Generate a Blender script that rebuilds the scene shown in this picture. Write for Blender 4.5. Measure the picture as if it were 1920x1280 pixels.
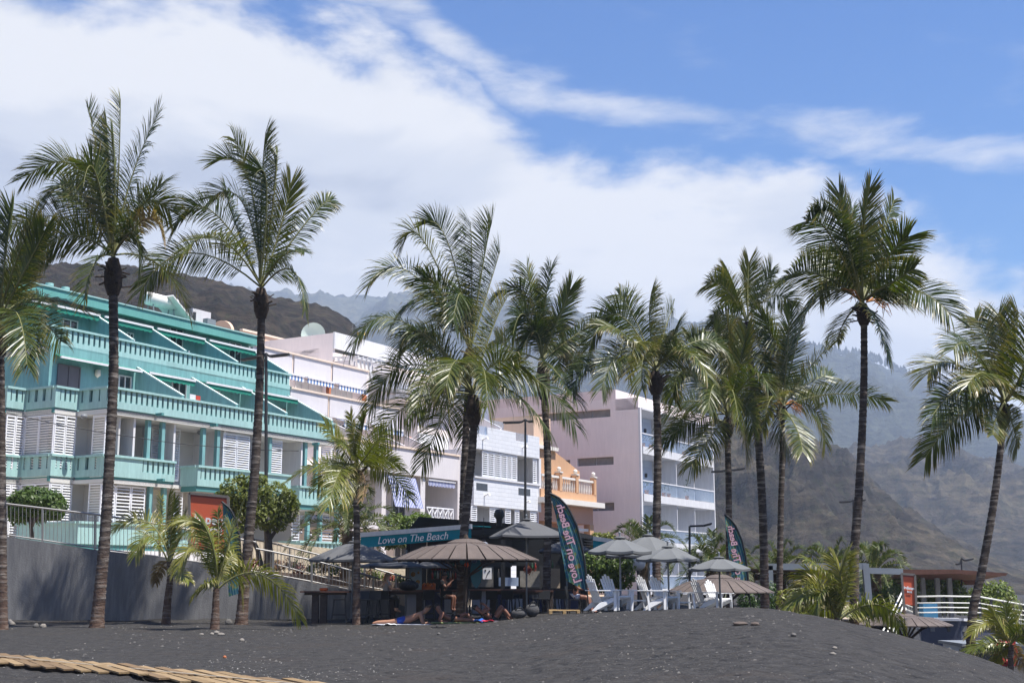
import bpy, bmesh, math, random
import numpy as np
from mathutils import Vector, Matrix, Quaternion
from mathutils import noise as mnoise

random.seed(7)
for o in list(bpy.data.objects):
    bpy.data.objects.remove(o)
SC = bpy.context.scene
COL = SC.collection
R = math.radians

# ------------------------------------------------------------------ camera
FPX, HOR, CZ = 2400.0, 1090.0, 1.36          # focal length in photo pixels, horizon row, eye height
PITCH = math.atan((HOR - 640) / FPX)
cam_d = bpy.data.cameras.new('camera')
cam_d.sensor_width = 36.0
cam_d.lens = 36.0 * FPX / 1920.0
cam_d.clip_start = 0.2
cam_d.clip_end = 20000
cam = bpy.data.objects.new('camera', cam_d)
COL.objects.link(cam)
cam.location = (0, 0, CZ)
cam.rotation_euler = (math.pi / 2 + PITCH, 0, 0)
SC.camera = cam

# ------------------------------------------------------------------ sun, sky, exposure
SUN_DIR = Vector((2.8, -1.45, 7.4)).normalized()      # towards the sun
sun_el = math.asin(SUN_DIR.z)
sun_az = math.atan2(SUN_DIR.x, SUN_DIR.y)
sd = bpy.data.lights.new('sun', 'SUN')
sd.energy = 5.0
sd.angle = R(0.55)
sd.color = (1.0, 0.955, 0.89)
sun = bpy.data.objects.new('sun', sd)
COL.objects.link(sun)
sun.rotation_euler = (-SUN_DIR).to_track_quat('-Z', 'Y').to_euler()

SC.view_settings.view_transform = 'Standard'
SC.view_settings.look = 'None'
SC.view_settings.gamma = 1.0
SC.view_settings.use_curve_mapping = False
SC.view_settings.exposure = 0.9
SC.render.engine = 'CYCLES'
SC.cycles.use_denoising = True
SC.cycles.max_bounces = 8
SC.cycles.diffuse_bounces = 3
SC.cycles.glossy_bounces = 3
SC.cycles.transmission_bounces = 6
SC.cycles.transparent_max_bounces = 8
SC.cycles.volume_bounces = 1
SC.cycles.sample_clamp_indirect = 6.0

world = bpy.data.worlds.new('World')
SC.world = world
world.use_nodes = True
wn, wl = world.node_tree.nodes, world.node_tree.links
wn.clear()
def N(tree, typ, **kw):
    n = tree.nodes.new(typ)
    for k, v in kw.items():
        if k == 'inp':
            for a, b in v.items():
                n.inputs[a].default_value = b
        else:
            setattr(n, k, v)
    return n
WT = world.node_tree
def wmath(op, a, b=None, c=None, clamp=False):
    n = N(WT, 'ShaderNodeMath', operation=op, use_clamp=clamp)
    for i, v in enumerate((a, b, c)):
        if v is None: continue
        if isinstance(v, (int, float)): n.inputs[i].default_value = v
        else: wl.new(v, n.inputs[i])
    return n.outputs[0]
def wramp(fac, pts, interp='EASE'):
    n = N(WT, 'ShaderNodeValToRGB')
    n.color_ramp.interpolation = interp
    e = n.color_ramp.elements
    while len(e) < len(pts): e.new(0.5)
    for i, (p, c) in enumerate(pts):
        e[i].position = p
        e[i].color = (c, c, c, 1) if isinstance(c, (int, float)) else (*c, 1)
    wl.new(fac, n.inputs[0])
    return n.outputs[0]
sky = N(WT, 'ShaderNodeTexSky', sky_type='NISHITA', sun_disc=False)
sky.sun_elevation = sun_el
sky.sun_rotation = sun_az
sky.altitude = 0
sky.air_density = 1.5
sky.dust_density = 0.0
sky.ozone_density = 7.0
tc = N(WT, 'ShaderNodeTexCoord')
sep = N(WT, 'ShaderNodeSeparateXYZ')
wl.new(tc.outputs['Generated'], sep.inputs[0])
az = wmath('ARCTAN2', sep.outputs[0], sep.outputs[1])          # radians, 0 = view axis
el = wmath('ARCSINE', sep.outputs[2])
# upper edge of the trade-wind cloud bank, in degrees of elevation, by azimuth
azn = wmath('MULTIPLY_ADD', az, 1 / math.pi, 0.5)              # -90..90 deg -> 0..1
def azp(px): return math.atan((px - 960) / FPX) / math.pi + 0.5
def elp(py): return math.degrees(math.atan((HOR - py) / 2442.0))
edge_pts = [(0.0, 26.0), (azp(-900), 26.5), (azp(0), 25.6), (azp(480), 25.6), (azp(700), 24.2), (azp(830), 22.2),
            (azp(1000), 19.9), (azp(1250), 18.2), (azp(1520), 17.5), (azp(1640), 15.9), (azp(1800), 14.2), (azp(1920), 13.2), (0.72, 11.5), (1.0, 12.5)]
E40 = wramp(azn, [(p, e / 40.0) for p, e in edge_pts], 'LINEAR')
elo = wmath('MULTIPLY', el, 180 / math.pi / 40.0)
diff = wmath('SUBTRACT', E40, elo)                             # >0 inside the bank
mp = N(WT, 'ShaderNodeMapping', inp={'Scale': (1.0, 1.0, 2.1), 'Location': (0.3, 1.7, 0.4)})
wl.new(tc.outputs['Generated'], mp.inputs[0])
n1 = N(WT, 'ShaderNodeTexNoise', inp={'Scale': 8.5, 'Detail': 10.0, 'Roughness': 0.58, 'Distortion': 0.2})
wl.new(mp.outputs[0], n1.inputs['Vector'])
n2 = N(WT, 'ShaderNodeTexNoise', inp={'Scale': 3.1, 'Detail': 6.0, 'Roughness': 0.5, 'Distortion': 0.3})
wl.new(mp.outputs[0], n2.inputs['Vector'])
nb = wmath('ADD', wmath('MULTIPLY', n1.outputs[0], 0.6), wmath('MULTIPLY', n2.outputs[0], 0.4))
d2 = wmath('MULTIPLY_ADD', wmath('SUBTRACT', nb, 0.5), 0.46, diff)
bank = wmath('SMOOTHSTEP', d2, 0, 1) if False else None
mr = N(WT, 'ShaderNodeMapRange', interpolation_type='SMOOTHSTEP', inp={'From Min': -0.03, 'From Max': 0.045, 'To Min': 0.0, 'To Max': 1.0})
wl.new(d2, mr.inputs[0])
bank = mr.outputs[0]
# a thinner torn layer a few degrees above the bank, running down to the right with it
st_pts = [(0.0, 26.5), (azp(500), 26.5), (azp(760), 25.0), (azp(950), elp(120)), (azp(1300), elp(178)), (azp(1700), elp(262)), (azp(1920), elp(318)), (0.72, 14.6), (1.0, 14.5)]
S40 = wramp(azn, [(p, e / 40.0) for p, e in st_pts], 'LINEAR')
mps = N(WT, 'ShaderNodeMapping', inp={'Rotation': (0, R(10), 0), 'Scale': (1.5, 1.5, 4.6), 'Location': (0.62, 0.2, 0.13)})
wl.new(tc.outputs['Generated'], mps.inputs[0])
ns = N(WT, 'ShaderNodeTexNoise', inp={'Scale': 6.5, 'Detail': 9.0, 'Roughness': 0.58, 'Distortion': 0.2})
wl.new(mps.outputs[0], ns.inputs['Vector'])
sb = wmath('ABSOLUTE', wmath('SUBTRACT', S40, wmath('MULTIPLY_ADD', wmath('SUBTRACT', n2.outputs[0], 0.5), 0.10, elo)))
sbm = N(WT, 'ShaderNodeMapRange', interpolation_type='SMOOTHSTEP', inp={'From Min': 0.0, 'From Max': 0.06, 'To Min': 0.20, 'To Max': -0.30})
wl.new(sb, sbm.inputs[0])
st = N(WT, 'ShaderNodeMapRange', interpolation_type='SMOOTHSTEP', inp={'From Min': 0.46, 'From Max': 0.92, 'To Min': 0.0, 'To Max': 0.9})
wl.new(wmath('ADD', ns.outputs[0], sbm.outputs[0]), st.inputs[0])
streak = st.outputs[0]
st2 = N(WT, 'ShaderNodeMapRange', interpolation_type='SMOOTHSTEP', inp={'From Min': 0.55, 'From Max': 0.85, 'To Min': 0.0, 'To Max': 0.16})
wl.new(ns.outputs[0], st2.inputs[0])
veil = wmath('MAXIMUM', streak, st2.outputs[0])
cov = wmath('MAXIMUM', bank, veil)
# cloud tone: bright tops, soft grey folds deeper in the bank
n3 = N(WT, 'ShaderNodeTexNoise', inp={'Scale': 5.2, 'Detail': 6.0, 'Roughness': 0.52, 'Distortion': 0.4})
mp3 = N(WT, 'ShaderNodeMapping', inp={'Scale': (1.0, 1.0, 2.6), 'Location': (4.3, 0.2, 2.0)})
wl.new(tc.outputs['Generated'], mp3.inputs[0])
wl.new(mp3.outputs[0], n3.inputs['Vector'])
dep = N(WT, 'ShaderNodeMapRange', interpolation_type='SMOOTHSTEP', inp={'From Min': 0.03, 'From Max': 0.26, 'To Min': 0.11, 'To Max': -0.06})
wl.new(diff, dep.inputs[0])
tone = wramp(wmath('ADD', n3.outputs[0], dep.outputs[0]), [(0.32, (0.56, 0.60, 0.70)), (0.47, (0.79, 0.815, 0.87)), (0.62, (1.0, 0.99, 0.985))])
CLOUD_GAIN = 7.9
cg = N(WT, 'ShaderNodeVectorMath', operation='SCALE', inp={'Scale': CLOUD_GAIN})
wl.new(tone, cg.inputs[0])
mix = N(WT, 'ShaderNodeMix', data_type='RGBA')
wl.new(cov, mix.inputs['Factor'])
hs = N(WT, 'ShaderNodeHueSaturation', inp={'Hue': 0.515, 'Saturation': 2.0, 'Value': 1.04})
wl.new(sky.outputs[0], hs.inputs['Color'])
wl.new(hs.outputs[0], mix.inputs['A'])
wl.new(cg.outputs[0], mix.inputs['B'])
bg = N(WT, 'ShaderNodeBackground', inp={'Strength': 0.062})
wl.new(mix.outputs['Result'], bg.inputs[0])
wo = N(WT, 'ShaderNodeOutputWorld')
wl.new(bg.outputs[0], wo.inputs[0])

# ------------------------------------------------------------------ helpers
def ray(px, py):
    a = (px - 960) / FPX
    b = (640 - py) / FPX
    return Vector((a, math.cos(PITCH) - b * math.sin(PITCH), math.sin(PITCH) + b * math.cos(PITCH)))
EYE = Vector((0, 0, CZ))
def at(px, py, Y):
    """World point at forward distance Y that the photograph shows at pixel (px, py)."""
    d = ray(px, py)
    return EYE + d * (Y / d.y)
def atz(px, py, z):
    d = ray(px, py)
    return EYE + d * ((z - CZ) / d.z)
def lerp(a, b, t): return a + (b - a) * t
def interp(x, pts):
    if x <= pts[0][0]: return pts[0][1]
    for (a, va), (b, vb) in zip(pts, pts[1:]):
        if x <= b:
            return va + (vb - va) * (x - a) / (b - a)
    return pts[-1][1]

class MB:
    """Collects shapes and links them as one mesh object."""
    def __init__(self):
        self.v, self.f, self.uv, self.sm = [], [], [], []
    def face(self, pts, uvs=None, smooth=False):
        i = len(self.v)
        self.v.extend(tuple(p) for p in pts)
        self.f.append(tuple(range(i, i + len(pts))))
        self.uv.extend(uvs if uvs else [(0.0, 0.0)] * len(pts))
        self.sm.append(smooth)
    def mesh(self, V, F, smooth=False, uvf=None):
        i = len(self.v)
        self.v.extend(tuple(p) for p in V)
        for f in F:
            self.f.append(tuple(k + i for k in f))
            self.uv.extend([uvf[k] for k in f] if uvf else [(0.0, 0.0)] * len(f))
            self.sm.append(smooth)
    def box(self, x0, x1, y0, y1, z0, z1):
        V = [(x0, y0, z0), (x1, y0, z0), (x1, y1, z0), (x0, y1, z0), (x0, y0, z1), (x1, y0, z1), (x1, y1, z1), (x0, y1, z1)]
        self.mesh(V, [(0, 3, 2, 1), (4, 5, 6, 7), (0, 1, 5, 4), (1, 2, 6, 5), (2, 3, 7, 6), (3, 0, 4, 7)])
        return self
    def bar(self, a, b, w, h, up=(0, 0, 1)):
        """Rectangular bar from a to b, w across, h along the up direction."""
        a, b = Vector(a), Vector(b)
        t = (b - a).normalized()
        u = Vector(up)
        s = t.cross(u)
        if s.length < 1e-4: s = t.cross(Vector((1, 0, 0)))
        s.normalize()
        u = s.cross(t).normalized()
        V = []
        for p in (a, b):
            V += [p - s * w / 2 - u * h / 2, p + s * w / 2 - u * h / 2, p + s * w / 2 + u * h / 2, p - s * w / 2 + u * h / 2]
        self.mesh(V, [(0, 1, 2, 3), (7, 6, 5, 4), (0, 4, 5, 1), (1, 5, 6, 2), (2, 6, 7, 3), (3, 7, 4, 0)])
        return self
    def tube(self, pts, rads, n=8, caps=True, smooth=True, vs=None):
        pts = [Vector(p) for p in pts]
        if isinstance(rads, (int, float)): rads = [rads] * len(pts)
        V, UV = [], []
        ref = None
        L = 0.0
        for i, p in enumerate(pts):
            t = (pts[min(i + 1, len(pts) - 1)] - pts[max(i - 1, 0)]).normalized()
            if ref is None:
                ref = t.cross(Vector((0, 1, 0)))
                if ref.length < 0.1: ref = t.cross(Vector((1, 0, 0)))
            s = (ref - t * ref.dot(t)).normalized()
            ref = s
            q = t.cross(s)
            if i: L += (p - pts[i - 1]).length
            for k in range(n):
                a = 2 * math.pi * k / n
                V.append(p + (s * math.cos(a) + q * math.sin(a)) * rads[i])
                UV.append((k / n, L))
        F = []
        for i in range(len(pts) - 1):
            for k in range(n):
                k2 = (k + 1) % n
                F.append((i * n + k, i * n + k2, (i + 1) * n + k2, (i + 1) * n + k))
        self.mesh(V, F, smooth, UV)
        if caps:
            b = len(V)
            self.mesh(V[:n], [tuple(reversed(range(n)))])
            self.mesh(V[-n:], [tuple(range(n))])
        return self
    def prism(self, poly, vec):
        """Extrudes a planar polygon (3D points) along vec."""
        poly = [Vector(p) for p in poly]
        vec = Vector(vec)
        n = len(poly)
        nrm = Vector()
        for i in range(n):
            nrm += poly[i].cross(poly[(i + 1) % n])
        if nrm.dot(vec) > 0: poly = poly[::-1]
        V = poly + [p + vec for p in poly]
        F = [tuple(range(n)), tuple(reversed(range(n, 2 * n)))]
        for i in range(n):
            j = (i + 1) % n
            F.append((j, i, i + n, j + n))
        self.mesh(V, F)
        return self
    def lathe(self, prof, n=16, c=(0, 0, 0), smooth=True, scale=(1, 1)):
        V, F = [], []
        for (r, z) in prof:
            for k in range(n):
                a = 2 * math.pi * k / n
                V.append((c[0] + r * math.cos(a) * scale[0], c[1] + r * math.sin(a) * scale[1], c[2] + z))
        for i in range(len(prof) - 1):
            for k in range(n):
                k2 = (k + 1) % n
                F.append((i * n + k, i * n + k2, (i + 1) * n + k2, (i + 1) * n + k))
        self.mesh(V, F, smooth)
        return self
    def ball(self, c, r, n=12, m=7, sc=(1, 1, 1), jit=0.0, seed=0):
        V, F = [], []
        rnd = random.Random(seed)
        for i in range(m + 1):
            th = math.pi * i / m
            for k in range(n):
                a = 2 * math.pi * k / n
                q = 1 + rnd.uniform(-jit, jit)
                V.append((c[0] + r * q * sc[0] * math.sin(th) * math.cos(a), c[1] + r * q * sc[1] * math.sin(th) * math.sin(a), c[2] + r * q * sc[2] * math.cos(th)))
        for i in range(m):
            for k in range(n):
                k2 = (k + 1) % n
                F.append((i * n + k2, i * n + k, (i + 1) * n + k, (i + 1) * n + k2))
        self.mesh(V, F, True)
        return self
    def data(self, name, mat=None):
        me = bpy.data.meshes.new(name)
        me.from_pydata(self.v, [], self.f)
        uvl = me.uv_layers.new(name='uv')
        flat = np.array(self.uv, dtype=np.float32).ravel()
        uvl.data.foreach_set('uv', flat)
        me.polygons.foreach_set('use_smooth', np.array(self.sm, dtype=bool))
        if mat: me.materials.append(mat)
        me.validate()
        me.update()
        return me
    def build(self, name, mat, parent=None, kind=None):
        o = bpy.data.objects.new(name, self.data(name, mat))
        COL.objects.link(o)
        if parent: o.parent = parent
        if kind: o['kind'] = kind
        return o

def tag(o, label=None, cat=None, group=None, kind=None):
    if label: o['label'] = label
    if cat: o['category'] = cat
    if group: o['group'] = group
    if kind: o['kind'] = kind
    return o
def empty(name, loc=(0, 0, 0), rz=0.0, label=None, cat=None, group=None):
    o = bpy.data.objects.new(name, None)
    COL.objects.link(o)
    o.location = loc
    o.rotation_euler = (0, 0, rz)
    o.empty_display_size = 0.2
    return tag(o, label, cat, group)
def inst(name, data, parent=None, loc=(0, 0, 0), rz=0.0, scale=None):
    o = bpy.data.objects.new(name, data)
    COL.objects.link(o)
    o.location = loc
    o.rotation_euler = (0, 0, rz)
    if scale: o.scale = scale
    if parent: o.parent = parent
    return o
def copy_tree(o, parent=None):
    c = o.copy()
    COL.objects.link(c)
    if parent: c.parent = parent
    for ch in o.children:
        copy_tree(ch, c)
    return c

# ------------------------------------------------------------------ materials
_M = {}
def mat(name, col, rough=0.7, var=0.08, vscale=1.5, bump=0.0, bscale=20.0, metal=0.0, spec=0.4, stain=0.0):
    """Principled material whose colour wanders a little, with optional relief and streaky dirt."""
    if name in _M: return _M[name]
    m = bpy.data.materials.new(name)
    m.use_nodes = True
    t = m.node_tree
    b = t.nodes['Principled BSDF']
    b.inputs['Roughness'].default_value = rough
    b.inputs['Metallic'].default_value = metal
    b.inputs['Specular IOR Level'].default_value = spec
    tcn = N(t, 'ShaderNodeTexCoord')
    c = (*col, 1)
    last = None
    if var > 0:
        n = N(t, 'ShaderNodeTexNoise', inp={'Scale': vscale, 'Detail': 6.0, 'Roughness': 0.6})
        t.links.new(tcn.outputs['Object'], n.inputs['Vector'])
        rp = N(t, 'ShaderNodeValToRGB')
        rp.color_ramp.elements[0].position = 0.3
        rp.color_ramp.elements[1].position = 0.7
        rp.color_ramp.elements[0].color = tuple(x * (1 - var) for x in col) + (1,)
        rp.color_ramp.elements[1].color = tuple(min(1, x * (1 + var)) for x in col) + (1,)
        t.links.new(n.outputs[0], rp.inputs[0])
        last = rp.outputs[0]
        if stain > 0:
            mpn = N(t, 'ShaderNodeMapping', inp={'Scale': (3.0, 3.0, 0.35)})
            t.links.new(tcn.outputs['Object'], mpn.inputs[0])
            n2 = N(t, 'ShaderNodeTexNoise', inp={'Scale': 2.0, 'Detail': 8.0, 'Roughness': 0.7})
            t.links.new(mpn.outputs[0], n2.inputs['Vector'])
            r2 = N(t, 'ShaderNodeValToRGB')
            r2.color_ramp.elements[0].position = 0.42
            r2.color_ramp.elements[1].position = 0.62
            r2.color_ramp.elements[0].color = (1 - stain, 1 - stain, 1 - stain * 0.95, 1)
            r2.color_ramp.elements[1].color = (1, 1, 1, 1)
            t.links.new(n2.outputs[0], r2.inputs[0])
            mx = N(t, 'ShaderNodeMix', data_type='RGBA', blend_type='MULTIPLY')
            mx.inputs['Factor'].default_value = 1.0
            t.links.new(last, mx.inputs['A'])
            t.links.new(r2.outputs[0], mx.inputs['B'])
            last = mx.outputs['Result']
        t.links.new(last, b.inputs['Base Color'])
    else:
        b.inputs['Base Color'].default_value = c
    if bump > 0:
        n = N(t, 'ShaderNodeTexNoise', inp={'Scale': bscale, 'Detail': 5.0, 'Roughness': 0.6})
        t.links.new(tcn.outputs['Object'], n.inputs['Vector'])
        bp = N(t, 'ShaderNodeBump', inp={'Strength': bump, 'Distance': 0.05})
        t.links.new(n.outputs[0], bp.inputs['Height'])
        t.links.new(bp.outputs[0], b.inputs['Normal'])
    _M[name] = m
    return m
# ------------------------------------------------------------------ terrain
CREST = [(-2000, 1180), (0, 1176), (400, 1172), (700, 1167), (900, 1162), (1000, 1157), (1080, 1150), (1180, 1144), (1300, 1139), (1400, 1138), (1440, 1141),
         (1500, 1151), (1560, 1161), (1640, 1179), (1700, 1196), (1760, 1213), (1800, 1225), (1860, 1246), (1920, 1274), (2100, 1330), (2600, 1420)]
CRESTD = [(700, 43.0), (900, 43.0), (1000, 40.0), (1080, 37.0), (1250, 34.0), (1400, 31.5), (1600, 28.0), (1800, 25.0), (1920, 23.0), (2600, 20.0)]
BACKZ = [(700, 0.0), (1100, 0.35), (1250, 0.45), (1400, 0.2), (1550, -0.7), (1700, -1.5), (2600, -1.8)]
def smooth(t):
    t = max(0.0, min(1.0, t))
    return t * t * (3 - 2 * t)
def ground_z(x, y):
    if y < 2.0: y = 2.0
    px = 960 + 2400 * x / y
    px = max(-2000, min(2600, px))
    if px <= 700:
        zb = 0.0
    else:
        D = interp(px, CRESTD)
        zc = CZ - (interp(px, CREST) - HOR) / 2442.0 * D
        z0 = min(0.0, zc) - 0.05
        if y <= D:
            zb = lerp(z0, zc, smooth((y - 5.0) / (D - 5.0)) if px > 900 else smooth((y - 5.0) / (D - 5.0)))
            # keep every nearer point under the sight line to the crest
            lim = CZ + (zc - CZ) * y / D - 0.03 * (1 - y / D)
            zb = min(zb, lim) if y < D else zb
        else:
            b = interp(px, BACKZ)
            zb = lerp(zc, b, smooth((y - D) / 7.0))
    if y > 120: zb = lerp(zb, -2.0, smooth((y - 120) / 60))
    return zb
def ground_full(x, y):
    z = ground_z(x, y)
    a = max(0.0, 1 - y / 60.0) if y > 20 else 1.0
    z += 0.05 * mnoise.noise(Vector((x * 0.6, y * 0.35, 0.0))) * a
    z += 0.03 * mnoise.noise(Vector((x * 1.9, y * 1.1, 3.0))) * a
    z += 0.022 * mnoise.noise(Vector((x * 4.2, y * 2.6, 9.0))) * a
    if 36 < y < 50 and x < 0:                     # sand drifted against the wall
        wy = 44.4 + (x + 17.6) / 13.2 * 3.3
        k = max(0.0, 1 - abs(y - wy + 0.2) / 1.6)
        z += k * k * (0.07 + 0.10 * mnoise.noise(Vector((x * 0.7, 2.0, 7.0))))
    return z

def sand_material():
    m = bpy.data.materials.new('black_sand')
    m.use_nodes = True
    t = m.node_tree
    b = t.nodes['Principled BSDF']
    b.inputs['Roughness'].default_value = 0.85
    b.inputs['Specular IOR Level'].default_value = 0.3
    g = N(t, 'ShaderNodeNewGeometry')
    def noise(sc, det, rough=0.6):
        n = N(t, 'ShaderNodeTexNoise', inp={'Scale': sc, 'Detail': det, 'Roughness': rough})
        t.links.new(g.outputs['Position'], n.inputs['Vector'])
        return n.outputs[0]
    r1 = N(t, 'ShaderNodeValToRGB')
    e = r1.color_ramp.elements
    e[0].position, e[1].position = 0.36, 0.64
    e[0].color, e[1].color = (0.020, 0.0185, 0.0175, 1), (0.066, 0.061, 0.056, 1)
    t.links.new(noise(4.0, 10.0, 0.8), r1.inputs[0])
    # brownish soil blown out between the stones
    r2 = N(t, 'ShaderNodeValToRGB')
    r2.color_ramp.elements[0].position, r2.color_ramp.elements[1].position = 0.56, 0.72
    t.links.new(noise(0.35, 4.0), r2.inputs[0])
    mx = N(t, 'ShaderNodeMix', data_type='RGBA')
    mx.inputs['B'].default_value = (0.06, 0.045, 0.034, 1)
    sc = N(t, 'ShaderNodeMath', operation='MULTIPLY', inp={1: 0.45})
    t.links.new(r2.outputs[0], sc.inputs[0])
    t.links.new(sc.outputs[0], mx.inputs['Factor'])
    t.links.new(r1.outputs[0], mx.inputs['A'])
    # pale shell and pumice grit
    vo = N(t, 'ShaderNodeTexVoronoi', inp={'Scale': 26.0})
    t.links.new(g.outputs['Position'], vo.inputs['Vector'])
    lt = N(t, 'ShaderNodeMath', operation='LESS_THAN', inp={1: 0.22})
    t.links.new(vo.outputs['Distance'], lt.inputs[0])
    sp = N(t, 'ShaderNodeSeparateColor')
    t.links.new(vo.outputs['Color'], sp.inputs[0])
    gt = N(t, 'ShaderNodeMath', operation='GREATER_THAN', inp={1: 0.93})
    t.links.new(sp.outputs[0], gt.inputs[0])
    an = N(t, 'ShaderNodeMath', operation='MULTIPLY')
    t.links.new(lt.outputs[0], an.inputs[0])
    t.links.new(gt.outputs[0], an.inputs[1])
    mx2 = N(t, 'ShaderNodeMix', data_type='RGBA')
    mx2.inputs['B'].default_value = (0.30, 0.295, 0.285, 1)
    t.links.new(an.outputs[0], mx2.inputs['Factor'])
    t.links.new(mx.outputs['Result'], mx2.inputs['A'])
    t.links.new(mx2.outputs['Result'], b.inputs['Base Color'])
    ad = N(t, 'ShaderNodeMath', operation='ADD')
    s1 = N(t, 'ShaderNodeMath', operation='MULTIPLY', inp={1: 0.35})
    t.links.new(noise(22.0, 4.0), s1.inputs[0])
    t.links.new(noise(3.2, 5.0), ad.inputs[0])
    t.links.new(s1.outputs[0], ad.inputs[1])
    # trodden dents
    vd = N(t, 'ShaderNodeTexVoronoi', feature='SMOOTH_F1', inp={'Scale': 1.9, 'Smoothness': 0.3})
    nw = N(t, 'ShaderNodeTexNoise', inp={'Scale': 2.5, 'Detail': 3.0})
    t.links.new(g.outputs['Position'], nw.inputs['Vector'])
    av = N(t, 'ShaderNodeVectorMath', operation='MULTIPLY_ADD')
    av.inputs[1].default_value = (0.5, 0.5, 0.5)
    t.links.new(nw.outputs['Color'], av.inputs[0])
    t.links.new(g.outputs['Position'], av.inputs[2])
    t.links.new(av.outputs[0], vd.inputs['Vector'])
    md = N(t, 'ShaderNodeMapRange', interpolation_type='SMOOTHSTEP', inp={'From Min': 0.05, 'From Max': 0.42, 'To Min': -0.55, 'To Max': 0.0})
    t.links.new(vd.outputs['Distance'], md.inputs[0])
    ad2 = N(t, 'ShaderNodeMath', operation='ADD')
    t.links.new(ad.outputs[0], ad2.inputs[0])
    t.links.new(md.outputs[0], ad2.inputs[1])
    ad = ad2
    bp = N(t, 'ShaderNodeBump', inp={'Strength': 1.0, 'Distance': 0.22})
    t.links.new(ad.outputs[0], bp.inputs['Height'])
    t.links.new(bp.outputs[0], b.inputs['Normal'])
    return m

def build_ground():
    # one sheet: fan-shaped grid, fine towards the view, running on to the horizon and behind the camera
    ys = [-400, -120, -40, -12, -4, 1.5, 3, 5, 7]
    y = 8.0
    while y < 62: 
        ys.append(y); y *= 1.0125
    while y < 9000:
        ys.append(y); y *= 1.35
    us = []
    u = -0.62
    while u < 0.62:
        us.append(u); u += 0.0042
    us = [-40, -12, -5, -2.5, -1.5, -1.0, -0.8] + us + [0.8, 1.0, 1.5, 2.5, 5, 12, 40]
    V, F = [], []
    for yv in ys:
        w = max(abs(yv), 9.0)
        for uu in us:
            x = uu * w
            z = ground_full(x, yv) if yv > 2 else ground_full(x, 9.0) - 0.02 * 0
            V.append((x, yv, z))
    n = len(us)
    for j in range(len(ys) - 1):
        for i in range(n - 1):
            F.append((j * n + i, j * n + i + 1, (j + 1) * n + i + 1, (j + 1) * n + i))
    mb = MB()
    mb.mesh(V, F, True)
    return mb.build('beach', sand_material(), kind='structure')
build_ground()

# ------------------------------------------------------------------ mountains
def hill_material(name, cols, scale, bump, rocky=0.5):
    m = bpy.data.materials.new(name)
    m.use_nodes = True
    t = m.node_tree
    b = t.nodes['Principled BSDF']
    b.inputs['Roughness'].default_value = 0.95
    b.inputs['Specular IOR Level'].default_value = 0.1
    g = N(t, 'ShaderNodeNewGeometry')
    def noise(sc, det, rough=0.6, dist=0.0):
        n = N(t, 'ShaderNodeTexNoise', inp={'Scale': sc, 'Detail': det, 'Roughness': rough, 'Distortion': dist})
        t.links.new(g.outputs['Position'], n.inputs['Vector'])
        return n.outputs[0]
    r1 = N(t, 'ShaderNodeValToRGB')
    e = r1.color_ramp.elements
    while len(e) < len(cols): e.new(0.5)
    for i, (p, c) in enumerate(cols):
        e[i].position = p
        e[i].color = (*c, 1)
    t.links.new(noise(scale, 10.0, 0.68, 0.5), r1.inputs[0])
    # bushes: small dark dots
    r2 = N(t, 'ShaderNodeValToRGB')
    r2.color_ramp.elements[0].position, r2.color_ramp.elements[1].position = 0.50, 0.60
    t.links.new(noise(scale * 14, 5.0, 0.7), r2.inputs[0])
    mx = N(t, 'ShaderNodeMix', data_type='RGBA', blend_type='MIX')
    mx.inputs['B'].default_value = (0.034, 0.042, 0.022, 1)
    s = N(t, 'ShaderNodeMath', operation='MULTIPLY', inp={1: rocky})
    t.links.new(r2.outputs[0], s.inputs[0])
    t.links.new(s.outputs[0], mx.inputs['Factor'])
    t.links.new(r1.outputs[0], mx.inputs['A'])
    mpb = N(t, 'ShaderNodeMapping', inp={'Scale': (1.0, 1.0, 4.5)})
    t.links.new(g.outputs['Position'], mpb.inputs[0])
    nbd = N(t, 'ShaderNodeTexNoise', inp={'Scale': scale * 3.2, 'Detail': 9.0, 'Roughness': 0.66, 'Distortion': 0.6})
    t.links.new(mpb.outputs[0], nbd.inputs['Vector'])
    r3 = N(t, 'ShaderNodeValToRGB')
    r3.color_ramp.elements[0].position, r3.color_ramp.elements[1].position = 0.40, 0.60
    r3.color_ramp.elements[0].color, r3.color_ramp.elements[1].color = (0.42, 0.40, 0.42, 1), (1.25, 1.2, 1.12, 1)
    t.links.new(nbd.outputs[0], r3.inputs[0])
    mb3 = N(t, 'ShaderNodeMix', data_type='RGBA', blend_type='MULTIPLY')
    mb3.inputs['Factor'].default_value = 1.0
    t.links.new(mx.outputs['Result'], mb3.inputs['A'])
    t.links.new(r3.outputs[0], mb3.inputs['B'])
    t.links.new(mb3.outputs['Result'], b.inputs['Base Color'])
    bp = N(t, 'ShaderNodeBump', inp={'Strength': 1.0, 'Distance': bump})
    t.links.new(noise(scale * 6, 8.0, 0.7), bp.inputs['Height'])
    t.links.new(bp.outputs[0], b.inputs['Normal'])
    return m

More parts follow.
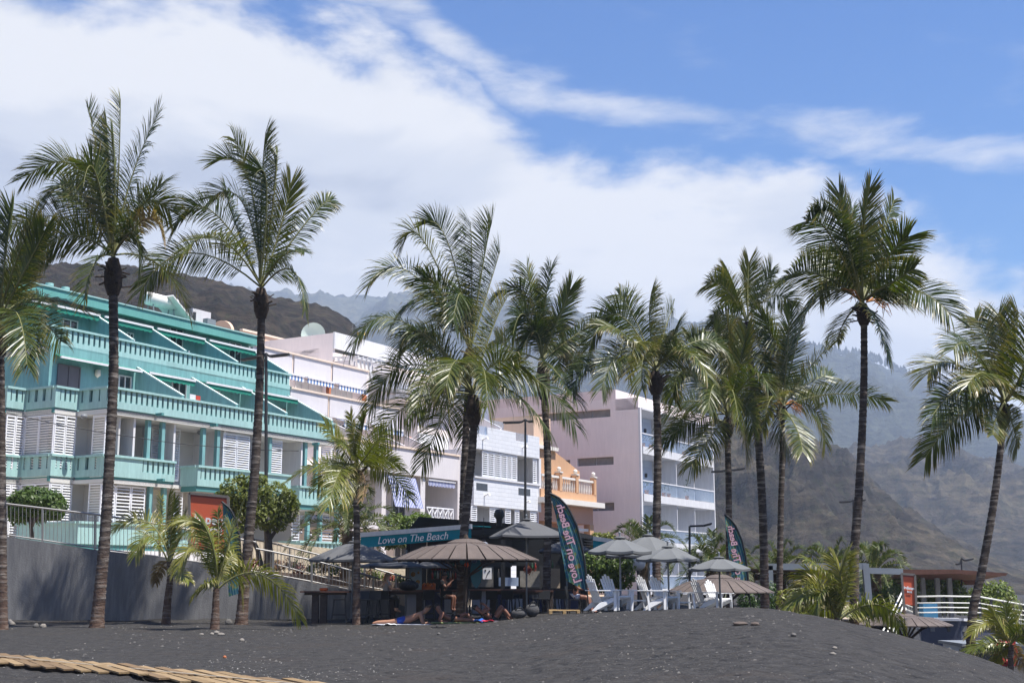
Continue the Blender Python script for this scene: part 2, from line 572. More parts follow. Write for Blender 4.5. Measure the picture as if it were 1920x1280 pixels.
def mountain(name, ridge, D0, D1, material, ny=70, step=5.0, rough=0.1, seed=0.0, gully=1.0, power=0.8, back=0.5, steps=True):
    """A slope that starts at distance D0 and reaches its ridge line (pixel row by pixel column) at D1, then falls away behind."""
    x0, x1 = ridge[0][0], ridge[-1][0]
    nx = int((x1 - x0) / step) + 1
    V, F = [], []
    rows = []
    for j in range(ny + 1):
        rows.append((j / ny, False))
    for j in range(1, 9):
        rows.append((j / 8, True))
    for (t, behind) in rows:
        for i in range(nx):
            px = x0 + (x1 - x0) * i / (nx - 1)
            u = (px - 960) / 2442.0
            h = max(0.0, (HOR - interp(px, ridge)) / 2442.0 * D1) + CZ
            if behind:
                y = D1 * (1 + back * t)
                z = h * (1 - smooth(t)) - 3 * t
            else:
                y = lerp(D0, D1, t)
                z = -3 + (h + 3) * (t ** power)
            x = u * y
            if rough:
                w = (math.sin(math.pi * min(1, t)) ** 0.7 * 0.9 + 0.1) if not behind else 0.1 * (1 - t)
                sc = D1 / 13.0
                q = Vector((x / sc, y / sc * 0.45, seed))
                rdg = 0.0
                a = 1.0
                fr = 1.0
                for k in range(6):
                    rdg += a * (1 - abs(mnoise.noise(q * fr + Vector((0, 0, k * 7.1)))) * 2)
                    a *= 0.52
                    fr *= 2.03
                z += (rdg - 1.1) * rough * h * w * gully
                z += mnoise.noise(Vector((x / sc * 14, seed, y / sc * 14))) * rough * h * 0.12
            V.append((x, y, z))
    for j in range(len(rows) - 1):
        for i in range(nx - 1):
            F.append((j * nx + i, j * nx + i + 1, (j + 1) * nx + i + 1, (j + 1) * nx + i))
    mb = MB()
    mb.mesh(V, F, True)
    return mb.build(name, material, kind='structure')

M_NEARHILL = hill_material('scrub_hill', [(0.3, (0.011, 0.009, 0.0085)), (0.46, (0.026, 0.021, 0.0175)), (0.60, (0.056, 0.044, 0.032)), (0.75, (0.025, 0.027, 0.014))], 0.045, 2.5, 0.55)
M_RIDGE = hill_material('dry_ridge', [(0.3, (0.028, 0.024, 0.022)), (0.45, (0.052, 0.044, 0.036)), (0.58, (0.098, 0.082, 0.056)), (0.75, (0.045, 0.05, 0.03))], 0.018, 6.0, 0.55)
M_FAR = hill_material('forest_slope', [(0.3, (0.045, 0.052, 0.045)), (0.5, (0.075, 0.08, 0.055)), (0.66, (0.12, 0.115, 0.075)), (0.8, (0.075, 0.085, 0.055))], 0.006, 14.0, 0.5)
M_FOREST = hill_material('pine_forest', [(0.3, (0.035, 0.045, 0.038)), (0.55, (0.062, 0.072, 0.050)), (0.8, (0.095, 0.10, 0.06))], 0.01, 18.0, 0.45)

mountain('hill', [(-900, 560), (-300, 490), (60, 478), (130, 483), (210, 486), (260, 489), (310, 500), (380, 513), (430, 527), (500, 545), (560, 556), (600, 566), (630, 580), (655, 600), (675, 640), (700, 720), (740, 900), (790, 1085)],
         150, 330, M_NEARHILL, ny=80, step=4, rough=0.09, seed=1.3, power=0.75)
mountain('ridge', [(1000, 1085), (1100, 980), (1200, 900), (1300, 855), (1380, 828), (1450, 824), (1510, 828), (1560, 843), (1600, 862), (1640, 905), (1700, 955), (1760, 990), (1830, 1030), (1900, 1062), (1990, 1080), (2080, 1088)],
         330, 640, M_RIDGE, ny=120, step=3, rough=0.30, seed=4.1, power=0.7)
mountain('slope', [(1200, 1080), (1350, 960), (1500, 880), (1600, 850), (1700, 838), (1800, 845), (1920, 880), (2100, 910), (2400, 960), (2800, 1085)],
         700, 1150, M_RIDGE, ny=100, step=4, rough=0.28, seed=8.4, power=0.7)
mountain('forest_mountain', [(900, 700), (1200, 640), (1350, 632), (1480, 640), (1560, 655), (1600, 660), (1650, 672), (1700, 697), (1780, 725), (1850, 750), (1920, 778), (2100, 850), (2400, 960), (2700, 1080)],
         1150, 2450, M_FOREST, ny=70, step=4, rough=0.17, seed=2.2, power=0.75)
mountain('cloud_mountain', [(-600, 560), (300, 545), (560, 545), (700, 545), (850, 548), (980, 556), (1060, 570), (1100, 585), (1180, 592), (1260, 598), (1330, 604), (1420, 618), (1540, 648), (1700, 720), (1900, 820), (2200, 960)],
         1300, 2700, M_FAR, ny=70, step=5, rough=0.14, seed=6.6, power=0.7)

# pines standing along the sky line of the forest mountain: tiny at this distance, one mass
def ridge_pines():
    rnd = random.Random(5)
    mb = MB()
    rg = [(1480, 640), (1560, 655), (1600, 660), (1650, 672), (1700, 697), (1780, 725), (1850, 750), (1920, 778), (2000, 810)]
    for i in range(330):
        px = rnd.uniform(1480, 2000)
        D = 2450 + rnd.uniform(-40, 4)
        h = rnd.uniform(9, 20)
        base = at(px, interp(px, rg), 2450)
        z0 = base.z - 4 - (2450 - D) * 0.3 - 2
        x, y = base.x * D / 2450, D
        mb.lathe([(0.5, 0), (h * 0.24, h * 0.2), (h * 0.2, h * 0.5), (h * 0.1, h * 0.8), (0.1, h)], n=5, c=(x, y, z0), smooth=False)
    o = mb.build('pine_forest', M_FOREST, kind='stuff')
    tag(o, 'distant pines standing along the hazy mountain skyline', None)
ridge_pines()

# ------------------------------------------------------------------ haze
def haze():
    m = bpy.data.materials.new('haze_air')
    m.use_nodes = True
    t = m.node_tree
    for n in list(t.nodes):
        if n.type != 'OUTPUT_MATERIAL': t.nodes.remove(n)
    out = [n for n in t.nodes if n.type == 'OUTPUT_MATERIAL'][0]
    pv = N(t, 'ShaderNodeVolumePrincipled')
    pv.inputs['Color'].default_value = (0.66, 0.79, 1.0, 1)
    pv.inputs['Density'].default_value = HAZE_DENSITY
    pv.inputs['Anisotropy'].default_value = 0.1
    t.links.new(pv.outputs[0], out.inputs['Volume'])
    mb = MB()
    mb.box(-3400, 3400, -120, 4200, -8, 590)
    o = mb.build('haze', m, kind='stuff')
    return o
HAZE_DENSITY = 0.00025
haze()
# ------------------------------------------------------------------ buildings
ANG = math.atan(1440 / 2442.0)                       # the facades run this far off the view axis
FU = Vector((math.sin(ANG), math.cos(ANG), 0))       # along the facades
FV = Vector((-math.cos(ANG), math.sin(ANG), 0))      # into the buildings
FRZ = math.pi / 2 - ANG
def origin(px, Y):
    o = at(px, HOR, Y)
    o.z = 0
    return o
def fx(O, px, py, yo=0.0):
    """Facade coordinates (along, height) of a pixel on the plane that lies yo behind the front of a building."""
    d = ray(px, py)
    t = ((O + FV * yo - EYE).dot(FV)) / d.dot(FV)
    q = EYE + d * t - O
    return q.dot(FU), q.z
M_TURQ = mat('turquoise_render', (0.20, 0.415, 0.415), 0.8, 0.07, 0.7, 0.15, 60, stain=0.2)
M_TURQL = mat('light_turquoise_render', (0.345, 0.55, 0.53), 0.8, 0.06, 0.8, 0.15, 60, stain=0.14)
M_TURQD = mat('turquoise_shade_and_spout', (0.075, 0.235, 0.235), 0.8, 0.05, 0.8)  # darkened to carry the shade under the balcony walls; rain spouts share it
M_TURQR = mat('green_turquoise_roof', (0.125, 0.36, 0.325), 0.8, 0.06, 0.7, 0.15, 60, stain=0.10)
M_SLOTSHADE = mat('slot_shade_teal', (0.022, 0.095, 0.105), 0.8, 0.05)  # teal darkened to stand for the shaded balcony interior
M_MINT = mat('mint_coping', (0.52, 0.64, 0.60), 0.8, 0.05)
M_CEIL = mat('white_soffit', (0.62, 0.61, 0.585), 0.85, 0.03)
M_WHITE = mat('white_paint', (0.72, 0.715, 0.72), 0.7, 0.03, 0.8, 0.1, 50, stain=0.10)
M_SHUT = mat('white_shutter', (0.78, 0.79, 0.82), 0.5, 0.02)
M_LOGGIA = mat('loggia_wall', (0.56, 0.555, 0.54), 0.85, 0.04)
M_GLASSD = mat('dark_window', (0.03, 0.035, 0.04), 0.08, 0.0, spec=0.8)
M_BROWNSH = mat('brown_shutter', (0.13, 0.115, 0.125), 0.6, 0.1)
M_GREENAW = mat('green_awning', (0.015, 0.21, 0.145), 0.85, 0.06)
M_PINKW = mat('pale_pink_render', (0.88, 0.785, 0.74), 0.85, 0.03, 0.6, 0.15, 50, stain=0.05)
M_PINKWHITE = mat('pinkish_white_render', (0.66, 0.625, 0.63), 0.8, 0.03, 0.6, 0.1, 50, stain=0.05)
M_PEACHCAP = mat('peach_coping', (0.76, 0.62, 0.50), 0.8, 0.04)
M_PEACH = mat('peach_render', (0.74, 0.52, 0.37), 0.85, 0.04, 0.6, 0.1, 40, stain=0.05)
M_ORANGE = mat('orange_render', (0.58, 0.34, 0.19), 0.85, 0.05, 0.6, 0.1, 40, stain=0.06)
M_SALMON = mat('salmon_render', (0.52, 0.30, 0.215), 0.85, 0.05, 0.6, 0.1, 40)
M_STONEW = mat('pale_stone_trim', (0.72, 0.68, 0.62), 0.75, 0.04)
M_STEEL = mat('steel_rail', (0.30, 0.29, 0.28), 0.45, 0.08, 3.0, metal=0.6)
M_DARKM = mat('dark_metal', (0.035, 0.036, 0.04), 0.5, 0.1)
M_GREYM = mat('grey_metal', (0.20, 0.215, 0.23), 0.5, 0.1)
M_TERRA = mat('terracotta', (0.36, 0.12, 0.05), 0.8, 0.15, 5)
M_CREAMC = mat('cream_curtain', (0.72, 0.66, 0.55), 0.9, 0.06, 3)
M_TANK = mat('white_tank', (0.72, 0.70, 0.66), 0.4, 0.1, 3)
M_PANEL = mat('solar_panel', (0.02, 0.025, 0.05), 0.12, 0.0, spec=0.8)
def glass_material():
    m = bpy.data.materials.new('clear_glass')
    m.use_nodes = True
    t = m.node_tree
    b = t.nodes['Principled BSDF']
    b.inputs['Base Color'].default_value = (0.70, 0.80, 0.92, 1)
    b.inputs['Roughness'].default_value = 0.02
    tr = N(t, 'ShaderNodeBsdfTransparent')
    tr.inputs[0].default_value = (0.84, 0.90, 0.96, 1)
    ms = N(t, 'ShaderNodeMixShader')
    ms.inputs[0].default_value = 0.12
    t.links.new(tr.outputs[0], ms.inputs[1])
    t.links.new(b.outputs[0], ms.inputs[2])
    out = [n for n in t.nodes if n.type == 'OUTPUT_MATERIAL'][0]
    t.links.new(ms.outputs[0], out.inputs[0])
    return m
M_GLASS = glass_material()
def stripes(name, ca, cb, period, rough=0.85, axis=0, skew=0.0):
    m = bpy.data.materials.new(name)
    m.use_nodes = True
    t = m.node_tree
    b = t.nodes['Principled BSDF']
    b.inputs['Roughness'].default_value = rough
    tcn = N(t, 'ShaderNodeTexCoord')
    sp = N(t, 'ShaderNodeSeparateXYZ')
    t.links.new(tcn.outputs['Object'], sp.inputs[0])
    m1 = N(t, 'ShaderNodeMath', operation='MULTIPLY', inp={1: 1.0 / period})
    t.links.new(sp.outputs[axis], m1.inputs[0])
    fr = N(t, 'ShaderNodeMath', operation='FRACT')
    t.links.new(m1.outputs[0], fr.inputs[0])
    gt = N(t, 'ShaderNodeMath', operation='GREATER_THAN', inp={1: 0.5})
    t.links.new(fr.outputs[0], gt.inputs[0])
    mx = N(t, 'ShaderNodeMix', data_type='RGBA')
    mx.inputs['A'].default_value = (*ca, 1)
    mx.inputs['B'].default_value = (*cb, 1)
    t.links.new(gt.outputs[0], mx.inputs['Factor'])
    t.links.new(mx.outputs['Result'], b.inputs['Base Color'])
    return m
M_BLUEST = stripes('blue_striped_canvas', (0.10, 0.20, 0.42), (0.75, 0.77, 0.80), 0.30)
M_BLUEBLIND = stripes('blue_striped_blind', (0.09, 0.11, 0.30), (0.55, 0.57, 0.68), 0.16)

def P2(a, b, z): return Vector((a, b, z))
def parapet(root, p0, p1, ztop, slots=(0.0, 1.0), step=0.32, h=1.2, thick=0.14, skip_end=False):
    """Balcony wall from plan point p0 to p1 (outer face), with a cap, upright balusters over the given share and a stepped slab edge."""
    a, b = Vector((*p0, 0)), Vector((*p1, 0))
    L = (b - a).length
    t = (b - a) / L
    n = Vector((t.y, -t.x, 0))                        # outward for a wall running left to right as seen from outside
    ctr = lambda s, off, z: tuple(a + t * s - n * off + Vector((0, 0, z)))
    mb = MB()
    def slab(s0, s1, z0, z1, off, th):
        mb.bar(ctr(s0, off + th / 2, (z0 + z1) / 2), ctr(s1, off + th / 2, (z0 + z1) / 2), th, z1 - z0)
    s0, s1 = slots[0] * L, slots[1] * L
    slab(0, L, ztop - h + 0.24, ztop - 0.64, 0.0, thick)
    if s0 > 0.05: slab(0, s0, ztop - 0.64, ztop - 0.10, 0.0, thick)
    if s1 < L - 0.05: slab(s1, L, ztop - 0.64, ztop - 0.10, 0.0, thick)
    o = mb.build('balcony', M_TURQL, root)
    MB().bar(ctr(-0.02, 0.05, ztop - 0.05), ctr(L + 0.02, 0.05, ztop - 0.05), thick + 0.10, 0.10).build('handrail', M_TURQL, o)
    MB().bar(ctr(0.003, 0.06 + thick / 2, ztop - h + 0.12), ctr(L - 0.003, 0.06 + thick / 2, ztop - h + 0.12), thick, 0.236).build('slab_edge', M_TURQD, o)  # shade of the underside is put into this edge's darker colour
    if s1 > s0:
        MB().bar(ctr(s0, thick + 0.016, ztop - 0.37), ctr(s1, thick + 0.016, ztop - 0.37), 0.03, 0.53).build('slot_shade', M_SLOTSHADE, o)  # backing sheet added behind the slots, shade held in its colour
        k = max(1, int(round((s1 - s0) / step)))
        w = (s1 - s0) / k
        ang = math.atan2(t.y, t.x)
        me = MB().box(-w * 0.32, w * 0.32, -thick / 2 + 0.01, thick / 2 - 0.01, 0, 0.54).data('baluster', M_TURQL)
        for i in range(k):
            c = a + t * (s0 + (i + 0.5) * w) - n * (thick / 2)
            inst('baluster', me, o, (c.x, c.y, ztop - 0.64), ang)
    return o
_shut = {}
def shutter(root, x0, x1, z0, z1, y, axis='x', pitch=0.115, tilt=0.04, material=None, y1=None):
    """Louvred shutter leaf: frame plus tilted slats, one part."""
    w, h = abs(x1 - x0), z1 - z0
    key = (round(w, 2), round(h, 2), pitch, tilt, material.name if material else '')
    if key not in _shut:
        mb = MB()
        mb.box(0, 0.05, -0.025, 0.025, 0, h).box(w - 0.05, w, -0.025, 0.025, 0, h).box(0.05, w - 0.05, -0.024, 0.024, 0, 0.06).box(0.05, w - 0.05, -0.024, 0.024, h - 0.06, h)
        z = 0.09
        while z < h - 0.1:
            mb.prism([(0.05, -0.035, z - 0.02), (0.05, 0.03, z + tilt), (0.05, 0.03, z + tilt + 0.014), (0.05, -0.035, z - 0.006 + 0.004)], (w - 0.1, 0, 0))
            z += pitch
        _shut[key] = mb.data('shutter', material or M_SHUT)
    o = inst('shutter', _shut[key], root, (x0, y, z0) if axis == 'x' else (y, x0, z0), 0 if axis == 'x' else math.pi / 2)
    return o
def bx(root, name, m, x0, x1, y0, y1, z0, z1, kind=None):
    return MB().box(x0, x1, y0, y1, z0, z1).build(name, m, root)
def window(root, x0, x1, z0, z1, y, panes=2, frame=None, glass=None, depth=0.06):
    """Window set on a front wall: frame bars proud of the wall, panes behind them."""
    frame = frame or M_WHITE
    mb = MB()
    f = 0.06
    mb.box(x0, x1, y - depth, y, z0, z0 + f).box(x0, x1, y - depth, y, z1 - f, z1).box(x0, x0 + f, y - depth, y, z0 + f, z1 - f).box(x1 - f, x1, y - depth, y, z0 + f, z1 - f)
    w = (x1 - x0) / panes
    for i in range(1, panes):
        mb.box(x0 + i * w - f / 2, x0 + i * w + f / 2, y - depth, y, z0 + f, z1 - f)
    o = mb.build('window', frame, root)
    for i in range(panes):
        MB().box(x0 + i * w + f / 2, x0 + (i + 1) * w - f / 2, y - depth * 0.4, y - 0.004, z0 + f, z1 - f).build('pane', glass or M_GLASSD, o)
    return o
def awning(root, x0, x1, zt, y, out=1.1, drop=0.35, material=None, val=0.22, bar=M_WHITE, name='awning', sc=True):
    """Roll-out awning: sloping cloth, front bar and a scalloped valance."""
    material = material or M_GREENAW
    mb = MB()
    mb.prism([(x0, y, zt), (x0, y - out, zt - drop), (x0, y - out, zt - drop - 0.02), (x0, y, zt - 0.02)], (x1 - x0, 0, 0))
    k = max(3, int((x1 - x0) / 0.3))
    w = (x1 - x0) / k
    zz = zt - drop - 0.05
    for i in range(k):
        a, b = x0 + i * w, x0 + (i + 1) * w
        mb.prism([(a, y - out, zz), (b, y - out, zz), (b, y - out, zz - val * 0.8), ((a + b) / 2, y - out, zz - val), (a, y - out, zz - val * 0.8)], (0, 0.015, 0))
    o = mb.build(name, material, root)
    MB().box(x0 - 0.02, x1 + 0.02, y - out - 0.05, y - out + 0.03, zz - 0.005, zz + 0.10).build('front_bar', bar, o)
    return o
def sloped_partition(root, x, th, y0, y1, z0, za, zb, m, coping):
    """Party wall between terraces whose top runs down from za at the back (y1) to zb at the front (y0)."""
    o = MB().prism([(x - th / 2, y0, z0), (x - th / 2, y1, z0), (x - th / 2, y1, za), (x - th / 2, y0, zb)], (th, 0, 0)).build('party_wall', m, root)
    MB().bar((x, y0 - 0.02, zb + 0.03), (x, y1, za + 0.03), th + 0.02, 0.05, up=(0, -0.5, 1)).build('coping', coping, o)
    return o
def globe_lamp(root, x, y, z):
    return MB().lathe([(0.02, 0.12), (0.12, 0.1), (0.16, 0.0), (0.10, -0.08), (0.0, -0.1)], 8, (x, y, z)).build('lamp', M_GREYM, root)

# ---- turquoise terraced apartment house
O1 = origin(185, 56)
def turquoise():
    r = empty('apartment_building', O1, FRZ, 'turquoise terraced apartment building with slotted balcony walls on the left', 'building')
    F = lambda px, py, yo=0.0: fx(O1, px, py, yo)
    XE = 15.95
    # bodies
    bx(r, 'wall', M_LOGGIA, -0.05, XE, 2.3, 11, 0.5, 8.64)
    bx(r, 'wall', M_TURQ, -0.62, XE, 3.3, 11, 8.87, 12.0)
    bx(r, 'wall', M_TURQ, -0.2, XE, 6.5, 11.5, 12.0, 14.78)
    bx(r, 'wall', M_LOGGIA, -1.1, -0.06, 2.5, 11, 0.5, 8.64)
    bx(r, 'wall', M_LOGGIA, -2.15, -1.11, 4.4, 11, 0.5, 8.64)
    # roof and fascia
    ro = bx(r, 'roof', M_TURQR, -0.9, XE + 0.15, 5.9, 12, 14.78, 15.26)
    bx(ro, 'coping', M_TURQL, -0.95, XE + 0.2, 5.84, 6.1, 15.263, 15.33)
    # slabs
    bx(r, 'slab', M_CEIL, -0.0, XE - 0.02, 0.06, 11, 8.645, 8.865)
    for za in (8.645, 5.62):
        bx(r, 'slab', M_CEIL, -1.24, -0.003, 2.0, 11, za, za + 0.2)
        bx(r, 'slab', M_CEIL, -2.24, -1.243, 3.96, 11, za, za + 0.2)
    bx(r, 'slab', M_CEIL, -0.68, XE - 0.02, 3.38, 11, 11.62, 11.86)
    bx(r, 'slab', M_CEIL, 0.0, 10.9, 0.06, 2.29, 5.62, 5.78)
    bx(r, 'slab', M_CEIL, 10.9, XE, -0.9, 2.29, 4.95, 5.1)
    bx(r, 'slab', M_CEIL, 10.9, XE, -0.9, 2.29, 2.1, 2.3)
    # balcony walls, top floor
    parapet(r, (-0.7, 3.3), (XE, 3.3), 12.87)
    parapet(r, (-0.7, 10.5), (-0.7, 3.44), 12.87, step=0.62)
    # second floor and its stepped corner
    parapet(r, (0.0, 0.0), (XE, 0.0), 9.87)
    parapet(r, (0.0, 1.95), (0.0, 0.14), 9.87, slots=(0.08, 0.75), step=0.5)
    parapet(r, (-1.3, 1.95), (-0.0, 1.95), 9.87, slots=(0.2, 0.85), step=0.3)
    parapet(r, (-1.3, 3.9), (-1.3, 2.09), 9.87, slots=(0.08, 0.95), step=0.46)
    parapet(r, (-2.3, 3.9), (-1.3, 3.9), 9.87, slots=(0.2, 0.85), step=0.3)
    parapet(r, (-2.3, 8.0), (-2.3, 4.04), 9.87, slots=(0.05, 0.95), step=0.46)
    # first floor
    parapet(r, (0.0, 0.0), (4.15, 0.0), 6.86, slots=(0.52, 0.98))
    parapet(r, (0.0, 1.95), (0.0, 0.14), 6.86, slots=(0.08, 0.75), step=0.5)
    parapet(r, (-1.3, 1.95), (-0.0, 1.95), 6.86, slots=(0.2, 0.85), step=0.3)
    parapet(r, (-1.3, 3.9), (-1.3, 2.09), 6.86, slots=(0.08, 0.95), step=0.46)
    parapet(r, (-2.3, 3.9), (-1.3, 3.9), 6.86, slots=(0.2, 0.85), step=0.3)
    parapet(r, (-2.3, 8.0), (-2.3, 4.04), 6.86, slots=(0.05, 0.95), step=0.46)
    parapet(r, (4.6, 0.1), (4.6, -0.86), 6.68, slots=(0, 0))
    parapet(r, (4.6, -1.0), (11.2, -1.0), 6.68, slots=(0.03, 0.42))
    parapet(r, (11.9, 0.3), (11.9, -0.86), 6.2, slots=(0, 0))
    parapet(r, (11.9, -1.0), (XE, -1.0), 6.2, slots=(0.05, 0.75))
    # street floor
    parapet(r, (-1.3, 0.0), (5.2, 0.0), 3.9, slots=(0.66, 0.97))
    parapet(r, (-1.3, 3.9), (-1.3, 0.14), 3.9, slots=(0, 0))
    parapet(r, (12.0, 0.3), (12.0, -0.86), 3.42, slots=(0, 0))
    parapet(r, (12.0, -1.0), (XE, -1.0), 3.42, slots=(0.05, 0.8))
    bx(r, 'wall', M_WHITE, -0.9, 11.9, 0.02, 0.12, 0.5, 2.72)
    bx(r, 'wall', M_WHITE, 12.05, XE, -0.8, -0.7, 0.3, 2.2)
    # loggia posts, party walls, shutters of the first floor (pixel columns of the photo)
    zt, zb = 8.64, 5.78
    for px in (276, 303, 380, 407, 505, 572, 593):
        x = F(px, 830, .3)[0]
        bx(r, 'post', M_TURQ, x - 0.10, x + 0.10, 0.2, 0.4, zb, zt)
    for px in (244, 320, 415, 470, 560):
        x = F(px, 820, .5)[0]
        bx(r, 'party_wall', M_WHITE, x - 0.06, x + 0.06, 0.25, 2.3, zb, zt)
    for a, b, yo in ((284, 303, 1.2), (311, 337, 1.2), (418, 443, .25), (444, 468, .25), (507, 529, .3), (603, 626, .3)):
        x0, x1 = F(a, 830, yo)[0], F(b, 830, yo)[0]
        shutter(r, x0, x1, zb + 0.9 if yo < 1 else zb + 0.3, zt - 0.1, yo)
    # stepped corner shutters, two floors
    for (za, zc) in ((zb, 8.64), (2.7, 5.62)):
        for k in range(2): shutter(r, 2.02 + k * 0.95, 2.95 + k * 0.95, za + 0.1, zc - 0.03, -1.22, axis='y', tilt=0.02)
        for k in range(1): shutter(r, 0.2, 1.0, za + 0.1, zc - 0.03, 0.06, axis='y', tilt=0.02)
        for k in range(2): shutter(r, -1.2 + k * 0.6, -0.62 + k * 0.6, za + 0.1, zc - 0.05, 2.0)
        for k in range(2): shutter(r, -2.2 + k * 0.5, -1.72 + k * 0.5, za + 0.1, zc - 0.05, 3.95)
        for k in range(3): shutter(r, 4.1 + k * 0.95, 5.03 + k * 0.95, za + 0.1, zc - 0.05, -2.25, axis='y')
        bx(r, 'party_wall', M_LOGGIA, 0.9, 1.0, 0.3, 2.3, za, zc)
    # street floor loggia
    for px in (279, 305, 405):
        x = F(px, 960, .3)[0]
        bx(r, 'post', M_TURQ, x - 0.10, x + 0.10, 0.2, 0.4, 2.7, 5.62)
    for px in (577, 600, 632):
        x = F(px, 950, -.6)[0]
        bx(r, 'post', M_TURQ, x - 0.10, x + 0.10, -0.7, -0.5, 2.3, 4.95)
    for a, b in ((186, 200), (201, 214), (215, 243), (244, 270), (324, 341)):
        x0, x1 = F(a, 960, .25)[0], F(b, 960, .25)[0]
        shutter(r, x0, x1, 2.75, 5.55, .25, pitch=0.15, tilt=0.02)
    for a, b in ((604, 630), (548, 562)):
        x0, x1 = F(a, 950, -.4)[0], F(b, 950, -.4)[0]
        shutter(r, x0, x1, 2.3, 4.9, -.4, pitch=0.15, tilt=0.02)
    mbc = MB()
    x0, x1 = F(283, 960, .6)[0], F(300, 960, .6)[0]
    k = 10
    for i in range(k):
        a, b = lerp(x0, x1, i / k), lerp(x0, x1, (i + 1) / k)
        mbc.prism([(a, 0.6 + 0.06 * (i % 2), 2.7), (b, 0.6 + 0.06 * ((i + 1) % 2), 2.7), (b, 0.62 + 0.06 * ((i + 1) % 2), 2.7), (a, 0.62 + 0.06 * (i % 2), 2.7)], (0, 0, 2.85))
    mbc.build('curtain', M_CREAMC, r)
    # upper floor windows
    for (a, b, t, bt, yo, m) in ((108, 151, 683, 718, 3.3, M_BROWNSH), (222, 246, 704, 726, 3.3, M_WHITE), (117, 146, 598, 615, 6.5, M_WHITE), (237, 250, 624, 640, 6.5, M_WHITE), (510, 535, 765, 782, 3.3, M_SALMON)):
        x0, z1 = F(a, t, yo)
        x1, _ = F(b, t, yo)
        _, z0 = F(a, bt, yo)
        window(r, x0, x1, z0 - 0.25, z1 + 0.05, yo, 2, frame=m, glass=(M_BROWNSH if m is M_BROWNSH else M_GLASSD))
    for px, py in ((335, 725), (398, 745), (330, 625), (440, 655)):
        yo = 3.3 if py > 700 else 6.5
        x, z = F(px, py, yo)
        window(r, x - 0.5, x + 0.5, z - 1.2, z + 0.4, yo, 2)
    for px, py, yo in ((180, 700, 3.3),):
        x, z = F(px, py, yo)
        MB().lathe([(0.0, 0.2), (0.12, 0.16), (0.14, -0.1), (0.0, -0.22)], 8, (x, yo - 0.12, z)).build('lamp', M_CREAMC, r)
    MB().lathe([(0.0, 0.2), (0.12, 0.16), (0.14, -0.1), (0.0, -0.22)], 8, (-0.75, 5.2, 11.0)).build('lamp', M_CREAMC, r)
    for px, py in ((295, 777), (397, 797), (588, 832)):
        x, z = F(px, py, -.05)
        bx(r, 'rain_spout', M_TURQD, x - 0.07, x + 0.07, -0.4, -0.0, z - 0.06, z + 0.06)
    for px, py in ((297, 900), (400, 914), (592, 942)):
        x, z = F(px, py, -.05)
        bx(r, 'rain_spout', M_TURQD, x - 0.07, x + 0.07, -0.4 - (1.0 if px > 350 else 0), -(1.0 if px > 350 else 0), z - 0.06, z + 0.06)
    for px, py, yo in ((157, 785, 1.0), (248, 798, 1.0), (375, 823, 1.0)):
        x, z = F(px, py, yo)
        globe_lamp(r, x, yo, 8.5)
    # party walls between the terraces
    for x in (4.35, 7.9, 11.75, 15.85):
        sloped_partition(r, x, 0.16, 3.46, 6.5, 11.86, 14.65, 12.95, M_TURQ, M_MINT)
    for x in (4.6, 8.3, 12.05, 15.85):
        sloped_partition(r, x, 0.16, 0.16, 3.3, 8.87, 11.60, 9.98, M_TURQ, M_MINT)
    # awnings
    for x0, x1 in ((-0.3, 1.2), (1.6, 4.2), (4.55, 7.75), (8.1, 11.6), (11.95, 15.7)):
        awning(r, x0, x1, 14.62, 6.48, out=0.75, drop=0.22, val=0.26)
    for x0, x1, o_ in ((-0.45, 4.4, 0.5), (4.8, 7.9, 0.6), (8.5, 11.9, 0.8), (12.2, 15.7, 0.8)):
        awning(r, x0, x1, 11.55, 3.28, out=o_, drop=0.2, val=0.05 if x0 < 4.7 else 0.24)
    for x, z in ((5.5, 12.9), (9.3, 12.9), (13, 12.9)):
        MB().tube([(x, 4.6, 11.9), (x, 4.6, 13.3)], 0.03, 6).build('parasol_pole', M_WHITE, r)
    x, z = F(351, 742, .3)
    bx(r, 'towel', M_WHITE, x - 0.1, x + 0.28, 0.02, 0.06, 9.88, 10.12)
    bx(r, 'towel', mat('red_cloth', (0.5, 0.06, 0.04), 0.9), x + 0.30, x + 0.6, 0.02, 0.06, 9.88, 10.1)
    # ventilation pipes on the roof
    for x in (-0.4, 2.9, 3.9):
        MB().tube([(x, 8.0, 15.26), (x, 8.0, 15.95)], 0.14, 8).tube([(x, 8.0, 15.9), (x, 8.0, 16.05)], 0.2, 8).build('vent_pipe', M_TURQL, r)
    return r
TURQ = turquoise()

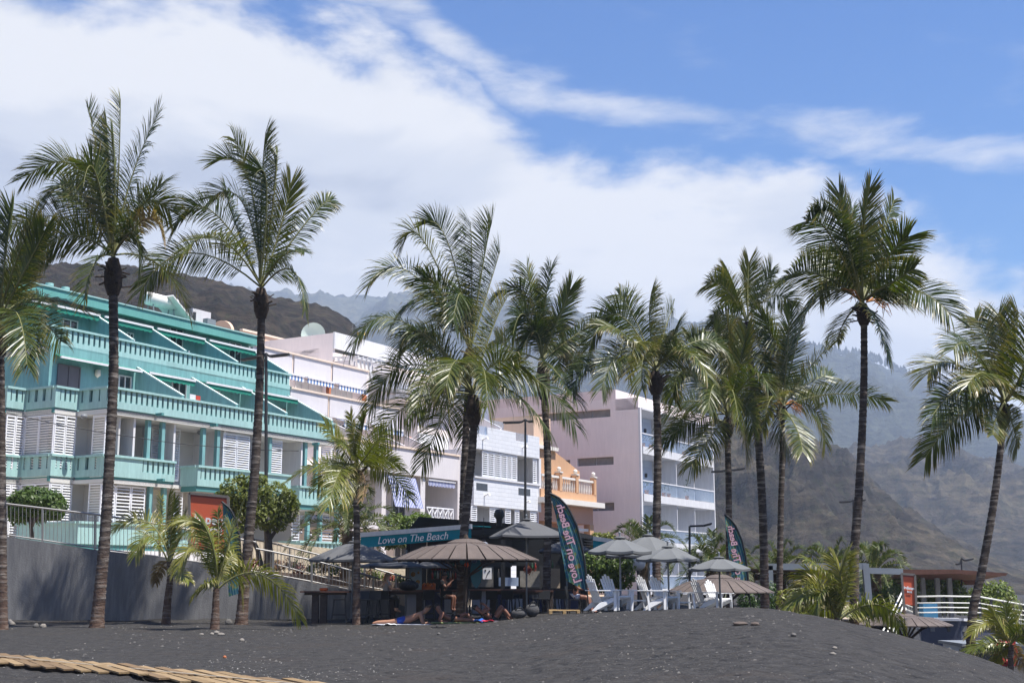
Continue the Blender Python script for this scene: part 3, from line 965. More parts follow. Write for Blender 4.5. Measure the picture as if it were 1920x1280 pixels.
def roof_kit():
    F = lambda px, py, yo: fx(O1, px, py, yo)
    # solar water heater
    x, z = F(302, 600, 7.2)
    b = O1 + FU * x + FV * 7.2 + Vector((0, 0, 15.26))
    r = empty('solar_water_heater', b, FRZ, 'white tank of a solar water heater on the turquoise roof', 'water heater')
    MB().tube([(-1.1, 0, 1.05), (-1.05, 0, 1.05), (0.95, 0, 1.05), (1.0, 0, 1.05)], [0.2, 0.36, 0.36, 0.2], 14).build('tank', M_TANK, r)
    MB().bar((0.1, 0.1, 1.35), (1.9, 0.1, 0.1), 1.6, 0.08, up=(0.5, 0, 1)).build('collector', M_TANK, r)
    MB().bar((0.15, 0.1, 1.40), (1.85, 0.1, 0.2), 1.45, 0.02, up=(0.5, 0, 1)).build('absorber', M_PANEL, r)
    mb = MB()
    for xx in (-0.8, 0.7):
        for yy in (-0.3, 0.3):
            mb.bar((xx, yy, 0.05), (xx, yy * 0.6, 0.75), 0.05, 0.05)
    mb.build('stand', M_GREYM, r)
    x, z = F(368, 606, 7.0)
    b = O1 + FU * x + FV * 7.0 + Vector((0, 0, 15.26))
    r = empty('air_conditioner', b, FRZ, 'white rooftop air conditioner right of the solar heater tank', 'air conditioner')
    bx(r, 'housing', M_PINKWHITE, -0.7, 0.7, -0.4, 0.4, 0.02, 0.95)
    bx(r, 'hood', M_GREYM, 0.1, 0.75, -0.75, -0.4, 0.2, 0.5)
    bx(r, 'outlet', M_DARKM, -0.68, -0.5, -0.45, -0.4, 0.3, 0.75)
roof_kit()

# ---- pinkish white terraced house with blue striped awnings
def pink_terraces():
    r = empty('apartment_building', O1, FRZ, 'pinkish white terraced building with blue striped awnings beside the turquoise one', 'building')
    F = lambda px, py, yo=0.0: fx(O1, px, py, yo)
    bx(r, 'wall', M_PINKW, 16.2, 28.3, 2.6, 14, 0.3, 7.6)
    bx(r, 'wall', M_PINKW, 16.2, 27.6, 3.6, 14, 7.6, 10.9)
    bx(r, 'wall', M_PINKW, 16.2, 27.4, 6.9, 14, 10.9, 14.0)
    # white wall under the lowest terrace and its coping
    for i, (a, b) in enumerate(((16.3, 20.3), (20.45, 24.4), (24.55, 28.3))):
        bx(r, 'parapet', M_PINKWHITE, a, b, 0.0, 0.18, 7.57, 9.08)
        bx(r, 'parapet', M_PINKWHITE, 16.0 + i * 3.55, 19.45 + i * 3.55 - 0.1, 3.3, 3.48, 10.85, 12.05)
        bx(r, 'parapet', M_PINKWHITE, 16.4 + i * 3.75, 20.15 + i * 3.75 - 0.22, 6.6, 6.78, 13.68, 14.9)
    for x in (20.37, 24.47): bx(r, 'pilaster', M_PINKWHITE, x - 0.06, x + 0.06, 0.05, 0.18, 7.57, 9.08)
    for x in (19.5, 23.05): bx(r, 'pilaster', M_PEACHCAP, x - 0.04, x + 0.04, 3.34, 3.48, 10.85, 12.05)
    for x in (20.04, 23.79): bx(r, 'pilaster', M_PEACHCAP, x - 0.05, x + 0.05, 6.64, 6.78, 13.68, 14.9)
    bx(r, 'coping', M_PEACHCAP, 16.2, 28.5, -0.08, 0.30, 9.083, 9.19)
    bx(r, 'coping', M_PEACHCAP, 16.0, 26.5, 3.22, 3.60, 12.053, 12.16)
    bx(r, 'coping', M_PEACHCAP, 16.2, 27.6, 6.52, 6.90, 14.903, 15.01)
    bx(r, 'slab', M_CEIL, 16.2, 28.3, 0.19, 2.59, 7.57, 7.7)
    bx(r, 'slab', M_PINKW, 16.2, 26.3, 3.49, 6.6, 10.75, 10.84)
    bx(r, 'wall', M_PINKW, 27.42, 27.62, 6.6, 14, 10.9, 14.9)
    bx(r, 'wall', M_PINKWHITE, 28.3, 28.6, 0.0, 14, 0.3, 9.08)
    # windows behind the awnings
    for x0, x1 in ((17.2, 19.5), (20.6, 23.2), (24.0, 26.3)):
        window(r, x0, x1, 12.2, 13.55, 6.9, 4, frame=M_PINKWHITE, glass=M_LOGGIA)
    for x0, x1 in ((17.0, 19.0), (19.8, 22.2), (23.0, 25.3)):
        window(r, x0, x1, 9.2, 10.6, 3.6, 4, frame=M_PINKWHITE, glass=M_GLASSD)
    for x0, x1 in ((17.6, 20.6), (20.95, 23.5), (24.0, 27.0)):
        awning(r, x0 - 0.2, x1 - 0.2, 13.72, 6.62, out=0.6, drop=0.15, val=0.32, material=M_BLUEST)
    for x0, x1 in ((16.6, 19.0), (20.2, 22.6), (23.6, 26.2)):
        awning(r, x0, x1, 10.8, 3.32, out=0.6, drop=0.15, val=0.32, material=M_BLUEST)
    for x in (4.0,): pass
    for x in (19.4, 22.9, 26.4):
        sloped_partition(r, x, 0.16, 0.3, 3.6, 7.7, 10.7, 9.25, M_PINKW, M_PINKWHITE)
    # terracotta wall lamps
    for px, py, yo in ((616, 730, 6.5), (683, 745, 6.5), (698, 820, 3.2), (768, 830, 3.2)):
        x, z = F(px, py, yo)
        MB().lathe([(0.0, 0.42), (0.10, 0.36), (0.16, 0.25), (0.15, -0.3), (0.19, -0.36), (0.0, -0.4)], 8, (x, yo, z)).build('lantern', M_TERRA, r)
    # lower floor: columns, blue blind, lattice railing
    for px in (662, 716, 788):
        x = F(px, 930, .3)[0]
        bx(r, 'column', M_PINKWHITE, x - 0.25, x + 0.25, 0.12, 0.6, 0.3, 7.57)
    bx(r, 'slab', M_PINKWHITE, 16.2, 28.3, 0.1, 2.59, 4.3, 4.75)
    x0, x1 = F(722, 930, .2)[0], F(775, 930, .2)[0]
    mb = MB()
    for i in range(12):
        a = i / 12.0
        z0_, z1_ = lerp(7.4, 5.6, a), lerp(7.4, 5.6, (i + 1) / 12)
        y0_, y1_ = lerp(0.05, -0.55, a), lerp(0.05, -0.55, (i + 1) / 12)
        mb.prism([(x0, y0_, z0_), (x0, y1_, z1_), (x0, y1_ + 0.02, z1_), (x0, y0_ + 0.02, z0_)], (x1 - x0, 0, 0))
    mb.build('blind', M_BLUEBLIND, r)
    x0, x1 = F(798, 930, .3)[0], F(848, 930, .3)[0]
    rl = MB().box(x0, x1, 0.2, 0.28, 5.75, 5.83).box(x0, x1, 0.2, 0.28, 4.85, 4.92).build('railing', M_SHUT, r)
    k = 5
    for i in range(k):
        a, b = lerp(x0, x1, i / k), lerp(x0, x1, (i + 1) / k)
        MB().bar((a, 0.24, 4.92), (b, 0.24, 5.75), 0.04, 0.05, up=(0, -1, 0)).bar((b, 0.20, 4.92), (a, 0.20, 5.75), 0.04, 0.05, up=(0, -1, 0)).build('lattice', M_SHUT, rl)
        MB().box(b - 0.03, b + 0.03, 0.19, 0.29, 4.93, 5.74).build('baluster', M_SHUT, rl)
    awning(r, x0, x1, 7.5, 0.3, out=0.2, drop=0.05, val=0.35, material=M_BLUEBLIND)
    for x in (17.5, 19.9, 24.9): window(r, x, x + 1.4, 4.9, 7.1, 2.6, 2)
    for x in (17.5, 20.0, 22.5, 25.2): window(r, x, x + 1.4, 1.2, 3.6, 2.6, 2)
    # penthouse
    yo = 8.5
    xa, zt = F(628, 622, yo)
    ph = bx(r, 'penthouse', M_PINKW, xa, 40.0, yo + 1.3, yo + 8, 14.0, zt - 1.0)
    bx(r, 'wall', M_PINKW, xa, xa + 0.2, yo + 0.12, yo + 9, 14.0, zt - 0.05)
    o = MB().prism([(xa - 0.02, yo, zt - 1.1), (xa - 0.02, yo, zt), (xa + 0.35, yo, zt), (40, yo, zt - 0.05), (40, yo, zt - 1.1)], (0, 0.12, 0)).build('parapet', M_WHITE, r)
    bx(r, 'slab', M_PINKWHITE, xa + 0.4, 40.0, yo - 0.9, yo + 1.2, zt - 2.2, zt - 1.9)
    bx(r, 'wall', M_WHITE, xa + 3.2, 40.0, yo - 0.4, yo + 1.2, 14.6, zt - 2.2)
    window(r, xa + 4.1, xa + 5.2, zt - 3.0, zt - 2.45, yo - 0.4, 1, frame=M_PINKWHITE)
    pg = MB().box(xa - 0.1, xa + 4.2, yo - 1.9, yo - 1.8, zt - 1.95, zt - 1.85).box(xa - 0.1, xa + 4.2, yo + 0.0, yo + 0.1, zt - 1.85, zt - 1.75).build('pergola', M_WHITE, r)
    for i in range(9):
        MB().bar((xa + i * 0.5, yo - 2.0, zt - 1.80), (xa + i * 0.5, yo + 0.1, zt - 1.70), 0.14, 0.06).build('slat', M_WHITE, pg)
    for i in range(4):
        MB().prism([(xa + 0.1 + i * 0.42, yo - 1.8, zt - 2.0), (xa + 0.33 + i * 0.42, yo - 1.8, zt - 2.0), (xa + 0.75 + i * 0.42, yo - 1.8, zt - 3.4), (xa + 0.52 + i * 0.42, yo - 1.8, zt - 3.4)], (0, 0.16, 0)).build('fin', M_WHITE, pg)
    return r
PINKT = pink_terraces()

# ---- white painted brick house
M_BRICKW = None
def white_brick_material():
    m = bpy.data.materials.new('white_painted_blockwork')
    m.use_nodes = True
    t = m.node_tree
    b = t.nodes['Principled BSDF']
    b.inputs['Roughness'].default_value = 0.75
    tcn = N(t, 'ShaderNodeTexCoord')
    mpn = N(t, 'ShaderNodeMapping', inp={'Rotation': (R(90), 0, 0)})
    t.links.new(tcn.outputs['Object'], mpn.inputs[0])
    br = N(t, 'ShaderNodeTexBrick', inp={'Scale': 1.0, 'Mortar Size': 0.012, 'Mortar Smooth': 0.4, 'Brick Width': 0.8, 'Row Height': 0.26, 'Color1': (0.70, 0.71, 0.735, 1), 'Color2': (0.65, 0.665, 0.69, 1), 'Mortar': (0.52, 0.53, 0.56, 1)})
    t.links.new(mpn.outputs[0], br.inputs['Vector'])
    t.links.new(br.outputs[0], b.inputs['Base Color'])
    bp = N(t, 'ShaderNodeBump', inp={'Strength': 0.5, 'Distance': 0.03})
    bp.invert = True
    t.links.new(br.outputs['Fac'], bp.inputs['Height'])
    t.links.new(bp.outputs[0], b.inputs['Normal'])
    return m
M_BRICKW = white_brick_material()
def white_house():
    r = empty('apartment_building', O1, FRZ, 'white painted block house with louvred shutters behind the beach bar', 'building')
    F = lambda px, py, yo=-1.0: fx(O1, px, py, yo)
    X0, X1 = 28.62, 37.0
    Y0 = -1.0
    bx(r, 'wall', M_WHITE, X0, X1, 0.6, 12, 0.0, 9.6)
    bx(r, 'wall', M_WHITE, X0, X0 + 0.2, Y0 + 0.2, 0.6, 0.0, 9.6)
    bx(r, 'wall', M_WHITE, X1 - 0.2, X1, Y0 + 0.2, 0.6, 0.0, 9.6)
    bx(r, 'wall', M_BRICKW, X0, X1, Y0, Y0 + 0.2, 9.6, 10.55)
    for a, b in ((30.2, 33.8), (35.4, X1)):
        bx(r, 'parapet', M_BRICKW, a, b, Y0, Y0 + 0.2, 10.553, 11.08)
    for a, b in ((28.7, 30.2), (33.8, 35.4)):
        bx(r, 'glass_panel', M_GLASS, a, b, Y0 + 0.08, Y0 + 0.11, 10.56, 11.1)
    bx(r, 'wall', M_BRICKW, X0, X1, Y0, Y0 + 0.2, 6.05, 7.75)
    bx(r, 'wall', M_BRICKW, X0, X1, Y0, Y0 + 0.2, 0.0, 4.3)
    bx(r, 'sill', M_WHITE, X0, X1, Y0 - 0.08, Y0 + 0.2, 7.753, 7.86)
    bx(r, 'slab', M_CEIL, X0 + 0.2, X1 - 0.2, Y0 + 0.2, 0.6, 9.6, 9.7)
    bx(r, 'slab', M_CEIL, X0 + 0.2, X1 - 0.2, Y0 + 0.2, 0.6, 6.05, 6.15)
    bx(r, 'corner_post', M_WHITE, X1 - 0.15, X1 + 0.12, Y0 - 0.05, Y0 + 0.2, 6.0, 9.6)
    for (ps, t_, z0, z1) in (((906, 917, 929, 941, 953, 962, 972), 860, 7.9, 9.55), ((1001, 1009), 880, 7.9, 9.55), ((885, 897), 940, 4.35, 6.0), ((920, 931, 940), 950, 4.35, 6.0), ((949, 960), 955, 4.35, 6.0), ((967, 976), 960, 4.35, 6.0), ((996, 1005, 1012), 960, 4.35, 6.0)):
        xs = [F(p, t_)[0] for p in ps]
        for a, b in zip(xs, xs[1:]):
            shutter(r, a + 0.02, b - 0.03, z0, z1, Y0 + 0.1, pitch=0.13, tilt=0.03)
    for a, b in ((893, 914), (972, 994)):
        x0, x1 = F(a, 905)[0], F(b, 905)[0]
        z = 7.25
        bx(r, 'window', M_GLASSD, x0, x1, Y0 - 0.012, Y0 - 0.002, z - 0.25, z + 0.2)
    for px, py in ((905, 830), (979, 845), (908, 935), (984, 948)):
        x, z = F(px, py)
        mb = MB().tube([(x, Y0, z + 0.2), (x, Y0 - 0.35, z + 0.35), (x, Y0 - 0.38, z + 0.2)], [0.05, 0.05, 0.09], 6)
        mb.build('wall_lamp', M_WHITE, r)
    # roof terrace with glass and a sloping wall
    bx(r, 'parapet', M_WHITE, X0, X1, 3.2, 3.35, 9.6, 10.8)
    sloped_partition(r, 32.2, 0.15, -0.8, 3.2, 9.6, 13.2, 11.2, M_PINKW, M_WHITE)
    bx(r, 'glass_panel', M_GLASS, 32.3, 34.4, 1.5, 1.54, 10.6, 13.0)
    bx(r, 'glass_panel', M_GLASS, 34.5, 36.4, 1.5, 1.54, 10.6, 12.2)
    bx(r, 'wall', M_PINKW, 31.0, 36.8, 5.0, 12, 9.6, 13.5)
    bx(r, 'roof', M_WHITE, 30.6, 36.0, 4.2, 12.3, 13.503, 13.8)
    return r
white_house()

# ---- orange house with a balustraded terrace
S4 = 94.3 / 75.0
O4 = origin(1118, 94.3)
O4.z = CZ * (1 - S4)
def orange_house():
    r = empty('house', O4, FRZ, 'small orange house with a white balustrade terrace between white and pink buildings', 'house')
    r.scale = (S4, S4, S4)
    x0 = -6.35
    bx(r, 'wall', M_SALMON, x0, -0.05, 1.4, 9, 0.0, 6.0)
    bx(r, 'wall', M_ORANGE, x0, -1.6, 3.2, 9, 6.2, 9.6)
    bx(r, 'wall', M_SALMON, x0 - 0.2, -0.02, 0.15, 1.4, 4.6, 5.55)
    o = bx(r, 'terrace', M_STONEW, x0 - 0.3, 0.35, -0.45, 1.5, 5.56, 5.85)
    bx(r, 'terrace', M_ORANGE, x0 - 0.2, 0.08, -0.05, 0.2, 5.853, 6.3)
    rail = bx(r, 'handrail', M_STONEW, x0, 0.0, -0.02, 0.16, 7.0, 7.12)
    me = MB().lathe([(0.03, 0), (0.045, 0.2), (0.025, 0.45), (0.03, 0.7)], 6).data('baluster', M_STONEW)
    k = 30
    for i in range(k):
        inst('baluster', me, rail, (lerp(x0 + 0.1, -0.2, i / (k - 1)), 0.07, 6.3))
    for x in (-4.3, -2.35, -0.1):
        p = bx(r, 'pillar', M_ORANGE, x - 0.14, x + 0.14, -0.07, 0.21, 6.303, 7.3)
        MB().box(x - 0.18, x + 0.18, -0.11, 0.25, 7.303, 7.38).build('cap', M_STONEW, p)
        MB().ball((x, 0.07, 7.52), 0.13, 10, 6).build('finial', M_STONEW, p)
    for x in (-0.28, -2.9, -5.6):
        bx(r, 'column', M_ORANGE, x - 0.24, x + 0.24, 0.1, 0.5, 0.0, 4.6)
    bx(r, 'lintel', M_STONEW, -2.66, -0.52, 0.2, 0.4, 4.2, 4.35)
    MB().prism([(x0, 0.3, 6.0), (x0 + 5, 0.3, 6.0), (x0 + 5, 0.3, 7.6), (x0 + 2, 0.3, 8.5), (x0, 0.3, 8.5)], (0, 0.2, 0)).build('wall', M_ORANGE, r)
    bx(r, 'cornice', M_STONEW, x0 - 0.2, x0 + 2.1, 0.1, 0.6, 8.503, 8.7)
    bx(r, 'wall', M_PEACH, x0 - 0.2, x0 + 1.7, 0.4, 3.2, 8.703, 10.3)
    for x in (-2.6, -4.8): window(r, x, x + 1.2, 1.0, 3.4, 1.4, 2)
    return r
orange_house()

# ---- pink and white hotel
S5 = 96.0 / 81.0                                     # storeys of three and a half metres
O5 = origin(1200, 96)
O5.z = CZ * (1 - S5)
def hotel():
    r = empty('hotel', O5, FRZ, 'tall pink hotel with white glass balconies behind the grey umbrellas', 'building')
    r.scale = (S5, S5, S5)
    F = lambda px, py, yo=0.0: tuple(q / S5 for q in (fx(O5, px, py, yo * S5)[0], fx(O5, px, py, yo * S5)[1] - O5.z))
    XE = 12.55
    # end wall is built in pieces round its window strips
    DEEP = 16.0
    wins = [(1.98, 7.5, 11.83, 12.36), (1.8, 4.42, 8.74, 9.25), (4.95, 7.5, 8.74, 9.2), (1.8, 4.3, 5.82, 6.33), (4.9, 7.5, 2.9, 3.4)]
    mb = MB()
    zs = sorted({0.0, 12.95} | {w[2] for w in wins} | {w[3] for w in wins})
    for z0, z1 in zip(zs, zs[1:]):
        cuts = sorted((w[0], w[1]) for w in wins if w[2] <= z0 and w[3] >= z1)
        y = 0.0
        for a, b in cuts + [(DEEP, DEEP)]:
            if a > y + 1e-6:
                mb.box(0.2, 0.45, y, a, z0, z1)
            y = b
    w_ = mb.build('wall', M_PINKW, r)
    for (a, b, z0, z1) in wins:
        o = MB().box(0.42, 0.44, a, b, z0, z1).build('window', M_WHITE, r)
        n = 2 if b - a < 3 else 4
        for i in range(n):
            ya, yb = lerp(a, b, i / n) + 0.03, lerp(a, b, (i + 1) / n) - 0.03
            MB().box(0.36, 0.415, ya, yb, z0 + 0.02, z1 - 0.02).build('pane', M_BLINDG, o)
    for z in (9.42, 6.48, 3.5):
        bx(r, 'string_course', M_PINKW, 0.185, 0.2, 0.0, DEEP, z - 0.05, z + 0.02)
    bx(r, 'wall', M_WHITEB, 0.46, XE - 0.05, 1.7, 4.0, 0.0, 12.2)
    bx(r, 'wall', M_PINKW, XE - 0.25, XE - 0.04, 1.7, DEEP, 0.0, 12.2)
    bx(r, 'fin', M_WHITE, XE - 0.06, XE + 0.08, -0.12, 1.7, 0.0, 12.3)
    bx(r, 'fin', M_WHITE, 0.2, 0.42, -0.12, -0.003, 0.0, 12.3)
    # slabs, glass railings, dividers
    for z in (9.84, 6.84, 3.84, 0.9):
        bx(r, 'slab', M_WHITE, 0.46, XE - 0.07, -0.18, 1.69, z - 0.48, z)
        for i, (a, b) in enumerate(((0.5, 3.5), (3.55, 5.95), (6.0, 9.0), (9.05, XE - 0.1))):
            g = bx(r, 'glass_panel', M_GLASS, a, b, -0.10, -0.08, z + 0.05, z + 0.80)
        bx(r, 'handrail', M_WHITE, 0.46, XE - 0.08, -0.13, -0.05, z + 0.80, z + 0.87)
        for x in (5.96, 9.01):
            bx(r, 'divider', M_WHITE, x - 0.035, x + 0.035, -0.06, 1.69, z + 0.005, z + 2.5)
        for x in (1.1, 4.7, 7.6):
            MB().lathe([(0.0, 0.1), (0.1, 0.08), (0.1, -0.16), (0.0, -0.18)], 8, (x, 1.6, z + 1.55)).build('wall_lamp', M_DARKM, r)
        for x in (1.9, 5.0, 7.9, 10.6):
            bx(r, 'balcony_door', M_WHITEB2, x - 0.7, x + 0.7, 1.66, 1.695, z + 0.01, z + 2.1)
    bx(r, 'roof', M_WHITE, 0.46, XE - 0.07, -0.15, DEEP, 12.203, 12.32)
    # pots on the balconies
    rnd = random.Random(3)
    for z, xs in ((9.84, (1.4, 2.6, 4.3, 8.1, 9.6)), (6.84, (0.9, 1.8, 4.5, 5.3, 8.4))):
        for x in xs:
            p = MB().lathe([(0.10, 0.02), (0.16, 0.3), (0.0, 0.3)], 8, (x, 0.25, z)).build('flower_pot', M_TERRA, r)
            mb = MB()
            for k in range(60):
                h = 0.25 + rnd.random() * (0.45 if x < 8 else 0.95)
                a = rnd.uniform(0, 6.28)
                q = Vector((x + math.cos(a) * rnd.random() * 0.32, 0.25 + math.sin(a) * 0.25 * rnd.random(), z + 0.2 + h))
                d = Vector((rnd.uniform(-1, 1), rnd.uniform(-1, 1), rnd.uniform(-0.4, 1))).normalized() * 0.12
                s = d.cross(UPV).normalized() * 0.035
                mb.face([q - s, q + s, q + d])
            mb.build('leaves', M_POTLEAF, p)
    # rooftop storey and chimney pots
    bx(r, 'penthouse', M_PINKL, 0.22, 17.0, 1.6, DEEP, 12.323, 13.58)
    MB().prism([(0.2, -0.1, 12.2), (0.2, 0.0, 12.25), (0.2, 0.9, 12.95), (0.2, 1.6, 12.95), (0.2, 1.6, 12.2)], (0.25, 0, 0)).build('wall', M_PINKW, r)
    x, z = F(1152, 724, 3.0)
    MB().tube([(0.9, 2.6, 13.58), (0.9, 2.6, 13.85)], 0.42, 10).build('vent_pipe', M_DARKM, r)
    x, z = F(1272, 740, 2.5)
    v = MB().tube([(x, 2.5, 13.58), (x, 2.5, 14.9)], 0.05, 6).build('vent_pipe', M_DARKM, r)
    MB().ball((x, 2.5, 14.6), 0.28, 8, 6).build('cowl', M_DARKM, v)
    MB().tube([(x - 1.2, 2.5, 13.58), (x - 1.2, 2.5, 14.5)], 0.04, 6).build('vent_pipe', M_DARKM, r)
    return r
UPV = Vector((0, 0, 1))
M_BLINDG = mat('grey_blind', (0.21, 0.20, 0.185), 0.6, 0.15, 4)
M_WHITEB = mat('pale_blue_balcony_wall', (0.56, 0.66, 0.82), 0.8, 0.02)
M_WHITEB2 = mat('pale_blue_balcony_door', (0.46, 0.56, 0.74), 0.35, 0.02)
M_PINKL = mat('light_pink_render', (0.80, 0.69, 0.655), 0.85, 0.03, 0.6, 0.1, 50)
M_POTLEAF = mat('pot_leaf', (0.04, 0.075, 0.03), 0.6, 0.3, 8)
hotel()

# ---- peach house and roof things behind the terraces
def behind():
    c = at(455, 620, 92)
    b = Vector((c.x, c.y, 0))
    r = empty('house', b, FRZ, 'peach house with a rounded gable peeping over the turquoise roof', 'house')
    zt = c.z
    MB().box(0, 9, 0, 9, 4, zt).build('wall', M_PEACH, r)
    MB().box(-0.1, 9.1, -0.1, 0.2, zt, zt + 0.15).build('coping', M_PEACHCAP, r)
    ar = [(-0.2, 2.0 + 1.1 * math.cos(a), zt + 0.95 * math.sin(a)) for a in [math.pi * i / 10 for i in range(11)]]
    MB().prism(ar, (0.3, 0, 0)).build('gable', M_PEACH, r)
    window(r, 1.0, 2.2, zt - 2.2, zt - 1.0, 0.0, 2)
    window(r, 5.0, 6.2, zt - 2.2, zt - 1.0, 0.0, 2)
    # satellite dish
    c = at(588, 628, 88)
    r = empty('satellite_dish', (c.x, c.y, c.z - 1.6), 0, 'large pale satellite dish standing behind the pink penthouse', 'satellite dish')
    V, F = [], []
    n, m = 20, 5
    for i in range(m + 1):
        rr = 0.85 * i / m
        for k in range(n):
            a = 2 * math.pi * k / n
            V.append((rr * math.cos(a), 0.22 * (rr / 0.85) ** 2 * -1, 1.6 + rr * math.sin(a)))
    for i in range(m):
        for k in range(n):
            k2 = (k + 1) % n
            F.append((i * n + k, i * n + k2, (i + 1) * n + k2, (i + 1) * n + k))
    mb = MB(); mb.mesh(V, F, True)
    d = mb.build('dish', mat('dish_green', (0.50, 0.60, 0.54), 0.6, 0.05), r)
    MB().tube([(0, 0.1, -1.5), (0, 0.1, 1.6)], 0.06, 6).build('mast', M_GREYM, r)
    MB().tube([(0, 0, 1.0), (0, -0.6, 1.5)], 0.025, 6).build('feed_arm', M_GREYM, r)
    # television aerial
    c = at(684, 655, 90)
    r = empty('aerial', (c.x, c.y, c.z - 1.5), 0, 'thin television aerial with yellow box above the white penthouse', 'antenna')
    MB().tube([(0, 0, 0), (0, 0, 3.6)], 0.03, 6).build('mast', M_GREYM, r)
    mb = MB().tube([(-1.0, 0, 3.0), (0.4, 0, 3.2)], 0.018, 5)
    for k in range(6):
        x = -0.9 + k * 0.24
        mb.tube([(x, 0, 2.7 + k * 0.03), (x, 0, 3.35 + k * 0.03)], 0.012, 4)
    mb.build('elements', M_GREYM, r)
    MB().box(-0.55, 0.0, -0.08, 0.08, 2.55, 2.75).build('booster_box', mat('yellow_plastic', (0.6, 0.42, 0.12), 0.6), r)
behind()
# ------------------------------------------------------------------ palms
def leaf_material(name, cols, tip, rough=0.36, trans=0.26):
    """Leaflets: each its own green, browner towards the dry tips, a little light passing through."""
    m = bpy.data.materials.new(name)
    m.use_nodes = True
    t = m.node_tree
    b = t.nodes['Principled BSDF']
    b.inputs['Roughness'].default_value = rough
    b.inputs['Specular IOR Level'].default_value = 0.42
    g = N(t, 'ShaderNodeNewGeometry')
    oi = N(t, 'ShaderNodeObjectInfo')
    ad = N(t, 'ShaderNodeMath', operation='MULTIPLY_ADD', inp={1: 0.45})
    md = N(t, 'ShaderNodeMath', operation='MULTIPLY', inp={1: 0.55})
    t.links.new(g.outputs['Random Per Island'], ad.inputs[0])
    t.links.new(oi.outputs['Random'], md.inputs[0])
    t.links.new(md.outputs[0], ad.inputs[2])
    r = N(t, 'ShaderNodeValToRGB')
    e = r.color_ramp.elements
    while len(e) < len(cols): e.new(0.5)
    for i, (p, c) in enumerate(cols):
        e[i].position = p
        e[i].color = (*c, 1)
    t.links.new(ad.outputs[0], r.inputs[0])
    uv = N(t, 'ShaderNodeUVMap', uv_map='uv')
    sp = N(t, 'ShaderNodeSeparateXYZ')
    t.links.new(uv.outputs[0], sp.inputs[0])
    mr = N(t, 'ShaderNodeMapRange', inp={'From Min': 0.62, 'From Max': 1.05, 'To Min': 0.0, 'To Max': 1.0})
    t.links.new(sp.outputs[0], mr.inputs[0])
    mm = N(t, 'ShaderNodeMath', operation='MULTIPLY')
    t.links.new(mr.outputs[0], mm.inputs[0])
    t.links.new(g.outputs['Random Per Island'], mm.inputs[1])
    mx = N(t, 'ShaderNodeMix', data_type='RGBA')
    mx.inputs['B'].default_value = (*tip, 1)
    t.links.new(mm.outputs[0], mx.inputs['Factor'])
    t.links.new(r.outputs[0], mx.inputs['A'])
    t.links.new(mx.outputs['Result'], b.inputs['Base Color'])
    tr = N(t, 'ShaderNodeBsdfTranslucent')
    gm = N(t, 'ShaderNodeMix', data_type='RGBA', blend_type='MULTIPLY')
    gm.inputs['Factor'].default_value = 1.0
    gm.inputs['B'].default_value = (1.5, 1.6, 0.5, 1)
    t.links.new(mx.outputs['Result'], gm.inputs['A'])
    t.links.new(gm.outputs['Result'], tr.inputs[0])
    ms = N(t, 'ShaderNodeMixShader')
    ms.inputs[0].default_value = trans
    t.links.new(b.outputs[0], ms.inputs[1])
    t.links.new(tr.outputs[0], ms.inputs[2])
    out = [n for n in t.nodes if n.type == 'OUTPUT_MATERIAL'][0]
    t.links.new(ms.outputs[0], out.inputs[0])
    return m
M_COCO = leaf_material('coconut_leaf', [(0.0, (0.022, 0.038, 0.007)), (0.4, (0.046, 0.070, 0.010)), (0.7, (0.088, 0.105, 0.013)), (1.0, (0.20, 0.170, 0.024))], (0.30, 0.20, 0.10))
M_YOUNG = leaf_material('young_coconut_leaf', [(0.0, (0.06, 0.085, 0.012)), (0.4, (0.125, 0.150, 0.020)), (0.8, (0.21, 0.205, 0.033)), (1.0, (0.30, 0.25, 0.06))], (0.50, 0.36, 0.20))
M_DATE = leaf_material('date_palm_leaf', [(0.0, (0.035, 0.055, 0.016)), (0.5, (0.06, 0.085, 0.022)), (1.0, (0.10, 0.115, 0.03))], (0.22, 0.17, 0.06), rough=0.5)
M_DRYLEAF = leaf_material('dry_palm_leaf', [(0.0, (0.16, 0.10, 0.05)), (0.6, (0.26, 0.18, 0.09)), (1.0, (0.33, 0.26, 0.13))], (0.36, 0.26, 0.15), rough=0.7)
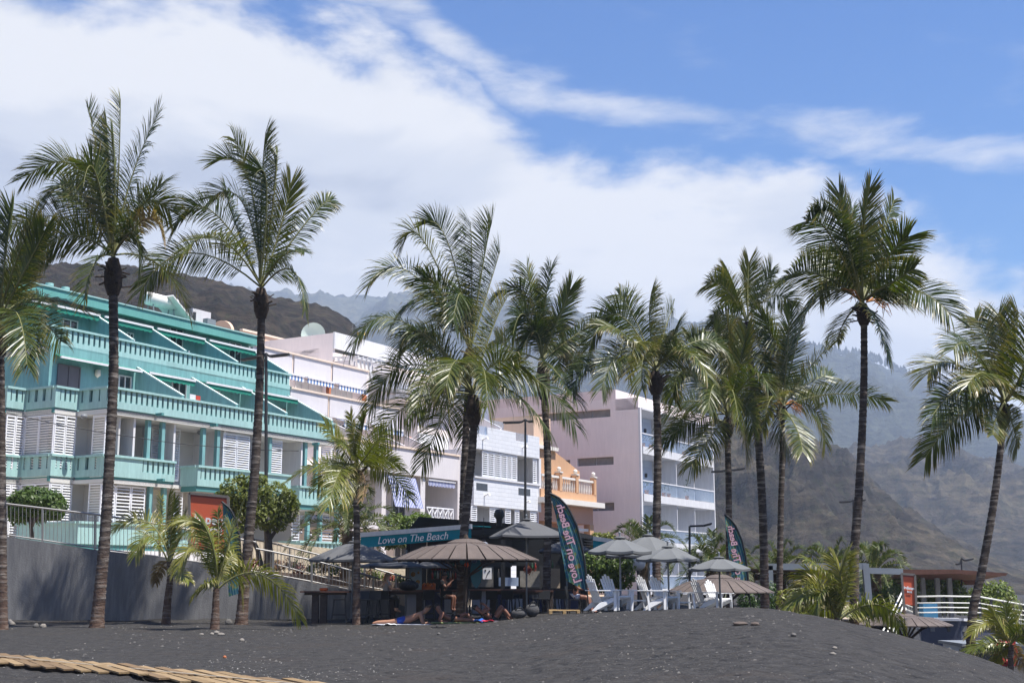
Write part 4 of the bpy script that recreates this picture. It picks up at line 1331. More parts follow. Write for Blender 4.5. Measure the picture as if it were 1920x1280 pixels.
def trunk_material(name, c0, c1, ring, foot):
    m = bpy.data.materials.new(name)
    m.use_nodes = True
    t = m.node_tree
    lk = t.links.new
    b = t.nodes['Principled BSDF']
    b.inputs['Roughness'].default_value = 0.9
    b.inputs['Specular IOR Level'].default_value = 0.2
    uv = N(t, 'ShaderNodeUVMap', uv_map='uv')
    sp = N(t, 'ShaderNodeSeparateXYZ')
    lk(uv.outputs[0], sp.inputs[0])
    tcn = N(t, 'ShaderNodeTexCoord')
    n = N(t, 'ShaderNodeTexNoise', inp={'Scale': 6.0, 'Detail': 8.0, 'Roughness': 0.75})
    lk(tcn.outputs['Object'], n.inputs['Vector'])
    # bands stretched round the stem: noise sampled mostly along its length
    mp = N(t, 'ShaderNodeMapping', inp={'Scale': (1.4, 1.4, 1.0 / ring)})
    lk(tcn.outputs['Object'], mp.inputs[0])
    nb = N(t, 'ShaderNodeTexNoise', inp={'Scale': 1.0, 'Detail': 4.0, 'Roughness': 0.55, 'Distortion': 0.35})
    lk(mp.outputs[0], nb.inputs['Vector'])
    mr = N(t, 'ShaderNodeMapRange', inp={'From Min': 0.50, 'From Max': 0.68})
    lk(nb.outputs[0], mr.inputs[0])
    r = N(t, 'ShaderNodeValToRGB')
    r.color_ramp.elements[0].position, r.color_ramp.elements[1].position = 0.32, 0.7
    r.color_ramp.elements[0].color = (*c0, 1)
    r.color_ramp.elements[1].color = (*c1, 1)
    lk(n.outputs[0], r.inputs[0])
    fr = N(t, 'ShaderNodeMapRange', inp={'From Min': 0.4, 'From Max': 3.2, 'To Min': 0.8, 'To Max': 0.0})
    lk(sp.outputs[1], fr.inputs[0])
    mf = N(t, 'ShaderNodeMix', data_type='RGBA')
    mf.inputs['B'].default_value = (*foot, 1)
    lk(fr.outputs[0], mf.inputs['Factor'])
    lk(r.outputs[0], mf.inputs['A'])
    mx = N(t, 'ShaderNodeMix', data_type='RGBA')
    mx.inputs['B'].default_value = (0.30, 0.265, 0.23, 1)
    s = N(t, 'ShaderNodeMath', operation='MULTIPLY', inp={1: 0.8})
    lk(mr.outputs[0], s.inputs[0])
    lk(s.outputs[0], mx.inputs['Factor'])
    lk(mf.outputs['Result'], mx.inputs['A'])
    lk(mx.outputs['Result'], b.inputs['Base Color'])
    ad = N(t, 'ShaderNodeMath', operation='ADD')
    lk(n.outputs[0], ad.inputs[0])
    lk(nb.outputs[0], ad.inputs[1])
    bp = N(t, 'ShaderNodeBump', inp={'Strength': 1.0, 'Distance': 0.05})
    lk(ad.outputs[0], bp.inputs['Height'])
    lk(bp.outputs[0], b.inputs['Normal'])
    return m
M_TRUNK = trunk_material('coconut_trunk', (0.034, 0.027, 0.024), (0.092, 0.072, 0.060), 0.10, (0.125, 0.076, 0.055))
M_TRUNK2 = trunk_material('date_trunk', (0.05, 0.036, 0.024), (0.11, 0.08, 0.05), 0.2, (0.10, 0.07, 0.045))
M_BOOT = mat('palm_fibre', (0.055, 0.038, 0.028), 0.95, 0.5, 9.0, 0.9, 30)
M_RACHIS = mat('palm_rachis', (0.17, 0.17, 0.06), 0.55, 0.35, 4.0)
M_RACHIS_DRY = mat('dry_rachis', (0.25, 0.16, 0.08), 0.8, 0.3, 4.0)
M_STALK = mat('flower_stalk', (0.40, 0.17, 0.05), 0.8, 0.3, 6.0)
M_NUT = mat('coconut_husk', (0.20, 0.16, 0.05), 0.5, 0.3, 6.0)
UP = Vector((0, 0, 1))

def frond_mesh(p0, pm, pt, rnd, n=58, L=0.9, w=0.05, droop=0.5, vee=0.25, twist=0.0, tw0=0.0, wind=Vector((-0.08, 0, 0)), rr=0.03, start=0.13, keep=0.95, name='frond'):
    """One feather leaf: a rachis bent through three points with a double row of leaflets."""
    c = pm * 2 - p0 * 0.5 - pt * 0.5
    def B(t): return p0 * (1 - t) ** 2 + c * 2 * t * (1 - t) + pt * t * t
    def dB(t):
        d = (c - p0) * 2 * (1 - t) + (pt - c) * 2 * t
        return d.normalized() if d.length > 1e-6 else UP
    rad = Vector((pt.x - p0.x, pt.y - p0.y, 0))
    if rad.length < 0.25:
        a = rnd.uniform(0, 6.28)
        rad = Vector((math.cos(a), math.sin(a), 0))
    rad.normalize()
    S0 = rad.cross(UP).normalized()
    mb = MB()
    nseg = 10
    mb.tube([B(i / nseg) for i in range(nseg + 1)], [rr * (1 - 0.82 * i / nseg) + 0.004 for i in range(nseg + 1)], n=5, caps=False)
    k0 = len(mb.f)
    for sgn in (-1, 1):
        for i in range(n):
            if rnd.random() > keep: continue
            t = start + (1 - start) * (i + rnd.uniform(0.2, 0.8)) / n
            T = dB(t)
            S = (S0 - T * S0.dot(T)).normalized()
            Nn = S.cross(T).normalized()
            if twist or tw0:
                q = Quaternion(T, tw0 + twist * t)
                S = q @ S
                Nn = q @ Nn
            al = math.radians(lerp(74, 26, t ** 1.8) + rnd.uniform(-6, 6))
            be = vee + rnd.uniform(-0.14, 0.14)
            d = T * math.cos(al) + (S * sgn * math.cos(be) + Nn * math.sin(be)) * math.sin(al)
            ll = L * (0.58 + 0.42 * math.sin(math.pi * min(1, (0.08 + 0.80 * t))) ** 0.8) * min(1.0, 0.55 + (t - start) * 4) * rnd.uniform(0.86, 1.08)
            dr = droop * rnd.uniform(0.5, 1.35)
            if rnd.random() < 0.07: dr *= 2.4
            b0 = B(t)
            d = (d + wind * rnd.uniform(0.3, 1.5)).normalized()
            b1 = b0 + d * ll * 0.42 - UP * dr * ll * 0.10
            d1 = (d - UP * dr * 0.75).normalized()
            b2 = b1 + d1 * ll * 0.34
            d2 = (d1 - UP * dr * 1.0 + wind).normalized()
            b3 = b2 + d2 * ll * 0.28
            wv = d.cross(Nn)
            if wv.length < 1e-3: continue
            wv = (wv.normalized() + Nn * rnd.uniform(-0.5, 0.5)).normalized()
            w1 = w * rnd.uniform(0.75, 1.15)
            i0 = len(mb.v)
            mb.v += [tuple(b0 - wv * w1 * 0.3), tuple(b0 + wv * w1 * 0.3), tuple(b1 - wv * w1 * 0.5), tuple(b1 + wv * w1 * 0.5),
                     tuple(b2 - wv * w1 * 0.36), tuple(b2 + wv * w1 * 0.36), tuple(b3)]
            for q, us in (((0, 1, 3, 2), (0, 0, .42, .42)), ((2, 3, 5, 4), (.42, .42, .76, .76)), ((4, 5, 6), (.76, .76, 1.0))):
                mb.f.append(tuple(i0 + k for k in q))
                mb.uv.extend([(u_, t) for u_ in us])
                mb.sm.append(False)
    return mb, k0

def add_frond(parent, origin, p0, pm, pt, rnd, leaf, rach, label=None, **kw):
    """origin: the palm's base (its Empty's location); points in world space."""
    mb, k0 = frond_mesh(p0 - origin, pm - origin, pt - origin, rnd, **kw)
    me = mb.data('frond', leaf)
    me.materials.append(rach)
    idx = np.zeros(len(me.polygons), dtype=np.int32)
    idx[:k0] = 1
    me.polygons.foreach_set('material_index', idx)
    o = bpy.data.objects.new('frond', me)
    COL.objects.link(o)
    o.parent = parent
    if label: o['label'] = label
    return o

def trunk_mesh(pts, r0, r1, rbase=None, ring=0.13, n=14, rnd=None):
    """A leaning, ringed stem along a list of points."""
    P = [Vector(p) for p in pts]
    seg = [0]
    for a, b in zip(P, P[1:]): seg.append(seg[-1] + (b - a).length)
    Lt = seg[-1]
    def cr(s):
        for i in range(len(P) - 1):
            if s <= seg[i + 1] or i == len(P) - 2:
                t = (s - seg[i]) / max(1e-6, seg[i + 1] - seg[i])
                pa = P[max(0, i - 1)]; pb = P[i]; pc = P[i + 1]; pd = P[min(len(P) - 1, i + 2)]
                return 0.5 * ((2 * pb) + (pc - pa) * t + (2 * pa - 5 * pb + 4 * pc - pd) * t * t + (3 * pb - pa - 3 * pc + pd) * t ** 3)
    pts2, rads = [], []
    s = 0.0
    k = 0
    while s < Lt:
        f = s / Lt
        r = lerp(r0, r1, f)
        if rbase: r += (rbase - r0) * math.exp(-s / 0.45)
        pts2.append(cr(s)); rads.append(r * (1.05 if k % 2 == 0 else 0.955) * rnd.uniform(0.97, 1.03))
        s += ring * 0.5 * rnd.uniform(0.75, 1.3)
        k += 1
    pts2.append(P[-1]); rads.append(r1)
    return MB().tube(pts2, rads, n=n)

def palm(name, label, group, base, Y, trunk, widths, crown, fronds, seed, Lf=4.6, leafL=1.02, n=98, w=0.037, leaf=None, boot=True, extra=6, droop=0.34, nuts=0, stalks=0, dry=(), young=False, crown2=None, lean=0.0, keep=0.95, z0=None, start=0.13, rr=0.032):
    """base, trunk, crown, fronds in photo pixels; Y the distance of the palm; widths = stem half-widths in metres (bottom, top, foot)."""
    rnd = random.Random(seed)
    leaf = leaf or M_COCO
    b = at(base[0], base[1], Y)
    b.z = min(b.z, ground_full(b.x, b.y))
    root = empty(name, b, 0, label, 'palm tree', group)
    pts = [b - b] + [at(px, py, Y + lean * (i + 1) / max(1, len(trunk))) - b for i, (px, py) in enumerate(trunk)]
    pts[0] = Vector((0, 0, -0.25))
    if not boot: pts.append(at(crown[0], crown[1], Y + lean) - b)
    o = trunk_mesh(pts, widths[0] * 0.84, widths[1] * 0.84, widths[2] * 0.9, rnd=rnd).build('trunk', M_TRUNK, root)
    Yc = Y + lean
    co = at(crown[0], crown[1], Yc)
    top = pts[-1] + b
    if boot:
        mb = MB()
        r = widths[1]
        axis = co - top
        L = max(0.5, axis.length)
        mb.tube([top - b - axis * 0.12, top - b + axis * 0.15, top - b + axis * 0.5, top - b + axis * 0.9], [r * 1.1, r * 1.7, r * 1.75, r * 1.0], n=12)
        for k in range(14):
            a = rnd.uniform(0, 6.28)
            p = top - b + axis * rnd.uniform(0.1, 0.7)
            q = Vector((math.cos(a), math.sin(a), rnd.uniform(-0.5, 1.1)))
            mb.bar(p + Vector((q.x, q.y, 0)) * r * 1.2, p + Vector((q.x, q.y, 0)) * r * 1.6 + q * rnd.uniform(0.12, 0.3), 0.09, 0.03)
        mb.build('fibre_sheath', M_BOOT, root)
    def spread(p0, pm, pt, sg):
        """Give the frond its true length by leaning it towards or away from the camera."""
        proj = (pm - p0).length + (pt - pm).length
        d = math.sqrt(max(0.0, Lf * Lf - proj * proj)) * 0.75 * sg
        return d
    for i, fr in enumerate(fronds):
        mx_, my_, tx, ty = fr[:4]
        opt = fr[4] if len(fr) > 4 else {}
        c0 = crown2 if (crown2 and opt.get('c2')) else crown
        p0 = at(c0[0] + rnd.uniform(-3, 3), c0[1] + rnd.uniform(-4, 4), Yc)
        if 's' in opt: p0 = at(opt['s'][0], opt['s'][1], Yc)
        sg = opt.get('d', rnd.choice((-1, 1)) * rnd.uniform(0.4, 1.0))
        pm0, pt0 = at(mx_, my_, Yc), at(tx, ty, Yc)
        d = spread(p0, pm0, pt0, sg)
        d = max(-3.2, min(3.2, d))
        pm, pt = at(mx_, my_, Yc + d * 0.55), at(tx, ty, Yc + d)
        isdry = opt.get('dry', False)
        rise = (p0 - pt0).z * -1
        if rise > 0.9 * (pt0 - p0).length and 'v' not in opt and rnd.random() < 0.65:
            opt = dict(opt, v=rnd.uniform(0.75, 1.15), dr=opt.get('dr', droop) * 0.4)   # young upright leaves still half folded
        add_frond(root, b, p0, pm, pt, rnd, M_DRYLEAF if isdry else leaf, M_RACHIS_DRY if isdry else M_RACHIS, label=('dry brown frond' if isdry else None),
                  n=n, L=leafL * opt.get('L', 1.0), w=w, droop=opt.get('dr', droop) * rnd.uniform(0.8, 1.25), tw0=opt.get('tw', rnd.choice((-1, 1)) * rnd.uniform(0.35, 1.25)), twist=rnd.uniform(-0.5, 0.5), vee=opt.get('v', rnd.uniform(0.05, 0.4)), keep=opt.get('k', keep), start=start, rr=rr)
    extra = extra // 3
    for k in range(extra):                     # leaves that point mostly at or away from the camera
        a = rnd.choice((-1, 1)) * math.pi / 2 + rnd.uniform(-0.75, 0.75)
        e = rnd.uniform(-0.3, 0.75)
        c0 = crown2 if (crown2 and k % 2) else crown
        p0 = at(c0[0], c0[1], Yc)
        dr_ = Vector((math.cos(a) * math.cos(e), math.sin(a) * math.cos(e), math.sin(e)))
        Lk = Lf * rnd.uniform(0.75, 1.0)
        pm = p0 + dr_ * Lk * 0.5 + UP * 0.1 * Lk
        pt = p0 + dr_ * Lk * 0.88 - UP * 0.22 * Lk
        add_frond(root, b, p0, pm, pt, rnd, leaf, M_RACHIS, n=n, L=leafL, w=w, droop=droop, twist=rnd.uniform(-0.5, 0.5), start=start, rr=rr, keep=keep)
    for k in range(stalks):
        a = rnd.uniform(0, 6.28)
        p0 = co - b + Vector((math.cos(a), math.sin(a), 0)) * 0.15
        mb = MB()
        q = p0 + Vector((math.cos(a) * 0.6, math.sin(a) * 0.6, rnd.uniform(-0.1, 0.35)))
        mb.tube([p0, (p0 + q) / 2 + UP * 0.1, q], [0.03, 0.025, 0.01], n=6)
        for j in range(9):
            e_ = q + Vector((rnd.uniform(-0.3, 0.3), rnd.uniform(-0.3, 0.3), rnd.uniform(-0.45, 0.05)))
            mb.tube([lerp(p0, q, rnd.uniform(0.4, 0.95)), e_], [0.014, 0.006], n=4)
        mb.build('flower_stalk', M_STALK, root)
    for k in range(nuts):
        a = rnd.uniform(0, 6.28)
        c = co - b + Vector((math.cos(a) * 0.33, math.sin(a) * 0.33, rnd.uniform(-0.55, -0.2)))
        MB().ball(c, 0.13, 8, 6, (1, 1, 1.25)).build('coconut', M_NUT, root)
    return root

TALL = 'coconut palms along the black sand beach'
YNG = 'young coconut palms planted in the sand'
U_ = dict
palm('coconut_palm', 'tall coconut palm cut off by the left edge of the photo', TALL, (6, 1178), 38.0, [(4, 1050), (3, 900), (2, 760), (1, 660)], (0.17, 0.13, 0.24), (-2, 605),
     [(60, 560, 152, 578), (50, 500, 82, 436), (55, 590, 115, 640), (8, 500, 22, 395), (30, 490, 62, 415), (-60, 530, -120, 590), (-50, 600, -90, 690), (-40, 500, -60, 420), (20, 545, 60, 470), (35, 610, 70, 665)], 1, extra=4)
palm('coconut_palm', 'tall coconut palm with swollen foot standing before the grey wall, left of two young palms', TALL, (181, 1173), 39.5, [(190, 1080), (197, 1000), (206, 850), (213, 690), (212, 545)], (0.215, 0.165, 0.33), (213, 478),
     [(222, 330, 226, 186, U_(tw=1.4, L=.8)), (190, 330, 166, 203, U_(L=.8)), (243, 345, 297, 212, U_(d=-.5, tw=-.3, v=.1)), (148, 318, 50, 332), (140, 350, 80, 392), (178, 322, 156, 350, U_(d=-1)), (118, 408, 8, 432), (128, 440, 62, 500),
      (262, 385, 318, 395), (258, 400, 302, 345), (180, 490, 158, 562, U_(L=.8)), (248, 435, 262, 495), (205, 340, 200, 232, U_(L=.8)), (275, 410, 306, 450, U_(dry=True, L=.5)), (165, 400, 120, 360), (215, 360, 212, 250)], 2, extra=5)
palm('coconut_palm', 'tall coconut palm whose lowest fronds are yellow, left of the flat-topped tree', TALL, (452, 1167), 42.5, [(458, 1100), (467, 1000), (478, 880), (487, 720), (490, 590)], (0.215, 0.15, 0.31), (489, 535),
     [(467, 340, 408, 302), (490, 370, 498, 248, U_(L=.85)), (474, 370, 440, 262), (500, 350, 476, 330, U_(d=-1)), (396, 395, 326, 424), (358, 474, 264, 544), (580, 410, 620, 378, U_(L=.7, tw=1.0)), (545, 505, 572, 578, U_(L=.75)),
      (528, 420, 545, 345), (445, 430, 425, 360), (530, 480, 570, 472, U_(L=.6)), (510, 400, 520, 290), (455, 380, 395, 372)], 3, extra=4)
palm('coconut_palm', 'dense low-crowned coconut palm rising behind the wooden parasol, in front of its taller twin', TALL, (863, 1160), 44.5, [(867, 1040), (874, 960), (885, 850), (889, 790)], (0.19, 0.155, 0.25), (887, 735),
     [(750, 600, 664, 642, U_(dr=.9)), (785, 620, 742, 700, U_(dr=.9)), (763, 684, 692, 772, U_(dr=.8)), (768, 756, 698, 860, U_(dr=.9)), (838, 775, 792, 870, U_(dr=.8)), (821, 695, 780, 770, U_(dr=1.1)), (985, 702, 1078, 795, U_(dr=.8)), (956, 731, 1030, 808, U_(dr=.9)),
      (922, 620, 950, 560), (905, 690, 914, 762, U_(dr=1, d=-1)), (820, 650, 770, 640, U_(dr=.7)), (850, 690, 838, 760, U_(dr=1, d=-1)), (930, 680, 985, 690, U_(dr=.9))],
     4, extra=6, leafL=1.12, droop=0.45, n=92)
palm('coconut_palm', 'taller twin coconut palm whose pale trunk stands just left of the dense one', TALL, (866, 1152), 46.0, [(867, 1040), (868, 960), (872, 850), (877, 740), (880, 690)], (0.18, 0.14, 0.24), (881, 650),
     [(845, 470, 806, 415), (905, 500, 922, 418), (800, 460, 758, 455), (768, 510, 692, 534), (885, 510, 882, 416), (912, 555, 938, 470), (866, 552, 850, 600, U_(d=-1)), (840, 560, 790, 520),
      (850, 600, 822, 540), (800, 560, 735, 610, U_(dr=.9))],
     44, extra=4, leafL=1.08, droop=0.42, n=90)
palm('coconut_palm', 'coconut palm standing behind the larger feather flag', TALL, (1024, 1155), 48.0, [(1026, 1050), (1028, 960), (1026, 840), (1020, 740)], (0.175, 0.15, 0.22), (1016, 672),
     [(1002, 585, 988, 503), (1022, 570, 1033, 505), (1050, 590, 1068, 545), (985, 552, 930, 556), (985, 590, 962, 626), (1074, 632, 1158, 574, U_(L=.55)), (955, 650, 930, 636), (1045, 700, 1080, 748), (1040, 600, 1060, 620), (1000, 620, 968, 690), (1050, 650, 1075, 690), (1010, 600, 1002, 545)],
     5, extra=7, droop=0.45, Lf=4.2)
palm('coconut_palm', 'coconut palm in front of the pink and white hotel balconies', TALL, (1231, 1150), 47.0, [(1231, 1000), (1233, 880), (1233, 800), (1230, 735)], (0.19, 0.16, 0.24), (1228, 692),
     [(1218, 605, 1222, 545, U_(L=.8)), (1188, 592, 1160, 552), (1246, 620, 1262, 578), (1255, 640, 1268, 615), (1160, 590, 1105, 650), (1122, 674, 1074, 732), (1170, 660, 1128, 728), (1208, 668, 1204, 728, U_(d=-1)), (1312, 638, 1366, 668), (1250, 695, 1264, 748), (1175, 630, 1130, 610), (1200, 640, 1175, 700), (1270, 660, 1300, 700)],
     6, extra=6, Lf=4.2, droop=0.45)
palm('coconut_palm', 'lowest crowned coconut palm of the tight cluster right of the hotel', TALL, (1368, 1125), 49.0, [(1367, 1000), (1366, 900), (1364, 815)], (0.165, 0.135, 0.2), (1364, 778),
     [(1295, 695, 1262, 735), (1290, 752, 1236, 794), (1298, 790, 1240, 832), (1335, 815, 1295, 874), (1350, 680, 1338, 608), (1385, 690, 1400, 620), (1395, 758, 1413, 806), (1410, 705, 1440, 725), (1342, 720, 1328, 768, U_(d=-1)), (1325, 690, 1300, 640), (1368, 690, 1366, 612), (1390, 800, 1400, 850), (1330, 740, 1300, 700), (1372, 730, 1385, 790, U_(d=-1))],
     7, extra=7, Lf=4.2, droop=0.48)
palm('coconut_palm', 'coconut palm with the higher crown at the back of the cluster right of the hotel', TALL, (1434, 1138), 52.0, [(1430, 960), (1420, 800), (1408, 690), (1403, 640)], (0.215, 0.17, 0.25), (1401, 600),
     [(1402, 545, 1404, 492), (1360, 540, 1326, 532), (1362, 590, 1334, 600), (1448, 555, 1486, 572), (1428, 545, 1446, 508), (1368, 620, 1346, 660), (1432, 610, 1464, 655), (1380, 545, 1366, 510), (1420, 640, 1440, 690), (1380, 640, 1368, 690)],
     8, extra=7, Lf=3.8)
palm('coconut_palm', 'coconut palm with orange flower stalks on the right of the tight cluster', TALL, (1459, 1140), 50.0, [(1464, 960), (1467, 850), (1466, 785)], (0.155, 0.13, 0.2), (1467, 758),
     [(1476, 665, 1480, 588), (1455, 655, 1428, 592), (1522, 685, 1580, 623, U_(L=.8)), (1567, 738, 1660, 752, U_(L=.8)), (1524, 765, 1548, 830), (1440, 735, 1398, 765), (1462, 790, 1478, 840), (1492, 800, 1505, 846), (1520, 715, 1560, 705), (1490, 660, 1510, 600), (1440, 690, 1410, 660), (1500, 720, 1540, 770), (1450, 760, 1420, 810)],
     9, extra=7, Lf=4.2, stalks=5)
palm('coconut_palm', 'tallest coconut palm of all with a long bare trunk and orange flower stalks', TALL, (1597, 1152), 35.5, [(1602, 1050), (1610, 930), (1617, 800), (1620, 700), (1620, 605)], (0.165, 0.11, 0.22), (1617, 565),
     [(1617, 455, 1630, 355, U_(L=.8)), (1592, 465, 1574, 363, U_(L=.8)), (1578, 425, 1528, 398), (1552, 434, 1510, 420), (1648, 465, 1676, 376, U_(tw=1.3, L=.7)), (1664, 485, 1702, 444), (1528, 512, 1470, 530), (1542, 548, 1494, 640), (1706, 542, 1782, 590), (1672, 530, 1714, 504, U_(L=.8)), (1642, 600, 1664, 666, U_(L=.7)),
      (1602, 480, 1598, 390), (1572, 500, 1540, 470), (1640, 545, 1700, 560), (1585, 600, 1570, 640, U_(L=.7)), (1630, 480, 1650, 430)],
     10, extra=5, stalks=5)
palm('coconut_palm', 'rightmost tall coconut palm with a curving trunk by the terrace railing', TALL, (1812, 1224), 38.0, [(1824, 1150), (1840, 1075), (1862, 950), (1875, 850), (1881, 795)], (0.168, 0.113, 0.235), (1884, 752),
     [(1880, 665, 1872, 588), (1900, 665, 1910, 586), (1826, 655, 1788, 655), (1790, 682, 1740, 700), (1808, 732, 1750, 776), (1808, 772, 1736, 856), (1940, 690, 1990, 680), (1935, 750, 1985, 800), (1900, 800, 1908, 838, U_(L=.7)), (1866, 790, 1862, 815, U_(L=.6)), (1850, 645, 1828, 596), (1915, 700, 1935, 620), (1850, 700, 1815, 720)],
     11, extra=5, Lf=4.3)
palm('coconut_palm', 'slim half-grown coconut palm beside the high wooden bar table', TALL, (668, 1166), 42.2, [(669, 1080), (669, 1000), (668, 930), (668, 905)], (0.15, 0.115, 0.18), (669, 878),
     [(640, 838, 612, 798), (664, 830, 656, 776, U_(L=.6, tw=1.4)), (676, 825, 686, 778, U_(L=.6)), (604, 868, 545, 896), (632, 872, 596, 912), (722, 880, 768, 934), (702, 856, 750, 872), (684, 900, 678, 936, U_(dry=True, d=-1, L=.5, k=.7)), (690, 850, 720, 810), (650, 890, 640, 935), (660, 850, 640, 830)],
     12, extra=4, Lf=2.9, leafL=0.7, n=76, w=0.032, boot=True, leaf=M_YOUNG, rr=0.025)
palm('young_coconut_palm', 'young coconut palm with a short bottle trunk, left of the pair by the grey wall', YNG, (311, 1168), 42.6, [(314, 1130), (318, 1095), (319, 1068)], (0.16, 0.11, 0.21), (318, 1052),
     [(313, 990, 317, 926, U_(L=.8)), (306, 990, 302, 932, U_(L=.7)), (274, 976, 206, 996), (280, 1004, 254, 1040, U_(d=-.6)), (335, 1005, 348, 962), (302, 1062, 292, 1092, U_(dry=True, L=.6)), (336, 1072, 354, 1088, U_(L=.7)), (322, 990, 328, 935, U_(L=.7)), (345, 1000, 372, 1010)],
     13, extra=2, Lf=2.4, leafL=0.6, n=70, w=0.032, leaf=M_YOUNG, boot=False, rr=0.028, droop=0.6)
palm('young_coconut_palm', 'young coconut palm with one long frond arching right over the sand', YNG, (402, 1180), 38.0, [(404, 1150), (405, 1118)], (0.15, 0.10, 0.21), (406, 1102),
     [(430, 1015, 458, 938, U_(L=.7)), (410, 1020, 408, 960, U_(L=.7)), (388, 1000, 330, 975), (368, 1028, 334, 1064, U_(d=-.6)), (488, 1076, 562, 1158, U_(d=-.4, L=1.1)), (386, 1096, 366, 1114, U_(L=.8)), (440, 1040, 456, 1120, U_(dr=1.0)), (400, 1030, 380, 980), (425, 1050, 432, 985)],
     14, extra=2, Lf=2.6, leafL=0.62, n=72, w=0.032, leaf=M_YOUNG, boot=False, rr=0.03, droop=0.7)
palm('young_coconut_palm', 'young coconut palm spreading at the crest of the sand bank below the tallest palm', YNG, (1570, 1185), 34.0, [(1570, 1170)], (0.13, 0.11, 0.15), (1571, 1160),
     [(1556, 1090, 1516, 1050), (1574, 1090, 1586, 1040), (1590, 1100, 1600, 1048), (1528, 1080, 1492, 1100), (1520, 1115, 1470, 1146), (1545, 1110, 1530, 1150, U_(d=-.8)), (1642, 1132, 1686, 1172, U_(d=-.4, dr=.9)), (1535, 1105, 1490, 1128), (1600, 1140, 1625, 1165), (1550, 1140, 1510, 1165), (1580, 1110, 1566, 1050)],
     15, extra=2, Lf=2.2, leafL=0.55, n=66, w=0.03, leaf=M_YOUNG, boot=False, rr=0.028, droop=0.6)
palm('young_coconut_palm', 'young coconut palm in the bottom right corner beside the red lifebuoy', YNG, (1894, 1262), 37.0, [(1895, 1240), (1896, 1218)], (0.10, 0.08, 0.13), (1896, 1208),
     [(1890, 1172, 1884, 1136), (1905, 1172, 1918, 1140), (1862, 1166, 1822, 1188), (1858, 1205, 1814, 1218), (1920, 1190, 1945, 1218), (1880, 1180, 1862, 1150), (1915, 1175, 1940, 1165), (1880, 1220, 1865, 1240, U_(L=.7)), (1905, 1225, 1922, 1248, U_(dry=True, L=.7))],
     16, extra=2, Lf=1.8, leafL=0.48, n=60, w=0.03, leaf=M_YOUNG, boot=False, rr=0.022, droop=0.5)

def date_palm(label, px, py, Y, R_, nf, seed, zb, trunk_r=0.3, hmin=-0.35, leafL=0.36):
    """Canary date palm: a stout trunk under a fountain of stiff fronds."""
    rnd = random.Random(seed)
    c = at(px, py, Y)
    b = Vector((c.x, c.y, zb))
    root = empty('date_palm', b, 0, label, 'palm tree', 'date palms behind the beach bar')
    top = c - b
    trunk_mesh([(0, 0, -0.2), top * 0.5, top - UP * 0.1], trunk_r, trunk_r * 0.95, trunk_r * 1.15, ring=0.2, n=10, rnd=rnd).build('trunk', M_TRUNK2, root)
    for k in range(nf):
        a = k * 2.399 + rnd.uniform(-0.25, 0.25)
        e = lerp(1.35, hmin, (k / nf) ** 0.8) + rnd.uniform(-0.12, 0.12)
        d = Vector((math.cos(a) * math.cos(e), math.sin(a) * math.cos(e), math.sin(e)))
        L = R_ * rnd.uniform(0.85, 1.1)
        p0 = c + Vector((d.x, d.y, 0)) * 0.1
        pm = p0 + d * L * 0.55 + UP * 0.04 * L
        pt = p0 + d * L * 0.93 - UP * L * (0.2 + 0.2 * math.cos(e))
        add_frond(root, b, p0, pm, pt, rnd, M_DATE, M_RACHIS, n=40, L=leafL, w=0.045, droop=0.12, vee=0.55, twist=rnd.uniform(-0.3, 0.3), start=0.1, rr=0.022)
    return root
date_palm('date palm behind the slim coconut palm and left umbrella', 655, 990, 52, 2.5, 26, 31, 1.5)
date_palm('date palm standing in front of the pink hotel wall', 1206, 1030, 60, 2.2, 24, 32, 0.3)
date_palm('date palm behind the smaller feather flag', 1335, 1060, 58, 2.2, 24, 33, 0.3)
date_palm('date palm seen between the thin trunks of the cluster', 1462, 1072, 62, 2.0, 22, 34, -0.3)
date_palm('date palm left of the tallest palm trunk, over the grey pergola', 1562, 1072, 60, 2.0, 24, 35, -0.5)
date_palm('date palm right of the tallest palm trunk, over the grey pergola', 1640, 1070, 60, 2.1, 24, 36, -0.6)
date_palm('date palm under the pergola roofs, left of the orange sign', 1655, 1112, 63, 1.7, 20, 37, -0.8)
# ------------------------------------------------------------------ promenade, walls and railings
M_GREYWALL = mat('grey_painted_wall', (0.185, 0.184, 0.186), 0.75, 0.10, 0.7, 0.3, 25, stain=0.3)
M_CREAMWALL = mat('cream_stone_wall', (0.66, 0.57, 0.43), 0.85, 0.10, 2.0, 0.4, 14)
M_TAN = mat('tan_paving', (0.40, 0.32, 0.235), 0.85, 0.12, 2.0, 0.3, 20)
M_KERB = mat('brown_kerb', (0.15, 0.115, 0.095), 0.85, 0.15, 3.0, 0.3, 20)
M_WOOD = mat('dark_bar_wood', (0.085, 0.038, 0.026), 0.55, 0.3, 6.0, 0.2, 30)
M_WOODPOST = mat('weathered_post', (0.055, 0.040, 0.034), 0.8, 0.3, 6.0, 0.4, 20)
M_BOARD = mat('pine_boards', (0.50, 0.335, 0.155), 0.75, 0.22, 5.0, 0.3, 30)
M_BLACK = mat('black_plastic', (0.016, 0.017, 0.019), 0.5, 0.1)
M_GREYCLOTH = mat('grey_canvas', (0.130, 0.136, 0.139), 0.9, 0.06, 2.0, 0.1, 60)
M_DKCLOTH = mat('dark_grey_canvas', (0.098, 0.100, 0.106), 0.9, 0.08, 2.0, 0.1, 60)
M_TEAL = mat('teal_canvas', (0.0, 0.215, 0.275), 0.8, 0.05)
M_PLANK = mat('brown_parasol_plank', (0.112, 0.088, 0.077), 0.75, 0.2, 4.0, 0.3, 25)
M_ADI = mat('white_garden_chair', (0.80, 0.80, 0.80), 0.55, 0.03, 3.0)
M_NAVY = mat('navy_panel', (0.035, 0.042, 0.10), 0.5, 0.1)
